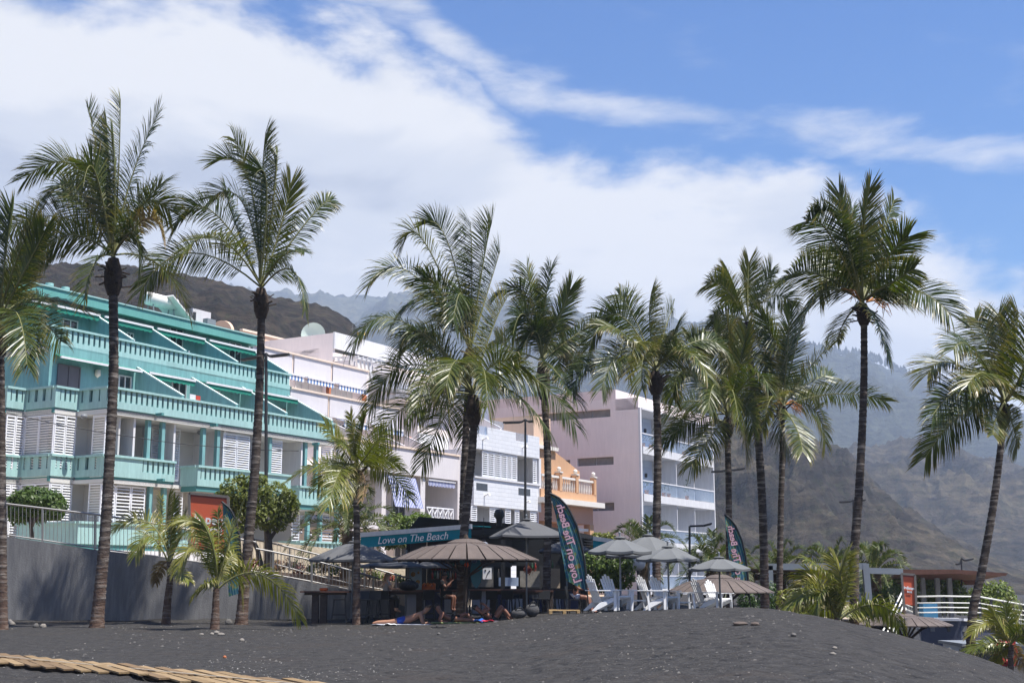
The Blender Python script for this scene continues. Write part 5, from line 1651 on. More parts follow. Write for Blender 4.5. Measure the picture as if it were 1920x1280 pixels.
M_NAVYWALL = mat('navy_painted_wall', (0.060, 0.066, 0.098), 0.75, 0.08, 1.0, 0.2, 25)
M_ROCK = mat('basalt_stone', (0.115, 0.108, 0.10), 0.85, 0.3, 5.0, 0.6, 14)
M_PALEROCK = mat('pale_stone', (0.21, 0.19, 0.165), 0.85, 0.2, 5.0, 0.4, 14)
M_SIGN = mat('orange_sign', (0.64, 0.125, 0.055), 0.6, 0.04)
M_LETTER = mat('white_lettering', (0.85, 0.85, 0.85), 0.6, 0.0)
M_BROWNWOOD = mat('red_brown_timber', (0.105, 0.045, 0.030), 0.65, 0.25, 3.0, 0.2, 30)
M_BLUEGREY = mat('blue_grey_steel', (0.20, 0.225, 0.255), 0.55, 0.06)
M_WHITERAIL = mat('white_rail', (0.78, 0.77, 0.70), 0.5, 0.03)
M_BULB = mat('lamp_globe', (0.55, 0.56, 0.58), 0.3, 0.02)

def promenade():
    mb = MB()
    pts = [(-90, 38, 2.6), (-17.6, 44.4, 2.55), (-4.9, 47.9, 0.0), (3, 52, -0.4), (12, 75, -0.6), (30, 110, -0.6), (10, 130, 0.4), (-90, 130, 2.7)]
    top = [Vector(p) for p in pts]
    bot = [Vector((p[0], p[1], -1.5)) for p in pts]
    n = len(pts)
    c = Vector((-20, 70, 1.5))
    for i in range(n):
        j = (i + 1) % n
        mb.face([c, top[i], top[j]])
        mb.face([top[i], bot[i], bot[j], top[j]])
    mb.build('promenade', M_TAN, kind='structure')
promenade()
def wallY(px): return 44.4 + (px - 10) / 710 * 3.3
WALLTOP = [(-300, 975), (11, 1005), (180, 1030), (270, 1040), (400, 1058), (535, 1082), (590, 1093), (660, 1107), (720, 1122), (770, 1140)]
def grey_wall():
    mb = MB()
    xs = [-300, -140] + list(range(11, 771, 23))
    P = []
    for px in xs:
        Y = wallY(px)
        t = at(px, interp(px, WALLTOP), Y)
        P.append((t.x, Y, t.z))
    dx, dy = P[-1][0] - P[0][0], P[-1][1] - P[0][1]
    L = math.hypot(dx, dy)
    nx, ny = -dy / L * 0.3, dx / L * 0.3
    for (x0, y0, z0), (x1, y1, z1) in zip(P, P[1:]):
        mb.face([(x0, y0, -0.4), (x1, y1, -0.4), (x1, y1, z1), (x0, y0, z0)])
        mb.face([(x0, y0, z0), (x1, y1, z1), (x1 + nx, y1 + ny, z1), (x0 + nx, y0 + ny, z0)])
        mb.face([(x1 + nx, y1 + ny, -0.4), (x0 + nx, y0 + ny, -0.4), (x0 + nx, y0 + ny, z0), (x1 + nx, y1 + ny, z1)])
    o = mb.build('retaining_wall', M_GREYWALL)
    tag(o, 'long dark grey retaining wall sloping down to the sand behind the palms', 'wall', kind='thing')
grey_wall()
def railing(label, top, base, posts, Yf, spacing=0.13, m=None, rail_r=0.035, midrail=None):
    """Steel railing: handrail, foot rail, posts, and a mass of thin bars."""
    m = m or M_STEEL
    P = [at(px, py, Yf(px)) for px, py in top]
    B = [at(px, py, Yf(px)) for px, py in base]
    b0 = B[0].copy()
    r = empty('railing', b0, 0, label, 'railing')
    def on(line, px0):
        pts = [(q[0], q[1]) for q in line]
        return at(px0, interp(px0, pts), Yf(px0)) - b0
    MB().tube([p - b0 for p in P], rail_r, 6).build('handrail', m, r)
    MB().tube([p - b0 for p in B], rail_r * 0.7, 6).build('foot_rail', m, r)
    for px in posts:
        a, b = on(base, px), on(top, px)
        MB().bar(a - Vector((0, 0, 0.12)), (b.x, b.y, b.z), 0.06, 0.06, up=(0, 1, 0)).build('post', m, r)
    mb = MB()
    x0, x1 = max(top[0][0], base[0][0]), min(top[-1][0], base[-1][0])
    n = int((at(x1, 1000, Yf(x1)) - at(x0, 1000, Yf(x0))).length / spacing)
    for i in range(n + 1):
        px = lerp(x0, x1, i / n)
        mb.bar(on(base, px), on(top, px), 0.014, 0.014, up=(0, 1, 0))
    o = mb.build('bars', m, r, kind='stuff')
    return r
railing('steel railing along the top of the grey wall at the far left', [(-60, 932), (12, 944), (95, 954), (180, 964), (250, 974), (330, 988), (410, 1002), (480, 1016)], [(-60, 994), (12, 1002), (95, 1014), (180, 1027), (250, 1036), (330, 1047), (410, 1058), (480, 1071)], (12, 80, 178, 205, 300, 390), lambda px: wallY(px) + 0.15)
railing('steel railing down the ramp in front of the flower bed', [(480, 1028), (512, 1034), (587, 1050), (658, 1069), (712, 1085)], [(480, 1071), (512, 1076), (587, 1090), (658, 1105), (712, 1118)], (512, 585, 655, 700), lambda px: wallY(px) + 0.15)
railing('rear steel railing higher up the ramp beside the cream wall', [(455, 1006), (520, 1020), (600, 1040), (670, 1056), (760, 1082)], [(455, 1044), (520, 1058), (600, 1080), (670, 1096), (760, 1112)], (470, 543, 617, 684, 743), lambda px: 49.3 + (px - 455) / 300)
def garden():
    # cream wall, planter kerb, paving strip on the ramp
    def strip(name, lab, cat, m, topline, Y0, Y1, zlow, th):
        mb = MB()
        P = []
        x0, x1 = topline[0][0], topline[-1][0]
        for i in range(13):
            px = lerp(x0, x1, i / 12)
            Y = lerp(Y0, Y1, i / 12)
            t = at(px, interp(px, topline), Y)
            P.append(t)
        for a, b in zip(P, P[1:]):
            mb.prism([(a.x, a.y, zlow), (b.x, b.y, zlow), b, a], (0, th, 0))
        o = mb.build(name, m)
        return tag(o, lab, cat, kind='thing')
    strip('garden_wall', 'sunlit cream stone wall behind the flower bed on the ramp', 'wall', M_CREAMWALL, [(430, 1012), (520, 1016), (640, 1030), (800, 1050)], 54, 57, 0.0, 0.4)
    strip('planter', 'brown planter kerb holding red and green flowers by the ramp', 'planter', M_KERB, [(430, 1060), (530, 1073), (660, 1082), (770, 1094)], 51, 52.5, -0.3, 0.8)
    strip('ramp_kerb', 'pale tan ramp kerb just behind the front steel railing', 'kerb', M_TAN, [(430, 1074), (530, 1086), (660, 1100), (790, 1114)], 48.6, 50, -0.3, 0.3)
garden()

# ------------------------------------------------------------------ trees and shrubs
def leafy(name, cols, rough=0.5):
    return leaf_material(name, cols, cols[-1][1], rough=rough, trans=0.3)
def bush_leaves(rnd, blobs, n, size, name, m, parent, flat=0.0, shell=0.55):
    """Leaf-sized faces spread through a set of (centre, radii) blobs, thicker near their surface."""
    mb = MB()
    vol = [b[1][0] * b[1][1] * b[1][2] for b in blobs]
    tot = sum(v ** 0.67 for v in vol)
    for (c, r), v in zip(blobs, vol):
        k = int(n * v ** 0.67 / tot)
        for _ in range(k):
            d = Vector((rnd.gauss(0, 1), rnd.gauss(0, 1), rnd.gauss(0, 1))).normalized()
            q = rnd.uniform(shell, 1.0) ** 0.6 * (1 + 0.34 * mnoise.noise(d * 2.8 + Vector(c)))
            p = Vector((c[0] + d.x * r[0] * q, c[1] + d.y * r[1] * q, c[2] + d.z * r[2] * q))
            nn = (d + Vector((rnd.uniform(-1, 1), rnd.uniform(-1, 1), rnd.uniform(-0.3, 1.2)))).normalized()
            t = nn.cross(Vector((rnd.uniform(-1, 1), rnd.uniform(-1, 1), rnd.uniform(-1, 1)))).normalized()
            s = nn.cross(t)
            a = size * rnd.uniform(0.6, 1.3)
            i0 = len(mb.v)
            mb.v += [tuple(p - t * a), tuple(p + s * a * 0.45), tuple(p + t * a), tuple(p - s * a * 0.45)]
            mb.f.append((i0, i0 + 1, i0 + 2, i0 + 3))
            mb.uv.extend([(0, 0), (0.4, 0), (0.7, 0), (0.4, 0)])
            mb.sm.append(False)
    return mb.build(name, m, parent)
M_LAUREL = leafy('dark_laurel_leaf', [(0.0, (0.030, 0.060, 0.012)), (0.5, (0.055, 0.10, 0.018)), (1.0, (0.10, 0.15, 0.028))])
M_TREELEAF = leafy('yellow_green_leaf', [(0.0, (0.075, 0.10, 0.016)), (0.5, (0.165, 0.185, 0.027)), (1.0, (0.30, 0.28, 0.045))])
M_BRIGHTLEAF = leafy('bright_green_leaf', [(0.0, (0.05, 0.085, 0.014)), (0.5, (0.09, 0.14, 0.02)), (1.0, (0.17, 0.20, 0.03))])
M_REDLEAF = leafy('red_leaf', [(0.0, (0.13, 0.018, 0.02)), (0.5, (0.24, 0.04, 0.035)), (1.0, (0.32, 0.10, 0.05))])
M_BROWNLEAF = leafy('brown_leaf', [(0.0, (0.10, 0.045, 0.03)), (0.5, (0.16, 0.08, 0.05)), (1.0, (0.12, 0.10, 0.04))])
M_BARK = mat('grey_bark', (0.085, 0.070, 0.058), 0.9, 0.3, 6.0, 0.6, 18)
def tree(name, label, cat, base, Y, trunks, blobs, n, size, leaf, seed, extra=None, group=None):
    """trunks: pixel polylines with radii; blobs: (px, py, half-width px, half-height px, depth offset m)."""
    rnd = random.Random(seed)
    b = at(base[0], base[1], Y)
    r = empty(name, b, 0, label, cat, group)
    if trunks:
        mb = MB()
        for pts, r0, r1 in trunks:
            mb.tube([at(px, py, Y + (0.0 if len(q) < 1 else q[0])) - b for (px, py, *q) in pts], [lerp(r0, r1, i / (len(pts) - 1)) for i in range(len(pts))], 8)
        mb.build('trunk', M_BARK, r)
    k = Y / 2442.0
    bl = []
    for (px, py, hw, hh, dy) in blobs:
        c = at(px, py, Y + dy) - b
        bl.append((c, (hw * k, max(hw * k * 0.8, hh * k), hh * k)))
    bush_leaves(rnd, bl, n, size, 'crown', leaf, r)
    return r
tree('laurel_tree', 'dark clipped round-headed tree behind the steel railing at far left', 'tree', (60, 1010), 47.5, [(((60, 1010), (58, 985), (52, 960)), 0.09, 0.05), (((58, 990), (70, 968)), 0.06, 0.04), (((59, 988), (60, 955)), 0.06, 0.04)],
     [(45, 950, 30, 30, 0), (80, 952, 32, 28, 0.3), (62, 935, 38, 24, -0.2), (105, 950, 20, 26, 0), (30, 950, 16, 30, 0.2), (90, 935, 26, 20, 0.4)], 6300, 0.086, M_LAUREL, 41)
tree('seaside_tree', 'bushy yellow green tree with forked trunks behind the second tall palm', 'tree', (500, 1062), 48.5,
     [(((503, 1062), (504, 1030), (502, 1000), (500, 975)), 0.17, 0.12), (((503, 1015), (520, 990), (530, 970)), 0.08, 0.04), (((490, 1062), (483, 1030), (470, 1005), (462, 985)), 0.10, 0.06), (((502, 1000), (495, 980), (480, 960)), 0.07, 0.04)],
     [(440, 925, 34, 30, 0), (475, 935, 40, 36, 0.5), (515, 935, 40, 34, 0), (535, 955, 26, 30, 0.3), (450, 960, 34, 34, 0.4), (500, 965, 36, 28, -0.3), (425, 945, 20, 34, 0.2), (470, 905, 26, 14, 0.2), (540, 930, 16, 16, 0), (450, 898, 12, 10, 0), (490, 898, 14, 10, 0.3), (552, 945, 12, 12, 0), (415, 960, 12, 12, 0), (520, 985, 18, 12, 0), (462, 990, 16, 10, 0)], 9000, 0.078, M_TREELEAF, 42)
tree('bougainvillea', 'bright green flowering shrub between the date palm and the bar roof', 'shrub', (752, 1040), 54, None,
     [(740, 985, 30, 24, 0), (775, 985, 28, 24, 0), (790, 975, 22, 16, 0.5), (760, 1005, 40, 20, 0), (730, 1010, 20, 20, 0)], 3900, 0.086, M_BRIGHTLEAF, 43)
tree('shrub', 'dense green shrub behind the white garden chairs beside the feather flag', 'shrub', (1135, 1110), 46, None,
     [(1115, 1060, 30, 28, 0), (1150, 1058, 34, 26, 0), (1172, 1055, 18, 18, 0), (1130, 1085, 40, 26, 0.3), (1105, 1050, 14, 18, 0), (1165, 1080, 26, 26, 0.4)], 5400, 0.070, M_BRIGHTLEAF, 44)
tree('shrub', 'small yellow green shrub below the orange house columns', 'shrub', (1132, 1030), 66, None, [(1120, 1008, 14, 10, 0), (1140, 1010, 16, 13, 0), (1130, 1022, 26, 14, 0)], 1350, 0.094, M_TREELEAF, 45)
tree('shrub', 'leafy shrub mass behind the terrace railing between pergola posts', 'shrub', (1765, 1150), 64, None, [(1735, 1110, 26, 30, 0), (1765, 1105, 28, 24, 0.5), (1790, 1115, 22, 30, 0), (1750, 1135, 40, 20, 0), (1800, 1130, 20, 22, 0)], 3600, 0.109, M_BRIGHTLEAF, 46)
tree('shrub', 'rounded green shrub under the tip of the brown pergola roof', 'shrub', (1860, 1160), 66, None, [(1840, 1120, 26, 26, 0), (1870, 1112, 30, 24, 0), (1855, 1140, 46, 22, 0), (1890, 1135, 20, 26, 0)], 3600, 0.109, M_BRIGHTLEAF, 47)
tree('shrub', 'low sandy green shrub at the crest left of the spreading young palm', 'shrub', (1480, 1155), 44, None, [(1475, 1125, 22, 22, 0), (1500, 1135, 24, 20, 0), (1520, 1120, 22, 26, 0), (1490, 1150, 34, 12, 0), (1490, 1178, 34, 26, 0)], 2250, 0.070, M_TREELEAF, 48)
tree('shrub', 'dull green shrub beside the orange sign below the grey beam', 'shrub', (1665, 1165), 60, None, [(1650, 1130, 26, 26, 0), (1675, 1120, 24, 30, 0), (1630, 1135, 20, 24, 0)], 2250, 0.094, M_LAUREL, 49)
tree('shrub', 'brown and green shrub under the lower wooden parasol cluster trunks', 'shrub', (1420, 1150), 56, None, [(1400, 1125, 18, 18, 0), (1440, 1115, 24, 26, 0), (1425, 1138, 34, 14, 0)], 1800, 0.078, M_LAUREL, 50)
def flowers():
    rnd = random.Random(77)
    spots = [(470, 1055, 0), (500, 1060, 1), (545, 1058, 2), (560, 1064, 0), (585, 1062, 1), (605, 1060, 2), (628, 1066, 1), (645, 1068, 0), (690, 1074, 2), (705, 1078, 1), (730, 1082, 0), (748, 1086, 1), (520, 1060, 2), (670, 1072, 1)]
    names = ['red leaved bedding plant in the planter, %s', 'green bedding plant in the planter, %s', 'brownish red bedding plant in the planter, %s']
    where = ['leftmost of all beside the forked tree', 'left of the first front railing post', 'just right of the front railing post', 'third from the front railing post', 'below the pole of the grey awning umbrella', 'between two middle railing posts',
             'left of the slim coconut palm', 'directly behind the slim coconut palm', 'right of the slim coconut palm', 'a step right of the slim coconut palm', 'behind the seated blonde woman', 'rightmost of all behind the bag', 'second from the forked tree', 'tucked close behind the thin palm trunk']
    for i, (px, py, k) in enumerate(spots):
        Y = 51.4 + (px - 430) / 340 * 1.5
        c = at(px, py + 12, Y)
        r = empty('bedding_plant', c, 0, names[k] % where[i], 'plant', 'bedding plants in the ramp planter')
        bush_leaves(rnd, [(Vector((0, 0, 0.22)), (0.34, 0.3, 0.3))], 170, 0.075, 'foliage', (M_REDLEAF, M_BRIGHTLEAF, M_BROWNLEAF)[k], r, shell=0.1)
flowers()

# ------------------------------------------------------------------ umbrellas
def canvas_umbrella(label, apex, rim_y, half_px, Y, base_z, n=8, m=None, sag=0.05, pole_x=None, square=False, rz=0.0, tilt=0.0, group='grey canvas beach umbrellas', name='beach_umbrella'):
    """Canopy of n cloth panels on ribs, with a vent cap, pole and foot."""
    m = m or M_GREYCLOTH
    a = at(apex[0], apex[1], Y)
    R_ = half_px / 2442.0 * Y
    rim = at(apex[0], rim_y, Y).z
    b = Vector((a.x, a.y, base_z))
    r = empty(name, b, rz, label, 'umbrella', group)
    H, Z = a.z - base_z, rim - base_z
    if tilt: r.rotation_euler[1] = tilt
    def pt(k, f):
        an = 2 * math.pi * k / n
        zz = lerp(H, Z, f ** 1.25)
        return Vector((R_ * f * math.cos(an), R_ * f * math.sin(an), zz))
    for k in range(n):
        mb = MB()
        V, F = [], []
        nr, nc = 6, 5
        for i in range(nr + 1):
            f = 0.06 + 0.94 * i / nr
            p, q = pt(k, f), pt(k + 1, f)
            for j in range(nc + 1):
                t = j / nc
                w = p.lerp(q, t)
                w.z -= sag * f * 4 * t * (1 - t) * 0.6
                w -= Vector((w.x, w.y, 0)) * (0.025 * 4 * t * (1 - t) * (f ** 2))
                V.append(w)
        for i in range(nr):
            for j in range(nc):
                F.append((i * (nc + 1) + j, (i + 1) * (nc + 1) + j, (i + 1) * (nc + 1) + j + 1, i * (nc + 1) + j + 1))
        F = [tuple(reversed(f)) for f in F] if False else F
        mb.mesh(V, F, True)
        # hanging hem
        for j in range(nc):
            p, q = V[nr * (nc + 1) + j], V[nr * (nc + 1) + j + 1]
            mb.face([p, q, q - UP * 0.07, p - UP * 0.07])
        mb.build('panel', m, r)
        MB().bar(pt(k, 0.08) - UP * 0.03, pt(k, 1.0) - UP * 0.03, 0.02, 0.03).bar(Vector((0, 0, lerp(Z, H, 0.1))), pt(k, 0.5) - UP * 0.04, 0.018, 0.018).build('rib', M_GREYM, r)
    MB().lathe([(0.0, 0.045), (0.12, 0.035), (0.2, 0.0), (0.18, -0.015)], 12, (0, 0, H)).build('cap', m, r)
    MB().tube([(0, 0, 0), (0, 0, H + 0.12)], 0.03, 8).ball((0, 0, H + 0.15), 0.04, 8, 6).build('pole', M_GREYM, r)
    MB().lathe([(0.0, 0.12), (0.06, 0.12), (0.1, 0.06), (0.28, 0.05), (0.3, 0.0)], 12).build('foot', M_DARKM, r)
    return r
def gz(px, Y): return ground_full((px - 960) / 2400.0 * Y, Y)
canvas_umbrella('grey umbrella over the first pair of white chairs, beside the feather flag', (1162, 1008), 1033, 64, 38.0, gz(1162, 38.0), sag=0.06, rz=0.3)
canvas_umbrella('grey umbrella rising highest behind two others in front of the date palm', (1215, 1003), 1040, 82, 44.0, gz(1215, 44.0), sag=0.07, rz=0.1)
canvas_umbrella('grey umbrella over the second pair of white chairs, before the date palm', (1252, 1025), 1047, 62, 39.5, gz(1252, 39.5), sag=0.06, rz=0.15)
canvas_umbrella('grey umbrella in front of the smaller feather flag and low wooden parasol', (1348, 1045), 1065, 60, 42.0, gz(1348, 42.0), sag=0.06, rz=0.35)
canvas_umbrella('large square dark grey umbrella over the bar tables behind the big flag', (987, 974), 1004, 84, 44.5, 0.0, n=4, m=M_DKCLOTH, sag=0.05, rz=R(58), group='dark canvas bar umbrellas')
canvas_umbrella('dark grey umbrella behind the slim coconut palm, shaded by fronds', (662, 1016), 1048, 82, 44.3, 0.0, n=8, m=M_DKCLOTH, sag=0.06, rz=0.2, group='dark canvas bar umbrellas')
canvas_umbrella('dark grey umbrella half hidden behind the big wooden parasol', (762, 1040), 1060, 88, 47.0, 0.0, n=8, m=M_DKCLOTH, sag=0.05, rz=0.0, group='dark canvas bar umbrellas')
canvas_umbrella('dark umbrella under the bar roof right of the hanging globe', (1062, 1012), 1032, 70, 49.0, 0.0, n=4, m=M_DKCLOTH, sag=0.05, rz=R(40), group='dark canvas bar umbrellas')
def plank_parasol(label, apex, rim_y, half_px, Y, base_z, n=26, rz=0.0):
    """Parasol roofed with radial wooden planks in two tiers."""
    a = at(apex[0], apex[1], Y)
    Rr = half_px / 2442.0 * Y
    rim = at(apex[0], rim_y, Y).z
    b = Vector((a.x, a.y, base_z))
    r = empty('wooden_parasol', b, rz, label, 'parasol', 'brown plank parasols on the beach')
    H, Z = a.z - base_z, rim - base_z
    rc = Rr * 0.24
    zc = H - 0.16 * (H - Z) - 0.03
    an = math.pi / n
    def panel(r0, z0, r1, z1, g):
        w0, w1 = math.tan(an) * r0 * g, math.tan(an) * r1 * g
        rm, zm = (r0 + r1) / 2, lerp(z0, z1, 0.5) + 0.075 * (r1 - r0)
        wm = (w0 + w1) / 2
        mb = MB()
        for (ra, za, wa), (rb, zb_, wb) in (((r0, z0, w0), (rm, zm, wm)), ((rm, zm, wm), (r1, z1, w1))):
            V = [(ra, -wa, za), (ra, wa, za), (rb, wb, zb_), (rb, -wb, zb_)]
            V += [(x, y, z - 0.035) for x, y, z in V]
            mb.mesh(V, [(0, 3, 2, 1), (4, 5, 6, 7), (0, 1, 5, 4), (2, 3, 7, 6), (1, 2, 6, 5), (3, 0, 4, 7)])
        return mb.data('plank', M_PLANK)
    me = panel(rc * 0.80, zc + 0.0, Rr, Z, 0.90)
    me2 = panel(0.07, H, rc * 1.12, zc + 0.0, 0.96)
    for k in range(n):
        inst('plank', me, r, (0, 0, 0), 2 * math.pi * k / n)
    for k in range(n):
        inst('plank', me2, r, (0, 0, 0), 2 * math.pi * (k + 0.0) / n)
    MB().lathe([(0.0, 0.14), (0.05, 0.12), (0.07, 0.04), (0.11, 0.0), (0.0, -0.02)], 10, (0, 0, H)).build('finial', M_BOOT, r)
    MB().tube([(0, 0, 0), (0, 0, H)], 0.075, 10).build('pole', M_WOODPOST, r)
    for k in range(8):
        q = 2 * math.pi * k / 8
        d = Vector((math.cos(q), math.sin(q), 0))
        MB().bar(d * 0.06 + UP * (H - 0.25), d * Rr * 0.93 + UP * (Z - 0.06), 0.05, 0.06).build('rib', M_WOODPOST, r)
        MB().bar(d * 0.06 + UP * (Z - 0.55), d * Rr * 0.55 + UP * (lerp(Z, H, 0.42) - 0.1), 0.04, 0.05).build('strut', M_WOODPOST, r)
    mb = MB()
    pts = [(Rr * 0.93 * math.cos(2 * math.pi * k / 26), Rr * 0.93 * math.sin(2 * math.pi * k / 26), Z - 0.02) for k in range(27)]
    mb.tube(pts, 0.025, 5)
    mb.build('hoop', M_WOODPOST, r)
    return r
plank_parasol('big brown plank parasol in front of the bar under the teal awning', (874, 1009), 1049, 137, 42.8, 0.0, rz=0.05)
plank_parasol('brown plank parasol behind the grey umbrella and smaller feather flag', (1348, 1076), 1109, 101, 46.0, gz(1348, 46), rz=0.1)
plank_parasol('low brown plank parasol in front of the navy terrace wall', (1695, 1149), 1170, 86, 44.0, gz(1695, 44.0), rz=0.2)

# ------------------------------------------------------------------ beach bar
def text_mesh(txt, size, m, name='lettering', shear=0.0, extrude=0.004, bold=0.0):
    cu = bpy.data.curves.new('txt', 'FONT')
    cu.body = txt
    cu.size = size
    cu.shear = shear
    cu.extrude = extrude
    cu.offset = bold
    cu.align_x = 'CENTER'
    cu.align_y = 'CENTER'
    cu.resolution_u = 3
    tmp = bpy.data.objects.new('tmp', cu)
    COL.objects.link(tmp)
    dg = bpy.context.evaluated_depsgraph_get()
    me = bpy.data.meshes.new_from_object(tmp.evaluated_get(dg))
    bpy.data.objects.remove(tmp)
    bpy.data.curves.remove(cu)
    me.materials.clear()
    me.materials.append(m)
    me.name = name
    return me
def place_text(parent, me, c, xdir, ydir, name='lettering'):
    """Lettering whose x runs along xdir and y along ydir, in the parent's space."""
    x, y = Vector(xdir).normalized(), Vector(ydir).normalized()
    y = (y - x * y.dot(x)).normalized()
    z = x.cross(y)
    o = bpy.data.objects.new(name, me)
    COL.objects.link(o)
    o.parent = parent
    o.matrix_local = Matrix(((x.x, y.x, z.x, c[0]), (x.y, y.y, z.y, c[1]), (x.z, y.z, z.z, c[2]), (0, 0, 0, 1)))
    return o

def bar():
    b = at(900, 1160, 48.5)
    b = Vector((b.x, 48.5, 0.0))
    r = empty('bar_kiosk', b, 0, 'black roofed beach bar kiosk with navy and white counter panels', 'kiosk')
    L = lambda px, py, Y: at(px, py, Y) - b
    # roof: black fascia box with a slanting left end, then a flat canopy behind
    p = [L(785, 968, 48.6), L(1022, 986, 53.0), L(1022, 1004, 53.0), L(760, 1000, 48.6)]
    MB().prism(p, (0.0, 4.5, 0.0)).build('roof', M_BLACKROOF, r)
    q = [L(1022, 985, 53.0), L(1112, 1003, 56.0), L(1112, 1020, 56.0), L(1022, 1004, 53.0)]
    MB().prism(q, (0.0, 3.0, 0.0)).build('roof', M_BLACKROOF, r)
    for i in range(5):
        a, c = L(1035, 1000 + i * 5, 51.5), L(1110, 1012 + i * 5, 53.0)
        MB().bar(a, c, 0.5, 0.035).build('slat', M_BLACK, r)
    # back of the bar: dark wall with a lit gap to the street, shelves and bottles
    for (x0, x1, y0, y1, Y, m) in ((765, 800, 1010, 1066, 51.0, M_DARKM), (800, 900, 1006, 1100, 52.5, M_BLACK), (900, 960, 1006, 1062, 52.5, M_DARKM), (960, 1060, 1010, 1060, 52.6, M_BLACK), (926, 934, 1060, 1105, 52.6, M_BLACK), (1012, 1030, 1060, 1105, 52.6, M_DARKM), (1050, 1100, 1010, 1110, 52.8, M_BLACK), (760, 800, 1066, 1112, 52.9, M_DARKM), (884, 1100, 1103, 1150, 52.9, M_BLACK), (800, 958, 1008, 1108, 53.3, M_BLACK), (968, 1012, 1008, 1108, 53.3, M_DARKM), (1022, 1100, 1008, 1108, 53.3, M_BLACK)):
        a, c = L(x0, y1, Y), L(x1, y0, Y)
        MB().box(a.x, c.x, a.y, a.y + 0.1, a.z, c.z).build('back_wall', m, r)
    a = L(800, 1000, 52.4); c = L(1060, 1000, 52.4)
    for px in (765, 893, 943, 1028, 1092):
        x = L(px, 1100, 49.5)
        MB().box(x.x - 0.08, x.x + 0.08, x.y - 0.08, x.y + 0.08, 0.0, 3.0).build('post', M_BLACK, r)
    for py in (1052, 1068, 1084):
        a, c = L(808, py, 51.8), L(862, py, 51.8)
        sh = MB().box(a.x, c.x, a.y, a.y + 0.25, a.z - 0.03, a.z).build('shelf', M_WOOD, r)
    # counter
    def counter(x0, x1, Y, ztop, d=0.6):
        a, c = L(x0, 1150, Y), L(x1, 1150, Y)
        ct = MB().box(a.x - 0.15, c.x + 0.15, a.y - 0.25, a.y + d + 0.2, ztop - 0.07, ztop).build('counter', M_WOOD, r)
        n = max(2, int((c.x - a.x) / 0.62))
        for i in range(n):
            u, v = lerp(a.x, c.x, i / n), lerp(a.x, c.x, (i + 1) / n)
            MB().box(u + 0.01, v - 0.01, a.y, a.y + d, 0.0, ztop - 0.073).build('panel', M_NAVY if i % 2 else M_PANELW, ct)
    counter(762, 868, 46.6, 1.08)
    counter(885, 1085, 49.0, 1.08)
    # inside, behind the counter: white fridge front, glass case
    for (x0, x1, y0, y1, Y, m, nm) in ((935, 972, 1082, 1098, 51.5, M_WHITEB2, 'fridge'), (884, 925, 1062, 1100, 52.0, M_SHELFW, 'back_shelf'), (975, 1012, 1070, 1100, 52.2, M_SHELFW, 'back_shelf'), (1030, 1050, 1065, 1102, 52.2, M_TAN, 'back_shelf')):
        a, c = L(x0, y1, Y), L(x1, y0, Y)
        MB().box(a.x, c.x, a.y, a.y + 0.4, a.z, c.z).build(nm, m, r)
    return r
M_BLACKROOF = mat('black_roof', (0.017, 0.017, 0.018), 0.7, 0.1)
M_PANELW = mat('white_counter_panel', (0.42, 0.42, 0.46), 0.6, 0.05)
M_SHELFW = mat('pale_back_shelf', (0.26, 0.24, 0.21), 0.7, 0.25, 8)
bar()
def bottles():
    rnd = random.Random(9)
    cols = [(0.03, 0.10, 0.05), (0.20, 0.09, 0.02), (0.35, 0.30, 0.25), (0.25, 0.03, 0.02)]
    mats = [mat('bottle_glass_%d' % i, c, 0.15, 0.0, spec=0.7) for i, c in enumerate(cols)]
    me = [MB().lathe([(0.0, 0.0), (0.04, 0.0), (0.04, 0.2), (0.015, 0.26), (0.015, 0.33), (0.0, 0.33)], 7).data('bottle', m) for m in mats]
    for py, Y in ((1052, 51.9), (1068, 51.9), (1084, 51.9)):
        for i in range(11):
            px = 811 + i * 4.8
            c = at(px, py, Y)
            o = inst('bottle', me[rnd.randrange(4)], None, c)
            tag(o, 'dark bottle standing on the shelves at the back of the bar', 'bottle', 'bottles on the bar shelves')
    for i, (px, py, Y) in enumerate(((935, 1082, 51.6), (942, 1082, 51.6), (990, 1070, 52.3), (998, 1070, 52.3), (1004, 1070, 52.3), (1036, 1065, 52.3))):
        o = inst('bottle', me[rnd.randrange(4)], None, at(px, py, Y))
        tag(o, 'dark bottle standing on the fridge or shelves right of the plank parasol pole', 'bottle', 'bottles right of the parasol pole')
bottles()
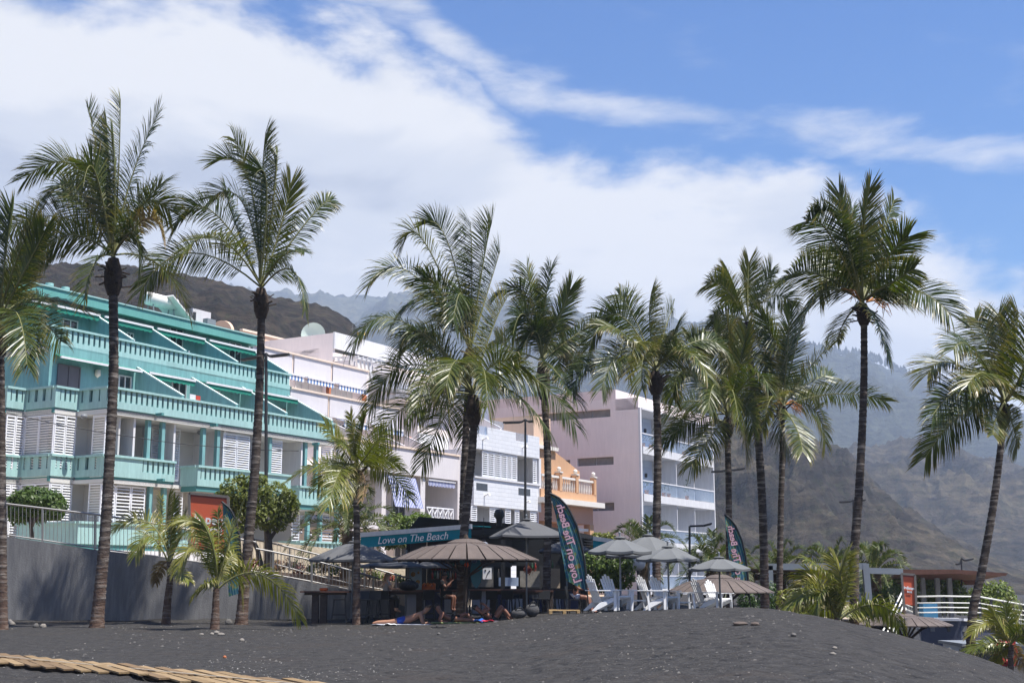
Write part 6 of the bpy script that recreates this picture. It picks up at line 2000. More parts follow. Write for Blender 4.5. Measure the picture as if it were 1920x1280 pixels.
def teal_awning(name, label, p, depth, txt, tsize, group=None, tx=0.5):
    """p: top-left, top-right, bottom-right, bottom-left of the valance in world space."""
    b = p[3].copy()
    r = empty(name, b, 0, label, 'awning', group)
    q = [v - b for v in p]
    n = (q[1] - q[0]).cross(q[3] - q[0]).normalized()
    if n.y > 0: n = -n
    back = Vector((-n.x, -n.y, 0)).normalized()
    # valance with a soft wave along its lower hem
    V, F = [], []
    nx, nz = 24, 4
    for j in range(nz + 1):
        for i in range(nx + 1):
            t, s = i / nx, j / nz
            w = q[0].lerp(q[1], t).lerp(q[3].lerp(q[2], t), s)
            w = w + n * (0.05 * math.sin(t * 9 + 1) * s) + n * 0.02
            V.append(w)
    for j in range(nz):
        for i in range(nx):
            F.append((j * (nx + 1) + i, j * (nx + 1) + i + 1, (j + 1) * (nx + 1) + i + 1, (j + 1) * (nx + 1) + i))
    mb = MB(); mb.mesh(V, F, True)
    mb.build('valance', M_TEAL, r)
    a, c = q[0] + UP * 0.07, q[1] + UP * 0.07
    MB().bar(a, c, 0.14, 0.16).build('front_bar', M_WHITE, r)
    e0, e1 = q[0] + back * depth + UP * 0.12, q[1] + back * depth + UP * 0.12
    MB().prism([q[0] + UP * 0.1, q[1] + UP * 0.1, e1, e0], (0, 0, -0.015)).build('cloth', M_TEAL, r)
    if txt:
        me = text_mesh(txt, tsize, M_LETTER, shear=0.28)
        xd = (q[1] - q[0]).normalized()
        c = q[3].lerp(q[2], tx).lerp(q[0].lerp(q[1], tx), 0.46) + n * 0.10
        place_text(r, me, c, xd, UP)
    return r
teal_awning('awning', 'teal bar awning lettered Love on The Beach beside the palm trunk', [at(677, 1006, 47.5), at(884, 990, 45.6), at(884, 1008, 45.6), at(677, 1027, 47.5)], 1.6, 'Love on The Beach', 0.37, tx=0.485)
teal_awning('awning', 'teal awning with white bar showing between the grey umbrellas', [at(1112, 1012, 50), at(1245, 1032, 50), at(1245, 1046, 50), at(1112, 1028, 50)], 2.0, 'Beach', 0.3, tx=0.62)
# awning's sagging lower cloth strip catching the sun
def globe():
    c = at(907, 1025, 44.2)
    r = empty('hanging_globe', c, 0, 'white hanging globe lamp under the dark umbrella above the plank parasol', 'lamp')
    MB().ball((0, 0, 0), 0.19, 16, 10).build('globe', M_BULB, r)
    MB().tube([(0, 0, 0.18), (0, 0, 1.0)], 0.012, 5).build('cord', M_BLACK, r)
    MB().lathe([(0.06, 0.24), (0.07, 0.18), (0.0, 0.18)], 8).build('fitting', M_DARKM, r)
    c = at(1196, 1055, 50)
    r = empty('hanging_globe', c, 0, 'grey globe lamp on a post by the green shrub', 'lamp')
    MB().ball((0, 0, 0), 0.30, 16, 10).build('globe', M_BULB, r)
    MB().tube([(0, 0, -0.25), (0, 0, -2.2)], 0.05, 8).build('post', M_DARKM, r)
    c = at(936, 966, 50)
    r = empty('roof_vent', c, 0, 'black dome vent standing on the bar roof', 'vent')
    MB().lathe([(0.0, 0.26), (0.13, 0.22), (0.20, 0.1), (0.20, -0.02), (0.12, -0.14), (0.11, -0.4)], 14).build('dome', M_BLACK, r)
    mb = MB()
    for k in range(14):
        a = 2 * math.pi * k / 14
        mb.bar((0.2 * math.cos(a), 0.2 * math.sin(a), -0.03), (0.15 * math.cos(a), 0.15 * math.sin(a), 0.19), 0.015, 0.02)
    mb.build('fins', M_DARKM, r)
globe()
# bar furniture -------------------------------------------------------
def stool_proto():
    r = empty('bar_stool', (0, 0, 0))
    MB().box(-0.21, 0.21, -0.2, 0.2, 0.76, 0.79).build('seat', M_BLACK, r)
    for sx in (-1, 1):
        for sy in (-1, 1):
            MB().bar((sx * 0.25, sy * 0.24, 0.0), (sx * 0.18, sy * 0.17, 0.765), 0.032, 0.032, up=(0, 1, 0)).build('leg', M_BLACK, r)
    mb = MB()
    for sx in (-1, 1): mb.bar((sx * 0.226, -0.215, 0.28), (sx * 0.226, 0.215, 0.28), 0.022, 0.03)
    for sy in (-1, 1): mb.bar((-0.226, sy * 0.215, 0.28), (0.226, sy * 0.215, 0.28), 0.022, 0.03)
    mb.build('footrest', M_BLACK, r)
    MB().prism([(0.17, -0.2, 0.79), (0.20, -0.2, 0.79), (0.26, -0.2, 1.06), (0.23, -0.2, 1.06)], (0, 0.4, 0)).build('backrest', M_BLACK, r)
    return r
ST = stool_proto()
stools = [(643, 43.6, 0.1, 'black bar stool beside the leftmost high table'), (689, 43.4, 1.9, 'black bar stool just right of the slim palm trunk'), (706, 44.0, 1.5, 'black bar stool between slim palm and seated blonde woman'), (724, 44.6, -1.6, 'black bar stool under the seated blonde woman'),
          (806, 45.2, -1.4, 'black bar stool before the white counter panel'), (893, 44.6, -1.5, 'black bar stool right of the parasol pole'), (923, 44.8, -1.6, 'black bar stool second from the parasol pole'), (950, 45.2, -1.5, 'black bar stool third from the parasol pole'), (1018, 45.0, 1.4, 'black bar stool right of the square umbrella pole'),
          (1048, 46.0, -1.5, 'black bar stool left of the person in shorts'), (975, 47.4, -1.6, 'black bar stool at the counter behind the dark table'), (840, 45.8, -1.6, 'black bar stool under the man in black'), (872, 47.6, 1.5, 'black bar stool half hidden behind the parasol pole'), (961, 46.6, 1.2, 'black bar stool pushed under the dark table from behind'), (1003, 46.4, 2.0, 'black bar stool turned towards the square umbrella pole'), (1034, 47.6, -1.3, 'black bar stool at the counter near the big flag')]
for i, (px, Y, rz, lab) in enumerate(stools):
    o = ST if i == 0 else copy_tree(ST)
    o.location = ((px - 960) / 2400.0 * Y, Y, 0.0)
    o.rotation_euler = (0, 0, rz)
    tag(o, lab, 'stool', 'black bar stools')
def high_table(label, px0, px1, Y, posts, z=1.06, d=0.75):
    a, c = (px0 - 960) / 2400 * Y, (px1 - 960) / 2400 * Y
    r = empty('bar_table', ((a + c) / 2, Y, 0.0), 0, label, 'table', 'high wooden bar tables')
    w = (c - a) / 2
    n = 5
    for i in range(n):
        y0 = lerp(-d / 2, d / 2, i / n)
        MB().box(-w, w, y0 + 0.005, y0 + d / n - 0.005, z - 0.05, z).build('board', M_WOOD, r)
    for px in posts:
        x = (px - 960) / 2400 * Y - (a + c) / 2
        MB().box(x - 0.11, x + 0.11, -0.11, 0.11, 0, z - 0.052).build('leg', M_WOODPOST, r)
    MB().box(-w * 0.85, w * 0.85, -0.2, 0.2, z - 0.13, z - 0.053).build('apron', M_WOODPOST, r)
    return r
high_table('high wooden table on two thick posts before the grey wall', 573, 662, 43.4, (599, 614))
high_table('high wooden table where the blonde woman sits', 702, 800, 45.6, (740, 790))
high_table('dark wooden high table right of the plank parasol pole', 915, 1036, 45.6, (925, 985, 1030))
def odds():
    o = MB().lathe([(0.0, 0.0), (0.12, 0.0), (0.16, 0.07), (0.12, 0.1), (0.0, 0.1)], 10, (0, 0, 0)).build('bowl', mat('orange_bowl', (0.55, 0.10, 0.02), 0.5))
    o.location = at(607, 1107, 43.4); o.location.z = 1.06
    tag(o, 'orange bowl on the leftmost high wooden table', 'bowl')
    # bag on the table
    c = Vector(((770 - 960) / 2400 * 45.5, 45.5, 1.06))
    r = empty('backpack', c, 0, 'black backpack lying on the table before the menu board', 'bag')
    MB().ball((0, 0, 0.17), 0.28, 12, 8, (1.25, 0.7, 0.68), 0.06, 3).build('body', M_BLACK, r)
    MB().ball((0.1, -0.18, 0.14), 0.14, 10, 6, (1.2, 0.5, 0.8)).build('pocket', M_BLACK, r)
    MB().tube([(-0.12, 0, 0.33), (-0.06, 0, 0.42), (0.06, 0, 0.42), (0.12, 0, 0.33)], 0.015, 5).build('handle', M_BLACK, r)
    # menu board
    a = at(767, 1106, 47.4)
    r = empty('menu_board', a, 0, 'pale blue menu board with food pictures at the bar corner', 'sign')
    k = 47.4 / 2400
    MB().box(0, 23 * k, 0, 0.05, 0, 42 * k).build('panel', mat('menu_blue', (0.42, 0.56, 0.66), 0.5, 0.1, 4), r)
    MB().box(-0.14, -0.005, -0.02, 0.1, -0.9, 43 * k).build('frame', M_PANELW, r)
    for (x, y, s) in ((7, 29, 4.5), (16, 15, 4), (8, 8, 3), (17, 32, 2.5)):
        MB().lathe([(0.0, 0.01), (s * k, 0.0)], 10).build('food_picture', mat('food_print', (0.42, 0.26, 0.08), 0.6, 0.4, 30), r)
        o = r.children[-1] if False else bpy.data.objects[-1]
    for ch, (x, y, s) in zip([c_ for c_ in r.children if c_.name.startswith('food_picture')], ((7, 29, 4.5), (16, 15, 4), (8, 8, 3), (17, 32, 2.5))):
        ch.rotation_euler = (math.pi / 2, 0, 0)
        ch.location = (x * k, -0.004, y * k)
    # orange fruit crate
    a = at(791, 1105, 47.2)
    r = empty('fruit_crate', a, 0, 'bright orange fruit heap in a crate on the bar counter', 'crate')
    MB().box(0, 0.48, 0, 0.3, 0, 0.13).build('crate', mat('orange_crate', (0.55, 0.12, 0.02), 0.6, 0.2, 8), r)
    rnd = random.Random(2)
    me = MB().ball((0, 0, 0), 0.05, 8, 6).data('orange', mat('orange_fruit', (0.75, 0.20, 0.02), 0.5, 0.1))
    for k in range(14):
        inst('orange', me, r, (rnd.uniform(0.04, 0.44), rnd.uniform(0.03, 0.27), 0.15 + rnd.uniform(0, 0.07)))
    # things hanging round the parasol pole
    c = at(893, 1070, 42.9)
    r = empty('surfboard', c, 0, 'dark teal surfboard hanging beside the parasol pole', 'surfboard')
    prof = [(0.0, 0.55), (0.10, 0.42), (0.19, 0.12), (0.20, -0.08), (0.15, -0.36), (0.05, -0.52), (0.0, -0.55)]
    mb = MB()
    pts = [(x, 0, z) for x, z in prof] + [(-x, 0, z) for x, z in reversed(prof[1:-1])]
    mb.prism(pts, (0, 0.06, 0)).build('board', mat('teal_board', (0.0, 0.11, 0.16), 0.4, 0.1), r)
    MB().tube([(0, 0.03, 0.5), (0, 0.03, 0.85)], 0.012, 5).build('rope', M_BLACK, r)
    for (px, py, rad, col, nm, lab) in ((875, 1058, 0.075, (0.75, 0.09, 0.015), 'float', 'small orange float hanging on the parasol pole'), (867, 1052, 0.09, (0.03, 0.12, 0.15), 'float', 'small dark blue float left of the orange one'), (889, 1049, 0.10, (0.05, 0.09, 0.16), 'float', 'small navy float right of the orange one')):
        o = MB().ball((0, 0, 0), rad, 10, 8, (1, 1, 1.15)).tube([(0, 0, rad), (0, 0, rad + 0.3)], 0.01, 4).build(nm, mat('float_%02d' % int(px % 100), col, 0.4))
        o.location = at(px, py, 42.5)
        tag(o, lab, 'float')
    c = at(914, 1075, 49.6)
    r = empty('menu_sign', c, 0, 'small white board with a black drawing behind the parasol pole', 'sign')
    MB().box(-0.18, 0.16, 0, 0.03, -0.2, 0.22).build('panel', M_LETTER, r)
    MB().tube([(-0.05, -0.01, -0.15), (0.0, -0.01, 0.0), (0.08, -0.01, 0.12)], 0.015, 5).ball((-0.08, -0.01, 0.12), 0.035, 8, 6, (1, 0.3, 1)).ball((0.08, -0.01, 0.1), 0.03, 8, 6, (1, 0.3, 1)).build('drawing', M_BLACK, r)
    c = at(990, 1068, 46.5)
    r = empty('flower_basket', c, 0, 'dark red flower basket hanging right of the parasol rim', 'plant')
    bush_leaves(random.Random(5), [(Vector((0, 0, 0)), (0.2, 0.2, 0.17))], 160, 0.05, 'foliage', M_REDLEAF, r, shell=0.1)
    MB().tube([(0, 0, 0.1), (0, 0, 0.9)], 0.01, 4).build('cord', M_BLACK, r)
    o = MB()
    r = empty('pallet', at(1030, 1150, 42.5), 0, 'pale wooden pallet edge lying on the sand below the big flag', 'pallet')
    r.location.z = gz(1057, 42.5)
    for i in range(3): MB().box(0, 1.0, i * 0.3, i * 0.3 + 0.22, 0.10, 0.125).build('board', M_BOARD, r)
    for x in (0.0, 0.45, 0.9): MB().box(x, x + 0.1, 0, 0.82, 0.0, 0.098).build('bearer', M_BOARD, r)
odds()
# string of bulbs and the overhead cable
def strings():
    pts = [at(px, py, 47.0) for px, py in ((525, 975), (547, 987), (565, 992), (583, 997), (600, 999), (618, 1000), (636, 999), (655, 992), (700, 990))]
    r = empty('light_string', pts[0], 0, 'string of small bulbs hung in front of the turquoise building', 'string lights')
    MB().tube([p - pts[0] for p in pts], 0.008, 4).build('wire', M_BLACK, r)
    me = MB().lathe([(0.025, 0.0), (0.03, -0.06), (0.0, -0.06)], 7).data('socket', M_BLACK)
    mg = MB().ball((0, 0, -0.11), 0.045, 8, 6, (1, 1, 1.25)).data('bulb', M_BULB)
    for p in pts[1:7]:
        inst('socket', me, r, p - pts[0]); inst('bulb', mg, r, p - pts[0])
    P = [at(px, py, 48.0 + px / 300) for px, py in ((-80, 745), (10, 773), (110, 796), (200, 812), (330, 831), (470, 843), (560, 845))]
    o = MB().tube([p - P[0] for p in P], 0.016, 5).build('cable', M_DARKM)
    o.location = P[0]
    tag(o, 'thin overhead cable sagging across the turquoise building', 'cable')
strings()

# ------------------------------------------------------------------ feather flags
def flag_material():
    m = bpy.data.materials.new('beach_flag_print')
    m.use_nodes = True
    t = m.node_tree
    b = t.nodes['Principled BSDF']
    b.inputs['Roughness'].default_value = 0.75
    uv = N(t, 'ShaderNodeUVMap', uv_map='uv')
    n = N(t, 'ShaderNodeTexNoise', inp={'Scale': 5.0, 'Detail': 3.0, 'Distortion': 1.0})
    t.links.new(uv.outputs[0], n.inputs['Vector'])
    r = N(t, 'ShaderNodeValToRGB')
    e = r.color_ramp.elements
    cols = [(0.30, (0.006, 0.055, 0.11)), (0.45, (0.012, 0.085, 0.15)), (0.52, (0.012, 0.13, 0.13)), (0.60, (0.08, 0.16, 0.05)), (0.70, (0.36, 0.17, 0.02))]
    while len(e) < len(cols): e.new(0.5)
    for i, (p, c) in enumerate(cols):
        e[i].position = p
        e[i].color = (*c, 1)
    t.links.new(n.outputs[0], r.inputs[0])
    # pale rays fanning out from the top
    mp_ = N(t, 'ShaderNodeMapping', inp={'Rotation': (0, 0, R(24)), 'Scale': (1.0, 0.35, 1.0)})
    t.links.new(uv.outputs[0], mp_.inputs[0])
    w = N(t, 'ShaderNodeTexWave', inp={'Scale': 2.1, 'Distortion': 0.6, 'Detail': 1.0})
    t.links.new(mp_.outputs[0], w.inputs['Vector'])
    mr = N(t, 'ShaderNodeMapRange', inp={'From Min': 0.90, 'From Max': 1.0, 'To Min': 0.0, 'To Max': 0.55})
    t.links.new(w.outputs['Fac'], mr.inputs[0])
    mx = N(t, 'ShaderNodeMix', data_type='RGBA')
    mx.inputs['B'].default_value = (0.30, 0.52, 0.48, 1)
    t.links.new(mr.outputs[0], mx.inputs['Factor'])
    t.links.new(r.outputs[0], mx.inputs['A'])
    t.links.new(mx.outputs['Result'], b.inputs['Base Color'])
    return m
M_FLAG = flag_material()
M_PINKLET = mat('pink_lettering', (0.60, 0.38, 0.44), 0.7, 0.0)
M_DARKLET = mat('dark_letter_edge', (0.09, 0.02, 0.06), 0.7, 0.0)
def feather_flag(label, pole, lead, Y, txts, seed=0, base_z=0.0, tilt=0.0):
    """pole: pixel polyline up the bent pole and over; lead: the loose edge, bottom to tip. Lettering is seen from its back, mirrored."""
    b = at(pole[0][0], pole[0][1], Y)
    r = empty('feather_flag', b, 0, label, 'flag', 'feather flags of the beach bar')
    P = [at(px, py, Y) - b for px, py in pole]
    MB().tube(P, [0.022] * (len(P) - 1) + [0.01], 7).build('pole', M_BLACK, r)
    def poly(line, t):
        ln = [0]
        for p, q in zip(line, line[1:]): ln.append(ln[-1] + (q - p).length)
        s = t * ln[-1]
        for i in range(len(line) - 1):
            if s <= ln[i + 1] or i == len(line) - 2:
                return line[i].lerp(line[i + 1], (s - ln[i]) / max(1e-6, ln[i + 1] - ln[i]))
    fp = [at(px, py, Y) - b for px, py in pole if True][1:]
    fl = [at(px, py, Y) - b for px, py in lead]
    nu, nv = 8, 26
    V, UVs, F = [], [], []
    for j in range(nv + 1):
        t = j / nv
        a, c = poly(fp, t), poly(fl, t)
        for i in range(nu + 1):
            s = i / nu
            p = a.lerp(c, s)
            p.y += 0.05 * math.sin(s * 3.1 + t * 7 + seed) * s + 0.03
            V.append(p)
            UVs.append((s * 0.9 + seed * 0.37, t * 3.0))
    for j in range(nv):
        for i in range(nu):
            F.append((j * (nu + 1) + i, j * (nu + 1) + i + 1, (j + 1) * (nu + 1) + i + 1, (j + 1) * (nu + 1) + i))
    mb = MB(); mb.mesh(V, F, True, UVs)
    mb.build('banner', M_FLAG, r)
    MB().tube([poly(fp, j / 20) + Vector((-0.01, 0, 0)) for j in range(21)], 0.035, 6).build('sleeve', M_BLACK, r)
    for (w, c0, c1, size) in txts:
        p0, p1 = at(c0[0], c0[1], Y) - b, at(c1[0], c1[1], Y) - b
        xd = (p1 - p0).normalized()                       # reading direction, bottom to top
        yd = Vector((xd.z, 0, -xd.x))                     # mirrored print: letter tops to the right
        c = (p0 + p1) / 2
        for mm, off, bold in ((M_DARKLET, 0.045, 0.022), (M_PINKLET, 0.06, 0.006)):
            me = text_mesh(w, size, mm, extrude=0.003, bold=bold)
            x, y = xd, yd
            z = x.cross(y)
            o = bpy.data.objects.new('lettering', me)
            COL.objects.link(o)
            o.parent = r
            width = max(v.co.x for v in me.vertices) - min(v.co.x for v in me.vertices)
            sc = (p1 - p0).length / width
            M3 = Matrix(((x.x * sc, y.x * 1.0, z.x, c.x), (x.y * sc, y.y, z.y, c.y - off), (x.z * sc, y.z, z.z, c.z), (0, 0, 0, 1)))
            o.matrix_local = M3
    return r
feather_flag('big teal feather flag lettered Love on The Beach in front of the bar', [(1104, 1147), (1101, 1108), (1098, 1060), (1091, 1020), (1082, 985), (1065, 950), (1048, 932), (1031, 924)], [(1062, 1088), (1054, 1040), (1048, 1000), (1042, 965), (1035, 940), (1031, 924)], 41.0,
             [('Love', (1083, 1091), (1071, 1056), 0.36), ('on', (1074, 1050), (1068, 1028), 0.36), ('The', (1071, 1022), (1061, 994), 0.35), ('Beach', (1061, 988), (1049, 946), 0.33)], seed=0)
feather_flag('smaller teal feather flag lettered Love on The Beach beside the cluster of palms', [(1408, 1142), (1405, 1118), (1403, 1080), (1399, 1045), (1392, 1012), (1380, 985), (1368, 970), (1358, 964)], [(1375, 1105), (1369, 1060), (1365, 1020), (1361, 985), (1358, 964)], 47.0,
             [('Love', (1390, 1109), (1383, 1082), 0.38), ('on', (1385, 1076), (1381, 1060), 0.38), ('The', (1382, 1054), (1376, 1028), 0.36), ('Beach', (1376, 1022), (1369, 986), 0.32)], seed=2)
feather_flag('teal feather flag half hidden behind the young palms by the grey wall', [(456, 1165), (455, 1110), (454, 1060), (450, 1010), (443, 975), (432, 953), (416, 940)], [(428, 1118), (424, 1060), (420, 1000), (417, 965), (416, 940)], 43.6, [], seed=4)

# ------------------------------------------------------------------ signs
def framed_sign(label, tl, tr, bl, br, Y, txt, tpos, tsize, small=None, legs=0.0):
    b = at(bl[0], bl[1], Y)
    r = empty('sign_board', b, 0, label, 'sign', 'orange sign boards')
    q = [at(p[0], p[1], Y) - b for p in (bl, br, tr, tl)]
    MB().prism(q, (0, 0.04, 0)).build('panel', M_SIGN, r)
    for a, c in ((q[0], q[3]), (q[3], q[2]), (q[1], q[2])):
        MB().bar(a + Vector((0, -0.02, -legs if c is not q[2] or a is q[1] else 0)), c + Vector((0, -0.02, 0)), 0.09, 0.07, up=(0, 1, 0)).build('frame', M_GREYFR, r)
    MB().prism([q[3] - UP * 0.11 + Vector((0, -0.008, 0)), q[2] - UP * 0.11 + Vector((0, -0.008, 0)), q[2] + Vector((0, -0.008, 0)), q[3] + Vector((0, -0.008, 0))], (0, 0.004, 0)).build('band', mat('dark_red_band', (0.26, 0.06, 0.045), 0.6), r)
    for w, (px, py), s in ((txt, tpos, tsize),) + (((small[0], small[1], small[2]),) if small else ()):
        c = at(px, py, Y) - b
        me = text_mesh(w, s, M_LETTER, bold=0.012)
        place_text(r, me, (c.x, c.y - 0.03, c.z), (q[1] - q[0]), UP)
    return r
M_GREYFR = mat('brown_grey_frame', (0.16, 0.145, 0.13), 0.6, 0.1)
framed_sign('wide orange sign board behind the young palms, above the grey wall', (355, 924), (428, 931), (357, 1030), (430, 1036), 46.6, 'la perla', (398, 975), 0.45, ('beach', (402, 992), 0.25))
framed_sign('narrow orange sign with white lettering on the right terrace', (1690, 1075), (1715, 1077), (1695, 1132), (1717, 1135), 54.5, 'taderna', (1704, 1102), 0.15, ('beach', (1705, 1109), 0.08), legs=0.4)

# ------------------------------------------------------------------ street lamps
def lamp(label, px, top, base, Y, arms, r0=0.07):
    b = at(px, base, Y)
    t = at(px, top, Y) - b
    r = empty('street_lamp', b, 0, label, 'street lamp', 'steel street lamps')
    MB().tube([(0, 0, 0), t * 0.5, t], [r0, r0 * 0.85, r0 * 0.7], 10).build('pole', M_DARKM, r)
    for (ax, ay, hx, hy) in arms:
        a, h = at(ax, ay, Y) - b, at(hx, hy, Y) - b
        MB().tube([t, a], 0.04, 6).build('arm', M_DARKM, r)
        d = (h - a)
        MB().bar(a, h, 0.26, 0.07).bar(a + d * 0.1 - UP * 0.04, h - d * 0.1 - UP * 0.04, 0.2, 0.03).build('lamp_head', M_DARKM, r)
    return r
lamp('tall street lamp with two arms beside the second tall palm', 499, 662, 1060, 49.5, [(505, 668, 543, 664), (490, 668, 452, 675)], 0.08)
lamp('street lamp between the dense palm and the white block house', 985, 786, 1060, 56, [(978, 791, 943, 792), (990, 790, 1000, 789)], 0.065)
lamp('low street lamp with one bent arm in front of the hotel', 1293, 986, 1150, 52, [(1318, 985, 1334, 981)], 0.06)
lamp('street lamp whose two arms show behind the palm cluster trunks', 1367, 878, 1140, 62, [(1372, 881, 1396, 878), (1362, 882, 1334, 884)], 0.07)
lamp('street lamp behind the tallest palm with arms on both sides', 1600, 936, 1130, 66, [(1606, 939, 1622, 937), (1596, 940, 1574, 941)], 0.06)
lamp('small twin street lamp above the brown pergola roof', 1803, 1046, 1130, 64, [(1808, 1050, 1824, 1047), (1800, 1056, 1793, 1057)], 0.05)

# ------------------------------------------------------------------ white chairs
def adirondack():
    r = empty('garden_chair', (0, 0, 0))
    # faces +x: seat slopes back towards -x
    for i in range(5):
        x = 0.36 - i * 0.105
        z = 0.39 - i * 0.035
        MB().bar((x, -0.29, z), (x, 0.29, z), 0.09, 0.02, up=(0.33, 0, 1)).build('seat_slat', M_ADI, r)
    for i in range(5):
        y = (i - 2) * 0.116
        L = 0.80 - 0.05 * abs(i - 2) ** 1.4
        MB().bar((-0.08, y * 0.92, 0.22), (-0.08 - 0.33 * L / 0.8, y * 1.14, 0.22 + L), 0.088, 0.02, up=(1, 0, 0.4)).build('back_slat', M_ADI, r)
    MB().bar((-0.255, -0.34, 0.57), (-0.255, 0.34, 0.57), 0.05, 0.03).bar((-0.34, -0.25, 0.80), (-0.34, 0.25, 0.80), 0.04, 0.025).build('back_rail', M_ADI, r)
    for s in (-1, 1):
        MB().box(-0.32, 0.44, s * 0.36 - 0.065, s * 0.36 + 0.065, 0.56, 0.585).build('armrest', M_ADI, r)
        MB().box(0.31, 0.40, s * 0.33 - 0.015, s * 0.33 + 0.015, 0.0, 0.558).build('leg', M_ADI, r)
        MB().prism([(0.40, s * 0.305 - 0.012, 0.40), (0.40, s * 0.305 - 0.012, 0.30), (-0.34, s * 0.305 - 0.012, 0.0), (-0.44, s * 0.305 - 0.012, 0.0), (-0.16, s * 0.305 - 0.012, 0.23)], (0, 0.024, 0)).build('leg', M_ADI, r)
    return r
AC = adirondack()
chairs = [(1122, 37.6, R(22), 'white slatted garden chair nearest the feather flag, its back in shade'), (1150, 38.0, R(-42), 'white slatted garden chair with sunlit back under the first grey umbrella'),
          (1214, 38.9, R(22), 'white slatted garden chair with shaded back, third from the flag'), (1238, 39.4, R(-42), 'white slatted garden chair with sunlit back under the second grey umbrella'),
          (1312, 43.2, R(22), 'white slatted garden chair with shaded back, half sunk behind the crest'), (1338, 43.6, R(-42), 'white slatted garden chair with sunlit back, farthest right behind the crest')]
for i, (px, Y, rz, lab) in enumerate(chairs):
    o = AC if i == 0 else copy_tree(AC)
    o.location = ((px - 960) / 2400.0 * Y, Y, gz(px, Y) - 0.01 + (0.06 if i < 4 else 0.12))
    o.rotation_euler = (0, 0, rz)
    o.scale = (0.92, 0.92, 1.0)
    tag(o, lab, 'chair', 'white garden chairs on the sand')
def side_table(label, px, Y, k=0):
    r = empty('side_table', ((px - 960) / 2400.0 * Y, Y, gz(px, Y)), 0.2, label, 'table', 'white side tables between the chairs')
    for i in range(4): MB().box(-0.28, 0.28, -0.27 + i * 0.14, -0.14 + i * 0.14, 0.60, 0.62).build('slat', M_ADI, r)
    for sx in (-1, 1):
        for sy in (-1, 1): MB().bar((sx * 0.27, sy * 0.24, 0), (sx * 0.22, sy * 0.2, 0.598), 0.06, 0.04, up=(0, 1, 0)).build('leg', M_ADI, r)
    MB().box(-0.24, 0.24, -0.02, 0.02, 0.3, 0.34).build('stretcher', M_ADI, r)
side_table('white side table between the first two white chairs', 1192, 38.6)
side_table('white side table right of the second chair pair', 1276, 40.2)

# ------------------------------------------------------------------ right hand terrace
def terrace():
    Y = 55.0
    L = lambda px, py, y=Y: at(px, py, y)
    b = L(1700, 1235)
    r = empty('terrace_wall', b, 0, 'navy and white painted terrace wall behind the low plank parasol', 'wall')
    pts = [(1668, 1157, 57.5), (1725, 1157, 55.0), (1800, 1158, 54.6), (1860, 1162, 55.5), (1960, 1168, 59.0)]
    P = [at(*p) - b for p in pts]
    zlow = -3.2 - b.z
    for i, (p, q) in enumerate(zip(P, P[1:])):
        m = M_WHITE if i == 0 else M_NAVYWALL
        MB().prism([(p.x, p.y, zlow), (q.x, q.y, zlow), (q.x, q.y, q.z - 0.12), (p.x, p.y, p.z - 0.12)], (0.1, 0.35, 0)).build('wall', m, r)
        MB().bar((p.x, p.y + 0.12, p.z - 0.06), (q.x, q.y + 0.12, q.z - 0.06), 0.5, 0.11).build('coping', M_WHITE, r)
    for px in (1748, 1777, 1803):
        w0, w1 = L(px - 5, 1183) - b, L(px + 5, 1172) - b
        yy = interp(px, [(1725, 55.0), (1800, 54.6), (1860, 55.5)]) - b.y
        MB().box(w0.x, w1.x, yy - 0.02, yy + 0.02, w0.z, w1.z).build('window', M_GLASSD if px == 1777 else M_GREYWALL, r)
    d0, d1 = L(1713, 1205) - b, L(1724, 1178) - b
    MB().box(d0.x, d1.x, -0.06 + 0.0, 0.0, zlow, d1.z).build('door', M_GREYWALL, r)
    mb = MB()
    for c in ((0, 0),):
        pp = [(x, y + 0.3, -0.15 + z) for (x, y, z) in [tuple(p) for p in P]]
    fl = [Vector((p.x, p.y + 0.2, p.z - 0.2)) for p in P] + [Vector((P[-1].x, P[-1].y + 14, P[-1].z - 0.2)), Vector((P[0].x - 6, P[0].y + 14, P[0].z - 0.2))]
    MB().prism(fl, (0, 0, -0.2)).build('floor', M_TAN, r)
    # railing
    rr = empty('terrace_railing', L(1712, 1157), 0, 'white four-bar terrace railing with dark posts at the right', 'railing')
    o = rr.location.copy()
    run = [(1690, 1110, 56.6), (1713, 1118, 55.2), (1770, 1117, 54.9), (1836, 1118, 55.1), (1880, 1126, 56.6), (1960, 1140, 59.5)]
    for k, dz in enumerate((0.0, -0.27, -0.46, -0.66)):
        MB().tube([at(*p) - o + Vector((0, 0, dz)) for p in run], 0.035 if k == 0 else 0.025, 6).build('rail', M_WHITERAIL, rr)
    for px, y in ((1713, 55.2), (1769, 54.95), (1836, 55.15), (1858, 55.9), (1879, 56.6), (1899, 57.3), (1918, 58)):
        t = at(px, interp(px, [(q[0], q[1]) for q in run]), y) - o
        MB().box(t.x - 0.05, t.x + 0.05, t.y - 0.03, t.y + 0.03, t.z - 0.95, t.z + 0.02).build('post', M_DARKM, rr)
    # stair
    st = empty('stair_railing', L(1668, 1205), 0, 'pale green and white stair railing left of the plank parasol', 'railing')
    o = st.location.copy()
    for k in range(4):
        a, c = at(1690 + k * 3, 1112 + k * 9, 55.6), at(1664 + k * 4, 1165 + k * 11, 53.0)
        MB().tube([a - o, c - o], 0.035, 6).build('rail', M_WHITERAIL, st)
        MB().tube([c - o, c - o + (c - a) * 0.5], 0.035, 6).build('rail', M_WHITERAIL, st)
    MB().box(-0.1, 0.0, -0.1, 0.1, -1.5, 1.2).build('post', M_DARKM, st)
terrace()
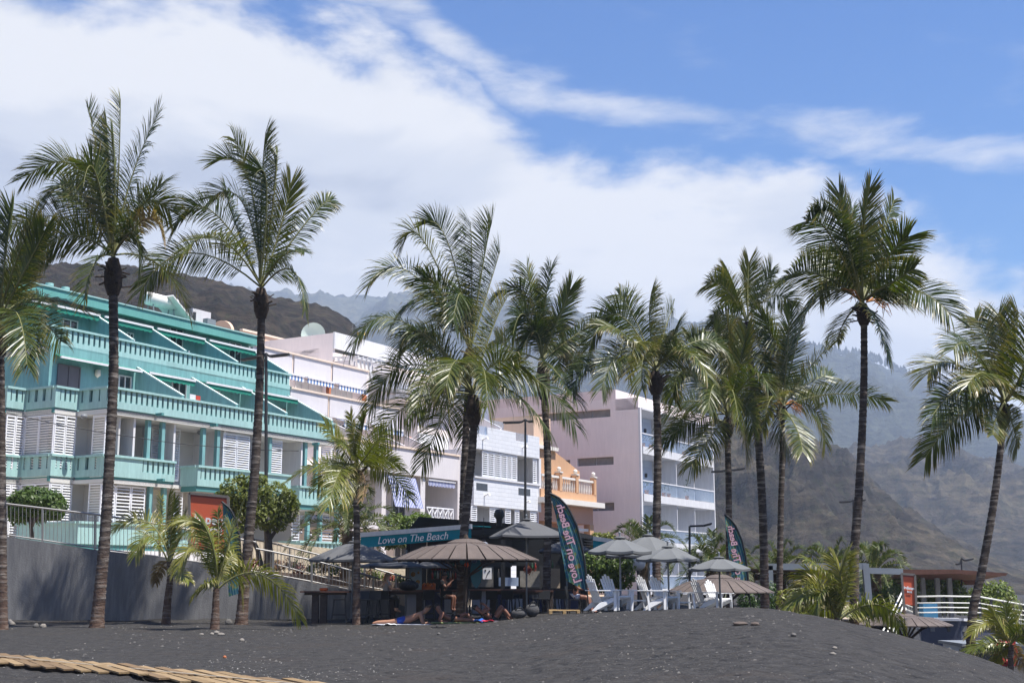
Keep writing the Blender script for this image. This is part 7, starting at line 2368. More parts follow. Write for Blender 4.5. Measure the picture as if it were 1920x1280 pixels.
def pergolas():
    Y = 57.0
    b = at(1440, 1140, Y)
    r = empty('pergola', b, 0, 'blue grey steel pergola with timber slats behind the spreading young palm', 'pergola')
    L = lambda px, py, y=Y: at(px, py, y) - b
    def beam(a, c, w=0.2, h=0.28, m=M_BLUEGREY, nm='beam'):
        MB().bar(a, c, w, h).build(nm, m, r)
    beam(L(1438, 1062), L(1624, 1061))
    MB().bar(L(1622, 1056), L(1629, 1128), 0.28, 0.22, up=(0, 1, 0)).build('post', M_BLUEGREY, r)
    MB().bar(L(1608, 1066, Y + 2), L(1609, 1132, Y + 2), 0.22, 0.22, up=(0, 1, 0)).build('post', M_BLUEGREY, r)
    MB().bar(L(1444, 1060), L(1446, 1140), 0.2, 0.2, up=(0, 1, 0)).build('post', M_BLUEGREY, r)
    a, c = L(1438, 1067), L(1620, 1066)
    for i in range(26):
        t = i / 25
        p = a.lerp(c, t)
        MB().bar(p + UP * 0.05, p + Vector((-1.2, 6.5, -0.1)), 0.14, 0.05).build('slat', M_BROWNWOOD, r)
    beam(L(1392, 1082, Y + 6), L(1600, 1078, Y + 6), m=M_BROWNWOOD)
    b2 = at(1740, 1140, Y + 1)
    r2 = empty('pergola', b2, 0, 'brown timber pergola roof with pointed right end over the terrace', 'pergola')
    L2 = lambda px, py, y=Y + 1: at(px, py, y) - b2
    MB().bar(L2(1624, 1069), L2(1692, 1071), 0.2, 0.26).build('beam', M_BLUEGREY, r2)
    poly = [L2(1690, 1067), L2(1790, 1067), L2(1890, 1074), L2(1886, 1079), L2(1790, 1075), L2(1690, 1077)]
    MB().prism(poly, (0, 0.25, 0)).build('fascia', M_BROWNWOOD, r2)
    back = [L2(1660, 1088, Y + 8), L2(1835, 1086, Y + 8)]
    for i in range(30):
        t = i / 29
        p = L2(1694, 1072).lerp(L2(1886, 1077), t)
        q = back[0].lerp(back[1], t)
        MB().bar(p + Vector((0, 0.26, 0)), q, 0.12, 0.06).build('slat', M_BROWNWOOD, r2)
    MB().bar(back[0] - UP * 0.1, back[1] - UP * 0.1, 0.2, 0.3).build('beam', M_BROWNWOOD, r2)
    for px in (1729, 1756, 1779):
        p = L2(px, 1076, Y + 5)
        MB().box(p.x - 0.10, p.x + 0.10, p.y - 0.1, p.y + 0.1, -1.2, p.z).build('post', M_BLUEGREY, r2)
    # sunshade pole lights and blue box behind the railing
    c = at(1735, 1128, 57)
    o = MB().box(-0.2, 0.42, -0.3, 0.3, -0.9, -0.05).build('cool_box', mat('blue_box', (0.04, 0.18, 0.34), 0.5))
    o.location = c
    tag(o, 'blue cool box standing behind the terrace railing', 'box')
pergolas()
def lifebuoy():
    c = at(1884, 1222, 44.0)
    r = empty('lifebuoy_stand', (c.x, c.y, c.z), 0, 'red lifebuoy stand behind the young palm in the corner', 'lifebuoy')
    mb = MB()
    n, m = 20, 8
    V, F = [], []
    for i in range(n):
        a = 2 * math.pi * i / n
        for k in range(m):
            q = 2 * math.pi * k / m
            rr = 0.30 + 0.09 * math.cos(q)
            V.append((rr * math.cos(a), 0.09 * math.sin(q) - 0.12, rr * math.sin(a)))
    for i in range(n):
        for k in range(m):
            F.append((i * m + k, ((i + 1) % n) * m + k, ((i + 1) % n) * m + (k + 1) % m, i * m + (k + 1) % m))
    mb.mesh(V, F, True)
    mb.build('ring', mat('lifebuoy_red', (0.36, 0.016, 0.022), 0.45, 0.05), r)
    MB().box(-0.38, 0.38, -0.02, 0.04, -0.45, 0.45).build('backboard', mat('board_red', (0.30, 0.025, 0.03), 0.6), r)
    MB().box(-0.16, 0.16, -0.1, -0.022, -0.3, 0.3).build('instruction_plate', M_LETTER, r)
    MB().box(-0.06, 0.06, 0.045, 0.14, -2.0, 0.5).build('post', M_GREYWALL, r)
    b = at(1850, 1215, 47)
    r = empty('changing_hut', (b.x, b.y, -3.0), 0, 'grey and white hut wall with dark fringe behind the corner palm', 'hut')
    z = b.z + 3.0
    MB().box(-0.9, 1.9, 0.0, 2.0, 0.0, z + 0.1).build('wall', M_WHITEB2, r)
    MB().box(-1.0, 0.35, -0.5, -0.02, z - 0.75, z - 0.02).build('dark_curtain', M_BLACK, r)
    mb = MB()
    rnd = random.Random(8)
    for i in range(40):
        x = -1.0 + 1.35 * i / 39
        h = rnd.uniform(0.1, 0.2)
        mb.prism([(x - 0.02, -0.52, z - 0.02), (x + 0.02, -0.52, z - 0.02), (x + rnd.uniform(-0.02, 0.02), -0.52, z - h)], (0, 0.01, 0))
    mb.build('fringe', M_PALEROCK, r)
    MB().box(-1.05, 2.0, -0.55, 2.1, z + 0.1, z + 0.2).build('roof', M_GREYM, r)
    MB().box(0.75, 1.0, -0.04, -0.003, 0.0, z - 0.1).build('door', M_GREYWALL, r)
    MB().box(1.5, 1.78, -0.04, -0.003, 0.0, z - 0.1).build('door', M_NAVYWALL, r)
lifebuoy()
# ------------------------------------------------------------------ people
def skin_mesh(name, joints, edges, rad, m, parent, root, sub=2):
    """One continuous surface grown round a skeleton of joints (Skin modifier + subdivision)."""
    names = list(joints)
    me = bpy.data.meshes.new(name)
    me.from_pydata([joints[k] for k in names], [(names.index(a), names.index(b)) for a, b in edges], [])
    o = bpy.data.objects.new(name, me)
    COL.objects.link(o)
    o.parent = parent
    bm = bmesh.new()
    bm.from_mesh(me)
    lay = bm.verts.layers.skin.verify()
    bm.verts.ensure_lookup_table()
    for i, k in enumerate(names):
        rr = rad[k]
        bm.verts[i][lay].radius = rr if isinstance(rr, tuple) else (rr, rr)
        bm.verts[i][lay].use_root = (k == root)
    bm.to_mesh(me)
    bm.free()
    sk = o.modifiers.new('skin', 'SKIN')
    sk.use_smooth_shade = True
    ss = o.modifiers.new('smooth', 'SUBSURF')
    ss.levels = ss.render_levels = sub
    me.materials.append(m)
    return o
RAD = dict(pelvis=(0.17, 0.13), spine=(0.155, 0.12), chest=(0.185, 0.13), neck=0.065, skull=0.092, crownpt=0.08,
           shoulder=0.075, elbow=0.052, wrist=0.036, palm=(0.036, 0.02), hip=0.108, knee=0.070, ankle=0.047, toe=(0.044, 0.032))
def person(label, loc, rz, J, skin, hair, clothes, hairlong=False, group=None, scale=1.0, female=False):
    """J: joint name -> position in the person's own space; sides l_/r_. clothes: (name, joints, material, extra radius)."""
    r = empty('person', loc, rz, label, 'person', group)
    r.scale = (scale,) * 3
    J = {k: Vector(v) for k, v in J.items()}
    edges = [('pelvis', 'spine'), ('spine', 'chest'), ('chest', 'neck'), ('neck', 'skull')]
    rad = {k: RAD[k] for k in ('pelvis', 'spine', 'chest', 'neck', 'skull')}
    joints = {k: J[k] for k in ('pelvis', 'spine', 'chest', 'neck', 'skull')}
    up = (J['skull'] - J['neck']).normalized()
    face = Vector(J.get('face', (0, -1, 0))).normalized()
    joints['crownpt'] = J['skull'] + up * 0.11 - face * 0.01
    rad['crownpt'] = 0.085
    edges.append(('skull', 'crownpt'))
    for s in ('l_', 'r_'):
        chain = [('chest', s + 'shoulder'), (s + 'shoulder', s + 'elbow'), (s + 'elbow', s + 'wrist'), ('pelvis', s + 'hip'), (s + 'hip', s + 'knee'), (s + 'knee', s + 'ankle'), (s + 'ankle', s + 'toe')]
        edges += chain
        for k in ('shoulder', 'elbow', 'wrist', 'hip', 'knee', 'ankle', 'toe'):
            joints[s + k] = J[s + k]
            q = RAD[k]
            rad[s + k] = tuple(x * (0.88 if female else 1) for x in q) if isinstance(q, tuple) else q * (0.88 if female else 1)
        d = (J[s + 'wrist'] - J[s + 'elbow']).normalized()
        pl = J[s + 'wrist'] + d * 0.075
        joints[s + 'palm'] = pl
        rad[s + 'palm'] = 0.03
        edges.append((s + 'wrist', s + 'palm'))
    if female:
        rad['chest'] = (0.14, 0.105); rad['spine'] = (0.115, 0.09); rad['pelvis'] = (0.15, 0.115)
    body = skin_mesh('body', joints, edges, rad, skin, r, 'pelvis')
    # fingers and thumb, nose and ears as small shapes rooted inside the body
    mb = MB()
    for s in ('l_', 'r_'):
        d = (J[s + 'wrist'] - J[s + 'elbow']).normalized()
        side = d.cross(UP)
        if side.length < 0.2: side = d.cross(Vector((1, 0, 0)))
        side.normalize()
        nrm = side.cross(d)
        p0 = J[s + 'wrist'] + d * 0.07
        for k, ln in enumerate((0.070, 0.082, 0.076, 0.058)):
            a = p0 + side * (k - 1.5) * 0.019
            mid = a + d * ln * 0.55 - nrm * 0.008
            mb.tube([a, mid, mid + (d - nrm * 0.7).normalized() * ln * 0.5], [0.010, 0.009, 0.006], 5)
        a = J[s + 'wrist'] + d * 0.025 + side * 0.022
        mb.tube([a, a + (d * 0.6 + side).normalized() * 0.04, a + (d + side * 0.5).normalized() * 0.075], [0.012, 0.010, 0.007], 5)
    mb.build('fingers', skin, r, kind='thing')
    hd = J['skull'] + up * 0.03
    sidev = up.cross(face).normalized()
    mb = MB()
    mb.ball(hd + face * 0.085 - up * 0.005, 0.017, 6, 5)
    for sgn in (-1, 1): mb.ball(hd + sidev * sgn * 0.076 - up * 0.01, 0.02, 6, 5, (0.5, 0.9, 1.3))
    mb.build('nose_and_ears', skin, r)
    mb = MB()
    for sgn in (-1, 1): mb.ball(hd + face * 0.068 + sidev * sgn * 0.03 + up * 0.02, 0.010, 6, 5)
    mb.ball(hd + face * 0.075 - up * 0.045, 0.013, 6, 4, (1.3, 1.3, 0.5))
    mb.build('eyes_and_mouth', M_EYE, r)
    # hair: a cap over the back and top of the skull
    mb = MB()
    V, F = [], []
    n, m_ = 14, 7
    for i in range(m_ + 1):
        th = math.pi * 0.62 * i / m_
        for k in range(n):
            a = 2 * math.pi * k / n
            d = up * math.cos(th) + (sidev * math.cos(a) + face * math.sin(a)) * math.sin(th)
            cut = 1.0 if not (d.dot(face) > 0.45 and d.dot(up) < 0.62) else 0.80
            V.append(hd + up * 0.035 - face * 0.012 + d * 0.101 * cut)
    for i in range(m_):
        for k in range(n): F.append((i * n + k, i * n + (k + 1) % n, (i + 1) * n + (k + 1) % n, (i + 1) * n + k))
    mb.mesh(V, F, True)
    if hairlong:
        b0 = hd - face * 0.07
        for k in range(9):
            o_ = sidev * (k - 4) * 0.020
            mb.tube([b0 + o_ + up * 0.05, b0 + o_ * 1.2 - face * 0.03 - UP * 0.12, b0 + o_ * 1.1 - face * 0.03 - UP * 0.34], [0.028, 0.03, 0.010], 6)
    mb.build('hair', hair, r)
    for (nm, ks, es, m, ex) in clothes:
        jj = {}
        rr = {}
        for k in ks:
            if isinstance(k, tuple):
                a, b, t = k
                key = a + '_' + b
                jj[key] = joints[a].lerp(joints[b], t)
                ra = max(rad[a]) if isinstance(rad[a], tuple) else rad[a]
                rb = max(rad[b]) if isinstance(rad[b], tuple) else rad[b]
                rr[key] = lerp(ra, rb, t) + ex
            else:
                jj[k] = joints[k]
                q = rad[k]
                rr[k] = tuple(x + ex for x in q) if isinstance(q, tuple) else q + ex
        skin_mesh(nm, jj, es, rr, m, r, ks[0], sub=1)
    return r
M_EYE = mat('dark_features', (0.05, 0.025, 0.02), 0.5, 0.0)
M_SKIN = mat('tanned_skin', (0.33, 0.165, 0.10), 0.55, 0.08, 6)
M_SKIN2 = mat('light_skin', (0.46, 0.27, 0.19), 0.55, 0.08, 6)
M_SKIN3 = mat('dark_tanned_skin', (0.22, 0.10, 0.065), 0.5, 0.08, 6)
M_BLOND = mat('blonde_hair', (0.28, 0.17, 0.075), 0.6, 0.25, 20)
M_BRHAIR = mat('brown_hair', (0.07, 0.045, 0.03), 0.6, 0.25, 20)
M_DKHAIR = mat('dark_hair', (0.025, 0.017, 0.013), 0.5, 0.2, 20)
M_SHORTS = mat('blue_swim_shorts', (0.012, 0.05, 0.30), 0.7, 0.25, 9)
M_BIKINI = mat('black_swimwear', (0.012, 0.012, 0.014), 0.6)
M_GTOP = mat('grey_top', (0.30, 0.28, 0.28), 0.85, 0.06)
M_BTOP = mat('black_shirt', (0.014, 0.014, 0.016), 0.85)
M_BEIGE = mat('beige_shorts', (0.30, 0.25, 0.20), 0.85)
M_LTSH = mat('pale_blue_shorts', (0.42, 0.46, 0.56), 0.85)
SHORTS_E = [('pelvis', 'l_hip'), ('pelvis', 'r_hip'), ('l_hip', 'l_hip_l_knee'), ('r_hip', 'r_hip_r_knee'), ('pelvis', 'pelvis_spine')]
def shorts(m, t=0.55): return ('shorts', ['pelvis', 'l_hip', 'r_hip', ('l_hip', 'l_knee', t), ('r_hip', 'r_knee', t), ('pelvis', 'spine', 0.35)], SHORTS_E, m, 0.012)
def shirt(m): return ('shirt', ['chest', 'spine', 'pelvis', 'l_shoulder', 'r_shoulder', ('l_shoulder', 'l_elbow', 0.6), ('r_shoulder', 'r_elbow', 0.6)], [('chest', 'spine'), ('spine', 'pelvis'), ('chest', 'l_shoulder'), ('chest', 'r_shoulder'), ('l_shoulder', 'l_shoulder_l_elbow'), ('r_shoulder', 'r_shoulder_r_elbow')], m, 0.012)
def trousers(m): return ('trousers', ['pelvis', 'l_hip', 'r_hip', 'l_knee', 'r_knee', ('l_knee', 'l_ankle', 0.9), ('r_knee', 'r_ankle', 0.9), ('pelvis', 'spine', 0.35)], [('pelvis', 'l_hip'), ('pelvis', 'r_hip'), ('l_hip', 'l_knee'), ('r_hip', 'r_knee'), ('l_knee', 'l_knee_l_ankle'), ('r_knee', 'r_knee_r_ankle'), ('pelvis', 'pelvis_spine')], m, 0.012)
# man lying on his front, propped on the elbows, head to the right
prone = dict(pelvis=(0.92, 0, 0.16), spine=(1.14, 0, 0.20), chest=(1.36, 0, 0.30), neck=(1.53, 0, 0.40), skull=(1.61, 0, 0.49), face=(1, -0.25, 0.05),
             l_shoulder=(1.41, 0.19, 0.34), l_elbow=(1.50, 0.24, 0.07), l_wrist=(1.68, 0.16, 0.05), r_shoulder=(1.41, -0.19, 0.34), r_elbow=(1.48, -0.25, 0.07), r_wrist=(1.66, -0.20, 0.05),
             l_hip=(0.86, 0.09, 0.14), l_knee=(0.45, 0.13, 0.10), l_ankle=(0.06, 0.16, 0.09), l_toe=(-0.08, 0.17, 0.05), r_hip=(0.86, -0.09, 0.14), r_knee=(0.45, -0.11, 0.10), r_ankle=(0.06, -0.12, 0.09), r_toe=(-0.08, -0.13, 0.05))
def spot(px, Y, dz=0.0): return ((px - 960) / 2400.0 * Y, Y, gz(px, Y) + dz)
person('man in blue shorts lying on his front, propped on his elbows on the sand', spot(709, 41.4, 0.0), R(2), prone, M_SKIN, M_BRHAIR, [shorts(M_SHORTS)], scale=1.02)
# woman lying on her back towards the camera, one knee bent
supine = dict(pelvis=(0.0, 0, 0.14), spine=(-0.16, 0.0, 0.16), chest=(-0.33, 0.0, 0.24), neck=(-0.44, 0.0, 0.36), skull=(-0.48, 0.0, 0.45), face=(0.5, -0.85, -0.1),
              l_shoulder=(-0.36, 0.17, 0.28), l_elbow=(-0.50, 0.26, 0.08), l_wrist=(-0.28, 0.20, 0.06), r_shoulder=(-0.34, -0.17, 0.28), r_elbow=(-0.40, -0.28, 0.07), r_wrist=(-0.20, -0.34, 0.05),
              l_hip=(0.06, 0.09, 0.13), l_knee=(0.40, 0.14, 0.30), l_ankle=(0.66, 0.14, 0.08), l_toe=(0.78, 0.14, 0.07), r_hip=(0.06, -0.09, 0.13), r_knee=(0.44, -0.14, 0.11), r_ankle=(0.84, -0.12, 0.08), r_toe=(0.95, -0.12, 0.14))
BIK = [('bikini_bottom', ['pelvis', ('l_hip', 'l_knee', 0.12), ('r_hip', 'r_knee', 0.12), 'l_hip', 'r_hip'], [('pelvis', 'l_hip'), ('pelvis', 'r_hip'), ('l_hip', 'l_hip_l_knee'), ('r_hip', 'r_hip_r_knee')], M_BIKINI, 0.008),
       ('bikini_top', ['chest', ('chest', 'spine', 0.4)], [('chest', 'chest_spine')], M_BIKINI, 0.012)]
person('woman in a black bikini reclining on the sand before the parasol pole', spot(852, 41.6, 0.0), R(-4), supine, M_SKIN3, M_DKHAIR, BIK, female=True)
curled = dict(pelvis=(0.28, 0, 0.15), spine=(0.12, 0.0, 0.18), chest=(-0.05, 0.0, 0.24), neck=(-0.20, 0.0, 0.33), skull=(-0.27, 0.0, 0.40), face=(0.6, -0.6, 0.3),
              l_shoulder=(-0.08, 0.17, 0.30), l_elbow=(0.02, 0.22, 0.50), l_wrist=(-0.10, 0.10, 0.55), r_shoulder=(-0.06, -0.17, 0.28), r_elbow=(0.14, -0.26, 0.40), r_wrist=(-0.02, -0.22, 0.54),
              l_hip=(0.33, 0.09, 0.14), l_knee=(0.48, 0.12, 0.52), l_ankle=(0.72, 0.12, 0.10), l_toe=(0.86, 0.12, 0.05), r_hip=(0.33, -0.09, 0.14), r_knee=(0.56, -0.13, 0.44), r_ankle=(0.84, -0.12, 0.09), r_toe=(0.98, -0.12, 0.05))
person('tanned person lying with raised knees and arms beside two grey bags', spot(912, 41.8, 0.0), R(-3), curled, M_SKIN3, M_DKHAIR, BIK[:1] + [BIK[1]], female=True)
# seated on a bar stool
def seated(h=0.80, turn=0.0, arms='table'):
    d = dict(pelvis=(0, 0, h + 0.09), spine=(0.02, 0, h + 0.27), chest=(0.03, 0, h + 0.46), neck=(0.05, 0, h + 0.63), skull=(0.07, 0, h + 0.73), face=(1, 0, -0.1))
    for s, sg in (('l_', 1), ('r_', -1)):
        d[s + 'shoulder'] = (0.03, sg * 0.18, h + 0.55)
        d[s + 'elbow'] = (0.14, sg * 0.24, h + 0.33)
        d[s + 'wrist'] = (0.36, sg * 0.14, h + 0.33)
        d[s + 'hip'] = (0.05, sg * 0.10, h + 0.07)
        d[s + 'knee'] = (0.43, sg * 0.13, h + 0.05)
        d[s + 'ankle'] = (0.38, sg * 0.13, h - 0.38)
        d[s + 'toe'] = (0.52, sg * 0.14, h - 0.44)
    return d
person('blonde woman in a grey top sitting on a stool at the wooden table', (spot(727, 44.6)[0], 44.6, 0.0), R(20), seated(0.79), M_SKIN2, M_BLOND, [shirt(M_GTOP), trousers(M_BTOP)], hairlong=True, female=True)
up_ = seated(0.80)
up_.update(l_elbow=(0.22, 0.24, 1.20), l_wrist=(0.28, 0.08, 1.42), r_elbow=(0.22, -0.26, 1.14), r_wrist=(0.34, -0.12, 1.34))
person('man in a black shirt sitting by the palm trunk with raised hands', (spot(832, 45.8)[0], 45.8, 0.0), R(-15), up_, M_SKIN3, M_DKHAIR, [shirt(M_BTOP), shorts(M_BEIGE, 0.7)])
low = seated(0.47)
for s in ('l_', 'r_'):
    x, y, z = low[s + 'ankle']; low[s + 'ankle'] = (x + 0.18, y, 0.10); x, y, z = low[s + 'toe']; low[s + 'toe'] = (x + 0.2, y, 0.05)
person('person in pale shorts and black shirt sitting behind the big feather flag', (spot(1076, 43.2)[0], 43.2, gz(1076, 43.2)), R(-12), low, M_SKIN3, M_DKHAIR, [shirt(M_BTOP), shorts(M_LTSH, 0.5)])
def low_chair():
    r = empty('bar_chair', (spot(1076, 43.2)[0], 43.2, gz(1076, 43.2)), R(-12), 'low black chair under the person behind the big flag', 'chair')
    MB().box(-0.22, 0.24, -0.22, 0.22, 0.43, 0.46).build('seat', M_BLACK, r)
    for x in (-0.2, 0.2):
        for y in (-0.2, 0.2): MB().bar((x * 1.1, y, 0), (x, y, 0.428), 0.03, 0.03, up=(0, 1, 0)).build('leg', M_BLACK, r)
    MB().prism([(-0.22, -0.22, 0.46), (-0.25, -0.22, 0.46), (-0.33, -0.22, 0.88), (-0.30, -0.22, 0.88)], (0, 0.44, 0)).build('backrest', M_BLACK, r)
low_chair()

# ------------------------------------------------------------------ things lying on the sand
def cloth(name, label, cat, px, Y, w, d, m, seed, rz=0.0, h=0.02):
    rnd = random.Random(seed)
    mb = MB()
    n, k = 12, 8
    V, F = [], []
    for j in range(k + 1):
        for i in range(n + 1):
            x, y = (i / n - 0.5) * w, (j / k - 0.5) * d
            V.append((x + 0.03 * mnoise.noise(Vector((i * .7, j * .9, seed))), y, h + 1.2 * h * mnoise.noise(Vector((x * 6, y * 6, seed)))))
    for j in range(k):
        for i in range(n): F.append((j * (n + 1) + i, j * (n + 1) + i + 1, (j + 1) * (n + 1) + i + 1, (j + 1) * (n + 1) + i))
    mb.mesh(V, F, True)
    o = mb.build(name, m)
    o.location = spot(px, Y)
    o.rotation_euler = (0, 0, rz)
    so = o.modifiers.new('thick', 'SOLIDIFY'); so.thickness = 0.012
    return tag(o, label, cat)
cloth('beach_towel', 'pale towel under the man in blue shorts', 'towel', 760, 41.2, 1.9, 0.8, mat('pale_towel', (0.36, 0.37, 0.42), 0.95, 0.2, 6), 1)
cloth('beach_towel', 'yellow green towel under the woman in the black bikini', 'towel', 856, 41.4, 1.5, 0.8, mat('green_towel', (0.30, 0.34, 0.14), 0.95, 0.2, 6), 2, h=0.025)
cloth('beach_towel', 'dark striped towel under the tanned person with raised knees', 'towel', 924, 41.6, 1.4, 0.8, mat('dark_towel', (0.07, 0.06, 0.08), 0.95, 0.3, 9), 3)
cloth('folded_cloth', 'crumpled bright blue cloth between two sunbathers', 'cloth', 900, 40.9, 0.34, 0.25, mat('blue_cloth', (0.02, 0.10, 0.38), 0.9, 0.2, 9), 4, h=0.09)
cloth('folded_cloth', 'crumpled red cloth beside the blue one on the sand', 'cloth', 914, 40.4, 0.42, 0.22, mat('red_towel', (0.45, 0.02, 0.045), 0.9, 0.2, 9), 5, h=0.06)
cloth('folded_cloth', 'small white cloth left of the blue shorts', 'cloth', 737, 40.6, 0.4, 0.3, M_ADI, 6, h=0.05)
def bag(label, px, Y, w, h, seed, m):
    r = empty('beach_bag', spot(px, Y), 0.2, label, 'bag')
    MB().ball((0, 0, h * 0.48), 0.5, 14, 9, (w, w * 0.75, h), 0.05, seed).build('body', m, r)
    MB().tube([(-w * 0.25, -0.1, h * 0.85), (-w * 0.1, -0.16, h * 1.12), (w * 0.12, -0.16, h * 1.12), (w * 0.26, -0.1, h * 0.85)], 0.018, 6).build('strap', M_BLACK, r)
    return r
M_BAG = mat('grey_bag_cloth', (0.065, 0.064, 0.066), 0.9, 0.2, 8, 0.4, 30)
bag('lower of two dark grey beach bags right of the sunbathers', 972, 41.6, 0.50, 0.30, 2, M_BAG)
bag('higher of two dark grey beach bags right of the sunbathers', 997, 41.9, 0.46, 0.42, 3, M_BAG)
def slipper(label, px, Y, rz):
    r = empty('slipper', spot(px, Y, 0.01), rz, label, 'footwear', 'dark slippers on the sand')
    MB().prism([(0.14, 0.0, 0), (0.10, 0.045, 0), (-0.10, 0.04, 0), (-0.14, 0, 0), (-0.10, -0.04, 0), (0.10, -0.045, 0)], (0, 0, 0.025)).build('sole', M_BLACK, r)
    MB().tube([(0.04, -0.045, 0.02), (0.05, 0, 0.06), (0.04, 0.045, 0.02)], 0.014, 5).build('strap', M_BLACK, r)
slipper('dark slipper lying in front of the sunbathers, the left one', 820, 37.6, 0.4)
slipper('dark slipper lying in front of the sunbathers, the right one', 831, 37.5, 0.1)

# rocks by the foot of the wall
M_ROCKBR = mat('brown_stone', (0.11, 0.085, 0.07), 0.9, 0.2, 5.0, 0.5, 14)
def rock(label, px, py_, Y, w, h, m, seed, n=10):
    rnd = random.Random(seed)
    mb = MB().ball((0, 0, h * 0.25), 0.5, n, 7, (w, w * 0.7, h), 0.13, seed)
    o = mb.build('stone', m)
    o.location = spot(px, Y)
    o.rotation_euler = (0, 0, rnd.uniform(0, 3))
    return tag(o, label, 'stone', 'stones lying on the beach')
rock('flat brown stone at the foot of the wall near the left edge', 34, 1171, 41.5, 0.52, 0.26, M_PALEROCK, 1)
rock('round grey stone left of the swollen palm foot', 88, 1177, 39.5, 0.2, 0.17, M_ROCK, 2)
rock('pale round stone next to the grey one by the palm foot', 101, 1177, 39.3, 0.2, 0.16, M_PALEROCK, 3)
rock('dark rounded boulder between the young palm and the bushy tree palm', 441, 1163, 42.4, 0.26, 0.24, M_ROCK, 4)
rock('pale stone of a small heap just right of the young palm, on top', 419, 1188, 35.2, 0.22, 0.12, M_PALEROCK, 5)
rock('pale stone of the small heap right of the young palm, lower right', 428, 1193, 33.8, 0.24, 0.1, M_PALEROCK, 6)
rock('pale stone of the small heap right of the young palm, left', 411, 1192, 34.2, 0.14, 0.09, M_PALEROCK, 7)
rock('flat pale stone alone on the sand right of the stone heap', 466, 1203, 30.5, 0.13, 0.1, M_PALEROCK, 8)
rock('small grey stone left of the stone heap on the sand', 392, 1192, 34.4, 0.18, 0.06, M_PALEROCK, 9)
rock('orange brown pebble on the sand above the boardwalk', 436, 1231, 24.0, 0.10, 0.06, M_TERRA, 10)
rock('half buried pinkish boulder on the crest of the sand bank', 1378, 1178, 24.0, 0.40, 0.08, M_ROCKBR, 11)
rock('second half buried boulder touching the pinkish one on the bank', 1405, 1180, 23.6, 0.24, 0.08, M_ROCKBR, 12)
rock('dark stone on the sand bank below the half buried boulders', 1475, 1190, 21.5, 0.12, 0.07, M_ROCK, 13)
rock('pale flat stone low on the sand bank, upper of a pair', 1549, 1206, 20.0, 0.09, 0.05, M_PALEROCK, 14)
rock('pale flat stone low on the sand bank, lower of a pair', 1545, 1212, 19.3, 0.10, 0.06, M_PALEROCK, 15)
rock('dark stone on the open sand below the sunbathers', 826, 1180, 33, 0.12, 0.08, M_ROCK, 16)

# loose grit and shells, past counting
M_SHELL = mat('shell_grit', (0.34, 0.325, 0.30), 0.8, 0.2, 9)
def grit():
    rnd = random.Random(21)
    for name, m, n, s0, s1 in (('pebbles', M_PALEROCK, 1500, 0.006, 0.017), ('pebbles', M_SHELL, 800, 0.004, 0.012), ('pebbles', M_ROCK, 1500, 0.010, 0.032)):
        mb = MB()
        for _ in range(n):
            Y = 13 + 28 * rnd.random() ** 1.25
            px = rnd.uniform(-60, 1980)
            if m is M_SHELL:                     # a drift of broken shells at lower left
                Y = rnd.uniform(15.5, 23.5)
                px = rnd.gauss(640, 260)
            # shells gather in drifts
            if mnoise.noise(Vector((px / 190.0, Y / 3.0, 5.0))) < rnd.uniform(-0.25, 0.45): continue
            x = (px - 960) / 2400 * Y
            z = ground_full(x, Y)
            s = rnd.uniform(s0, s1) * (0.6 + Y / 30)
            a = rnd.uniform(0, 6.28)
            ca, sa = math.cos(a), math.sin(a)
            e = rnd.uniform(0.45, 1.0)
            i0 = len(mb.v)
            mb.v += [(x + ca * s, Y + sa * s, z + 0.002), (x - sa * s * e, Y + ca * s * e, z), (x - ca * s, Y - sa * s, z + 0.002), (x + sa * s * e, Y - ca * s * e, z), (x + 0.2 * s, Y, z + s * rnd.uniform(0.4, 0.8))]
            for f in ((0, 1, 4), (1, 2, 4), (2, 3, 4), (3, 0, 4)):
                mb.f.append(tuple(i0 + k for k in f)); mb.uv.extend([(0, 0)] * 3); mb.sm.append(False)
        mb.build(name, m, kind='stuff')
grit()

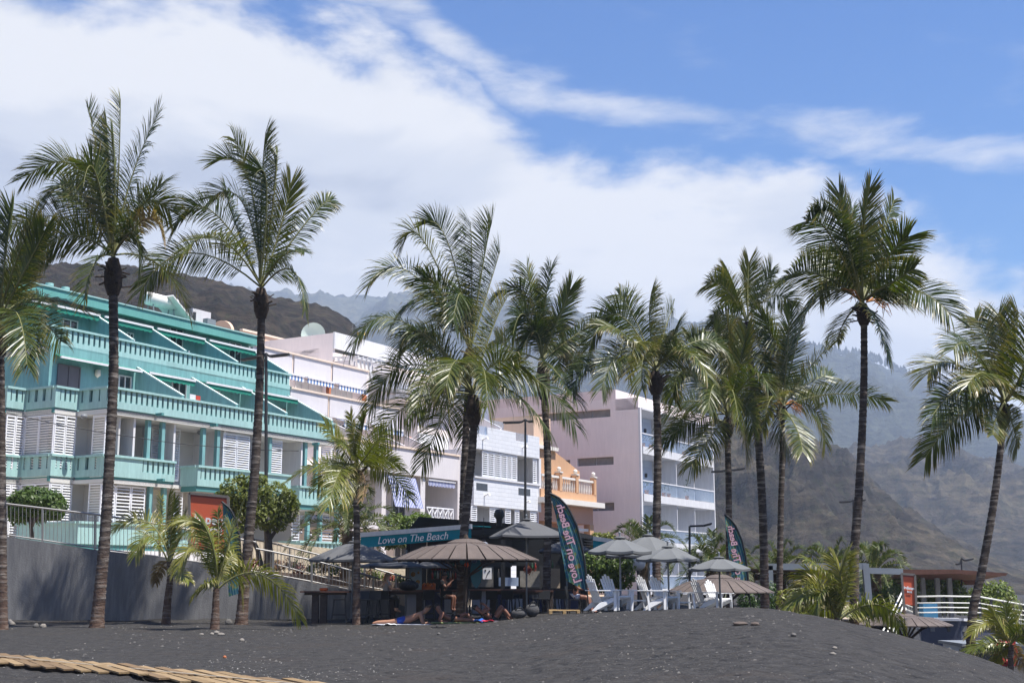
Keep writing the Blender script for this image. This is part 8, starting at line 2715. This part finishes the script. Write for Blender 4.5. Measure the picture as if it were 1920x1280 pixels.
# wooden roll-out boardwalk across the bottom left corner
def boardwalk():
    p0, p1 = atz(-60, 1220, 0.05), atz(640, 1283, 0.05)
    q0 = atz(-60, 1235.5, 0.05)
    d = (p1 - p0); d.z = 0
    L = d.length
    d.normalize()
    w = Vector((-d.y, d.x, 0))
    if (q0 - p0).dot(w) < 0: w = -w
    W = abs((q0 - p0).dot(w))
    p0 = p0 - d * 1.0
    L += 3.0
    r = empty('boardwalk', (p0.x, p0.y, 0.0), 0, 'pine slat boardwalk laid over the black sand at bottom left', 'boardwalk')
    rnd = random.Random(4)
    bd = Vector((0.47, -0.88, 0)).normalized()             # the boards run slantwise to the path
    perp = abs(bd.x * d.y - bd.y * d.x)
    half = W / 2
    Lb = half / perp
    step = 0.165 / perp
    n = int(L / step)
    ang = math.atan2(bd.y, bd.x)
    me = [MB().box(-Lb * 0.5, Lb * 0.5, -0.076, 0.076, -0.012, 0.012).data('board', M_BOARDS[k]) for k in range(3)]
    for i in range(n):
        for row in (0, 1):
            c = d * (i + 0.5 * row) * step + w * (half * (0.5 + row))
            g = ground_full(p0.x + c.x, p0.y + c.y)
            o = inst('board', me[rnd.randrange(3)], r, (c.x, c.y, max(0.05, g + 0.05) + rnd.uniform(-0.004, 0.004)), ang + rnd.uniform(-0.01, 0.01))
    for off in (half,):
        a, b = w * off, w * off + d * L
        MB().bar(a + Vector((0, 0, 0.085 + 0.001)), b + Vector((0, 0, 0.086)), 0.02, 0.008).build('strap', M_STRAP, r)
    for off in (0.2, W - 0.2):
        MB().bar(w * off + Vector((0, 0, 0.005)), w * off + d * L + Vector((0, 0, 0.005)), 0.06, 0.05).build('bearer', M_WOODPOST, r)
M_BOARDS = [mat('pine_board_%s' % k, c, 0.75, 0.2, 4.0, 0.3, 30) for k, c in (('pale', (0.27, 0.185, 0.095)), ('mid', (0.22, 0.148, 0.072)), ('brown', (0.17, 0.11, 0.055)))]
M_STRAP = mat('pale_strap', (0.55, 0.50, 0.40), 0.8)
boardwalk()
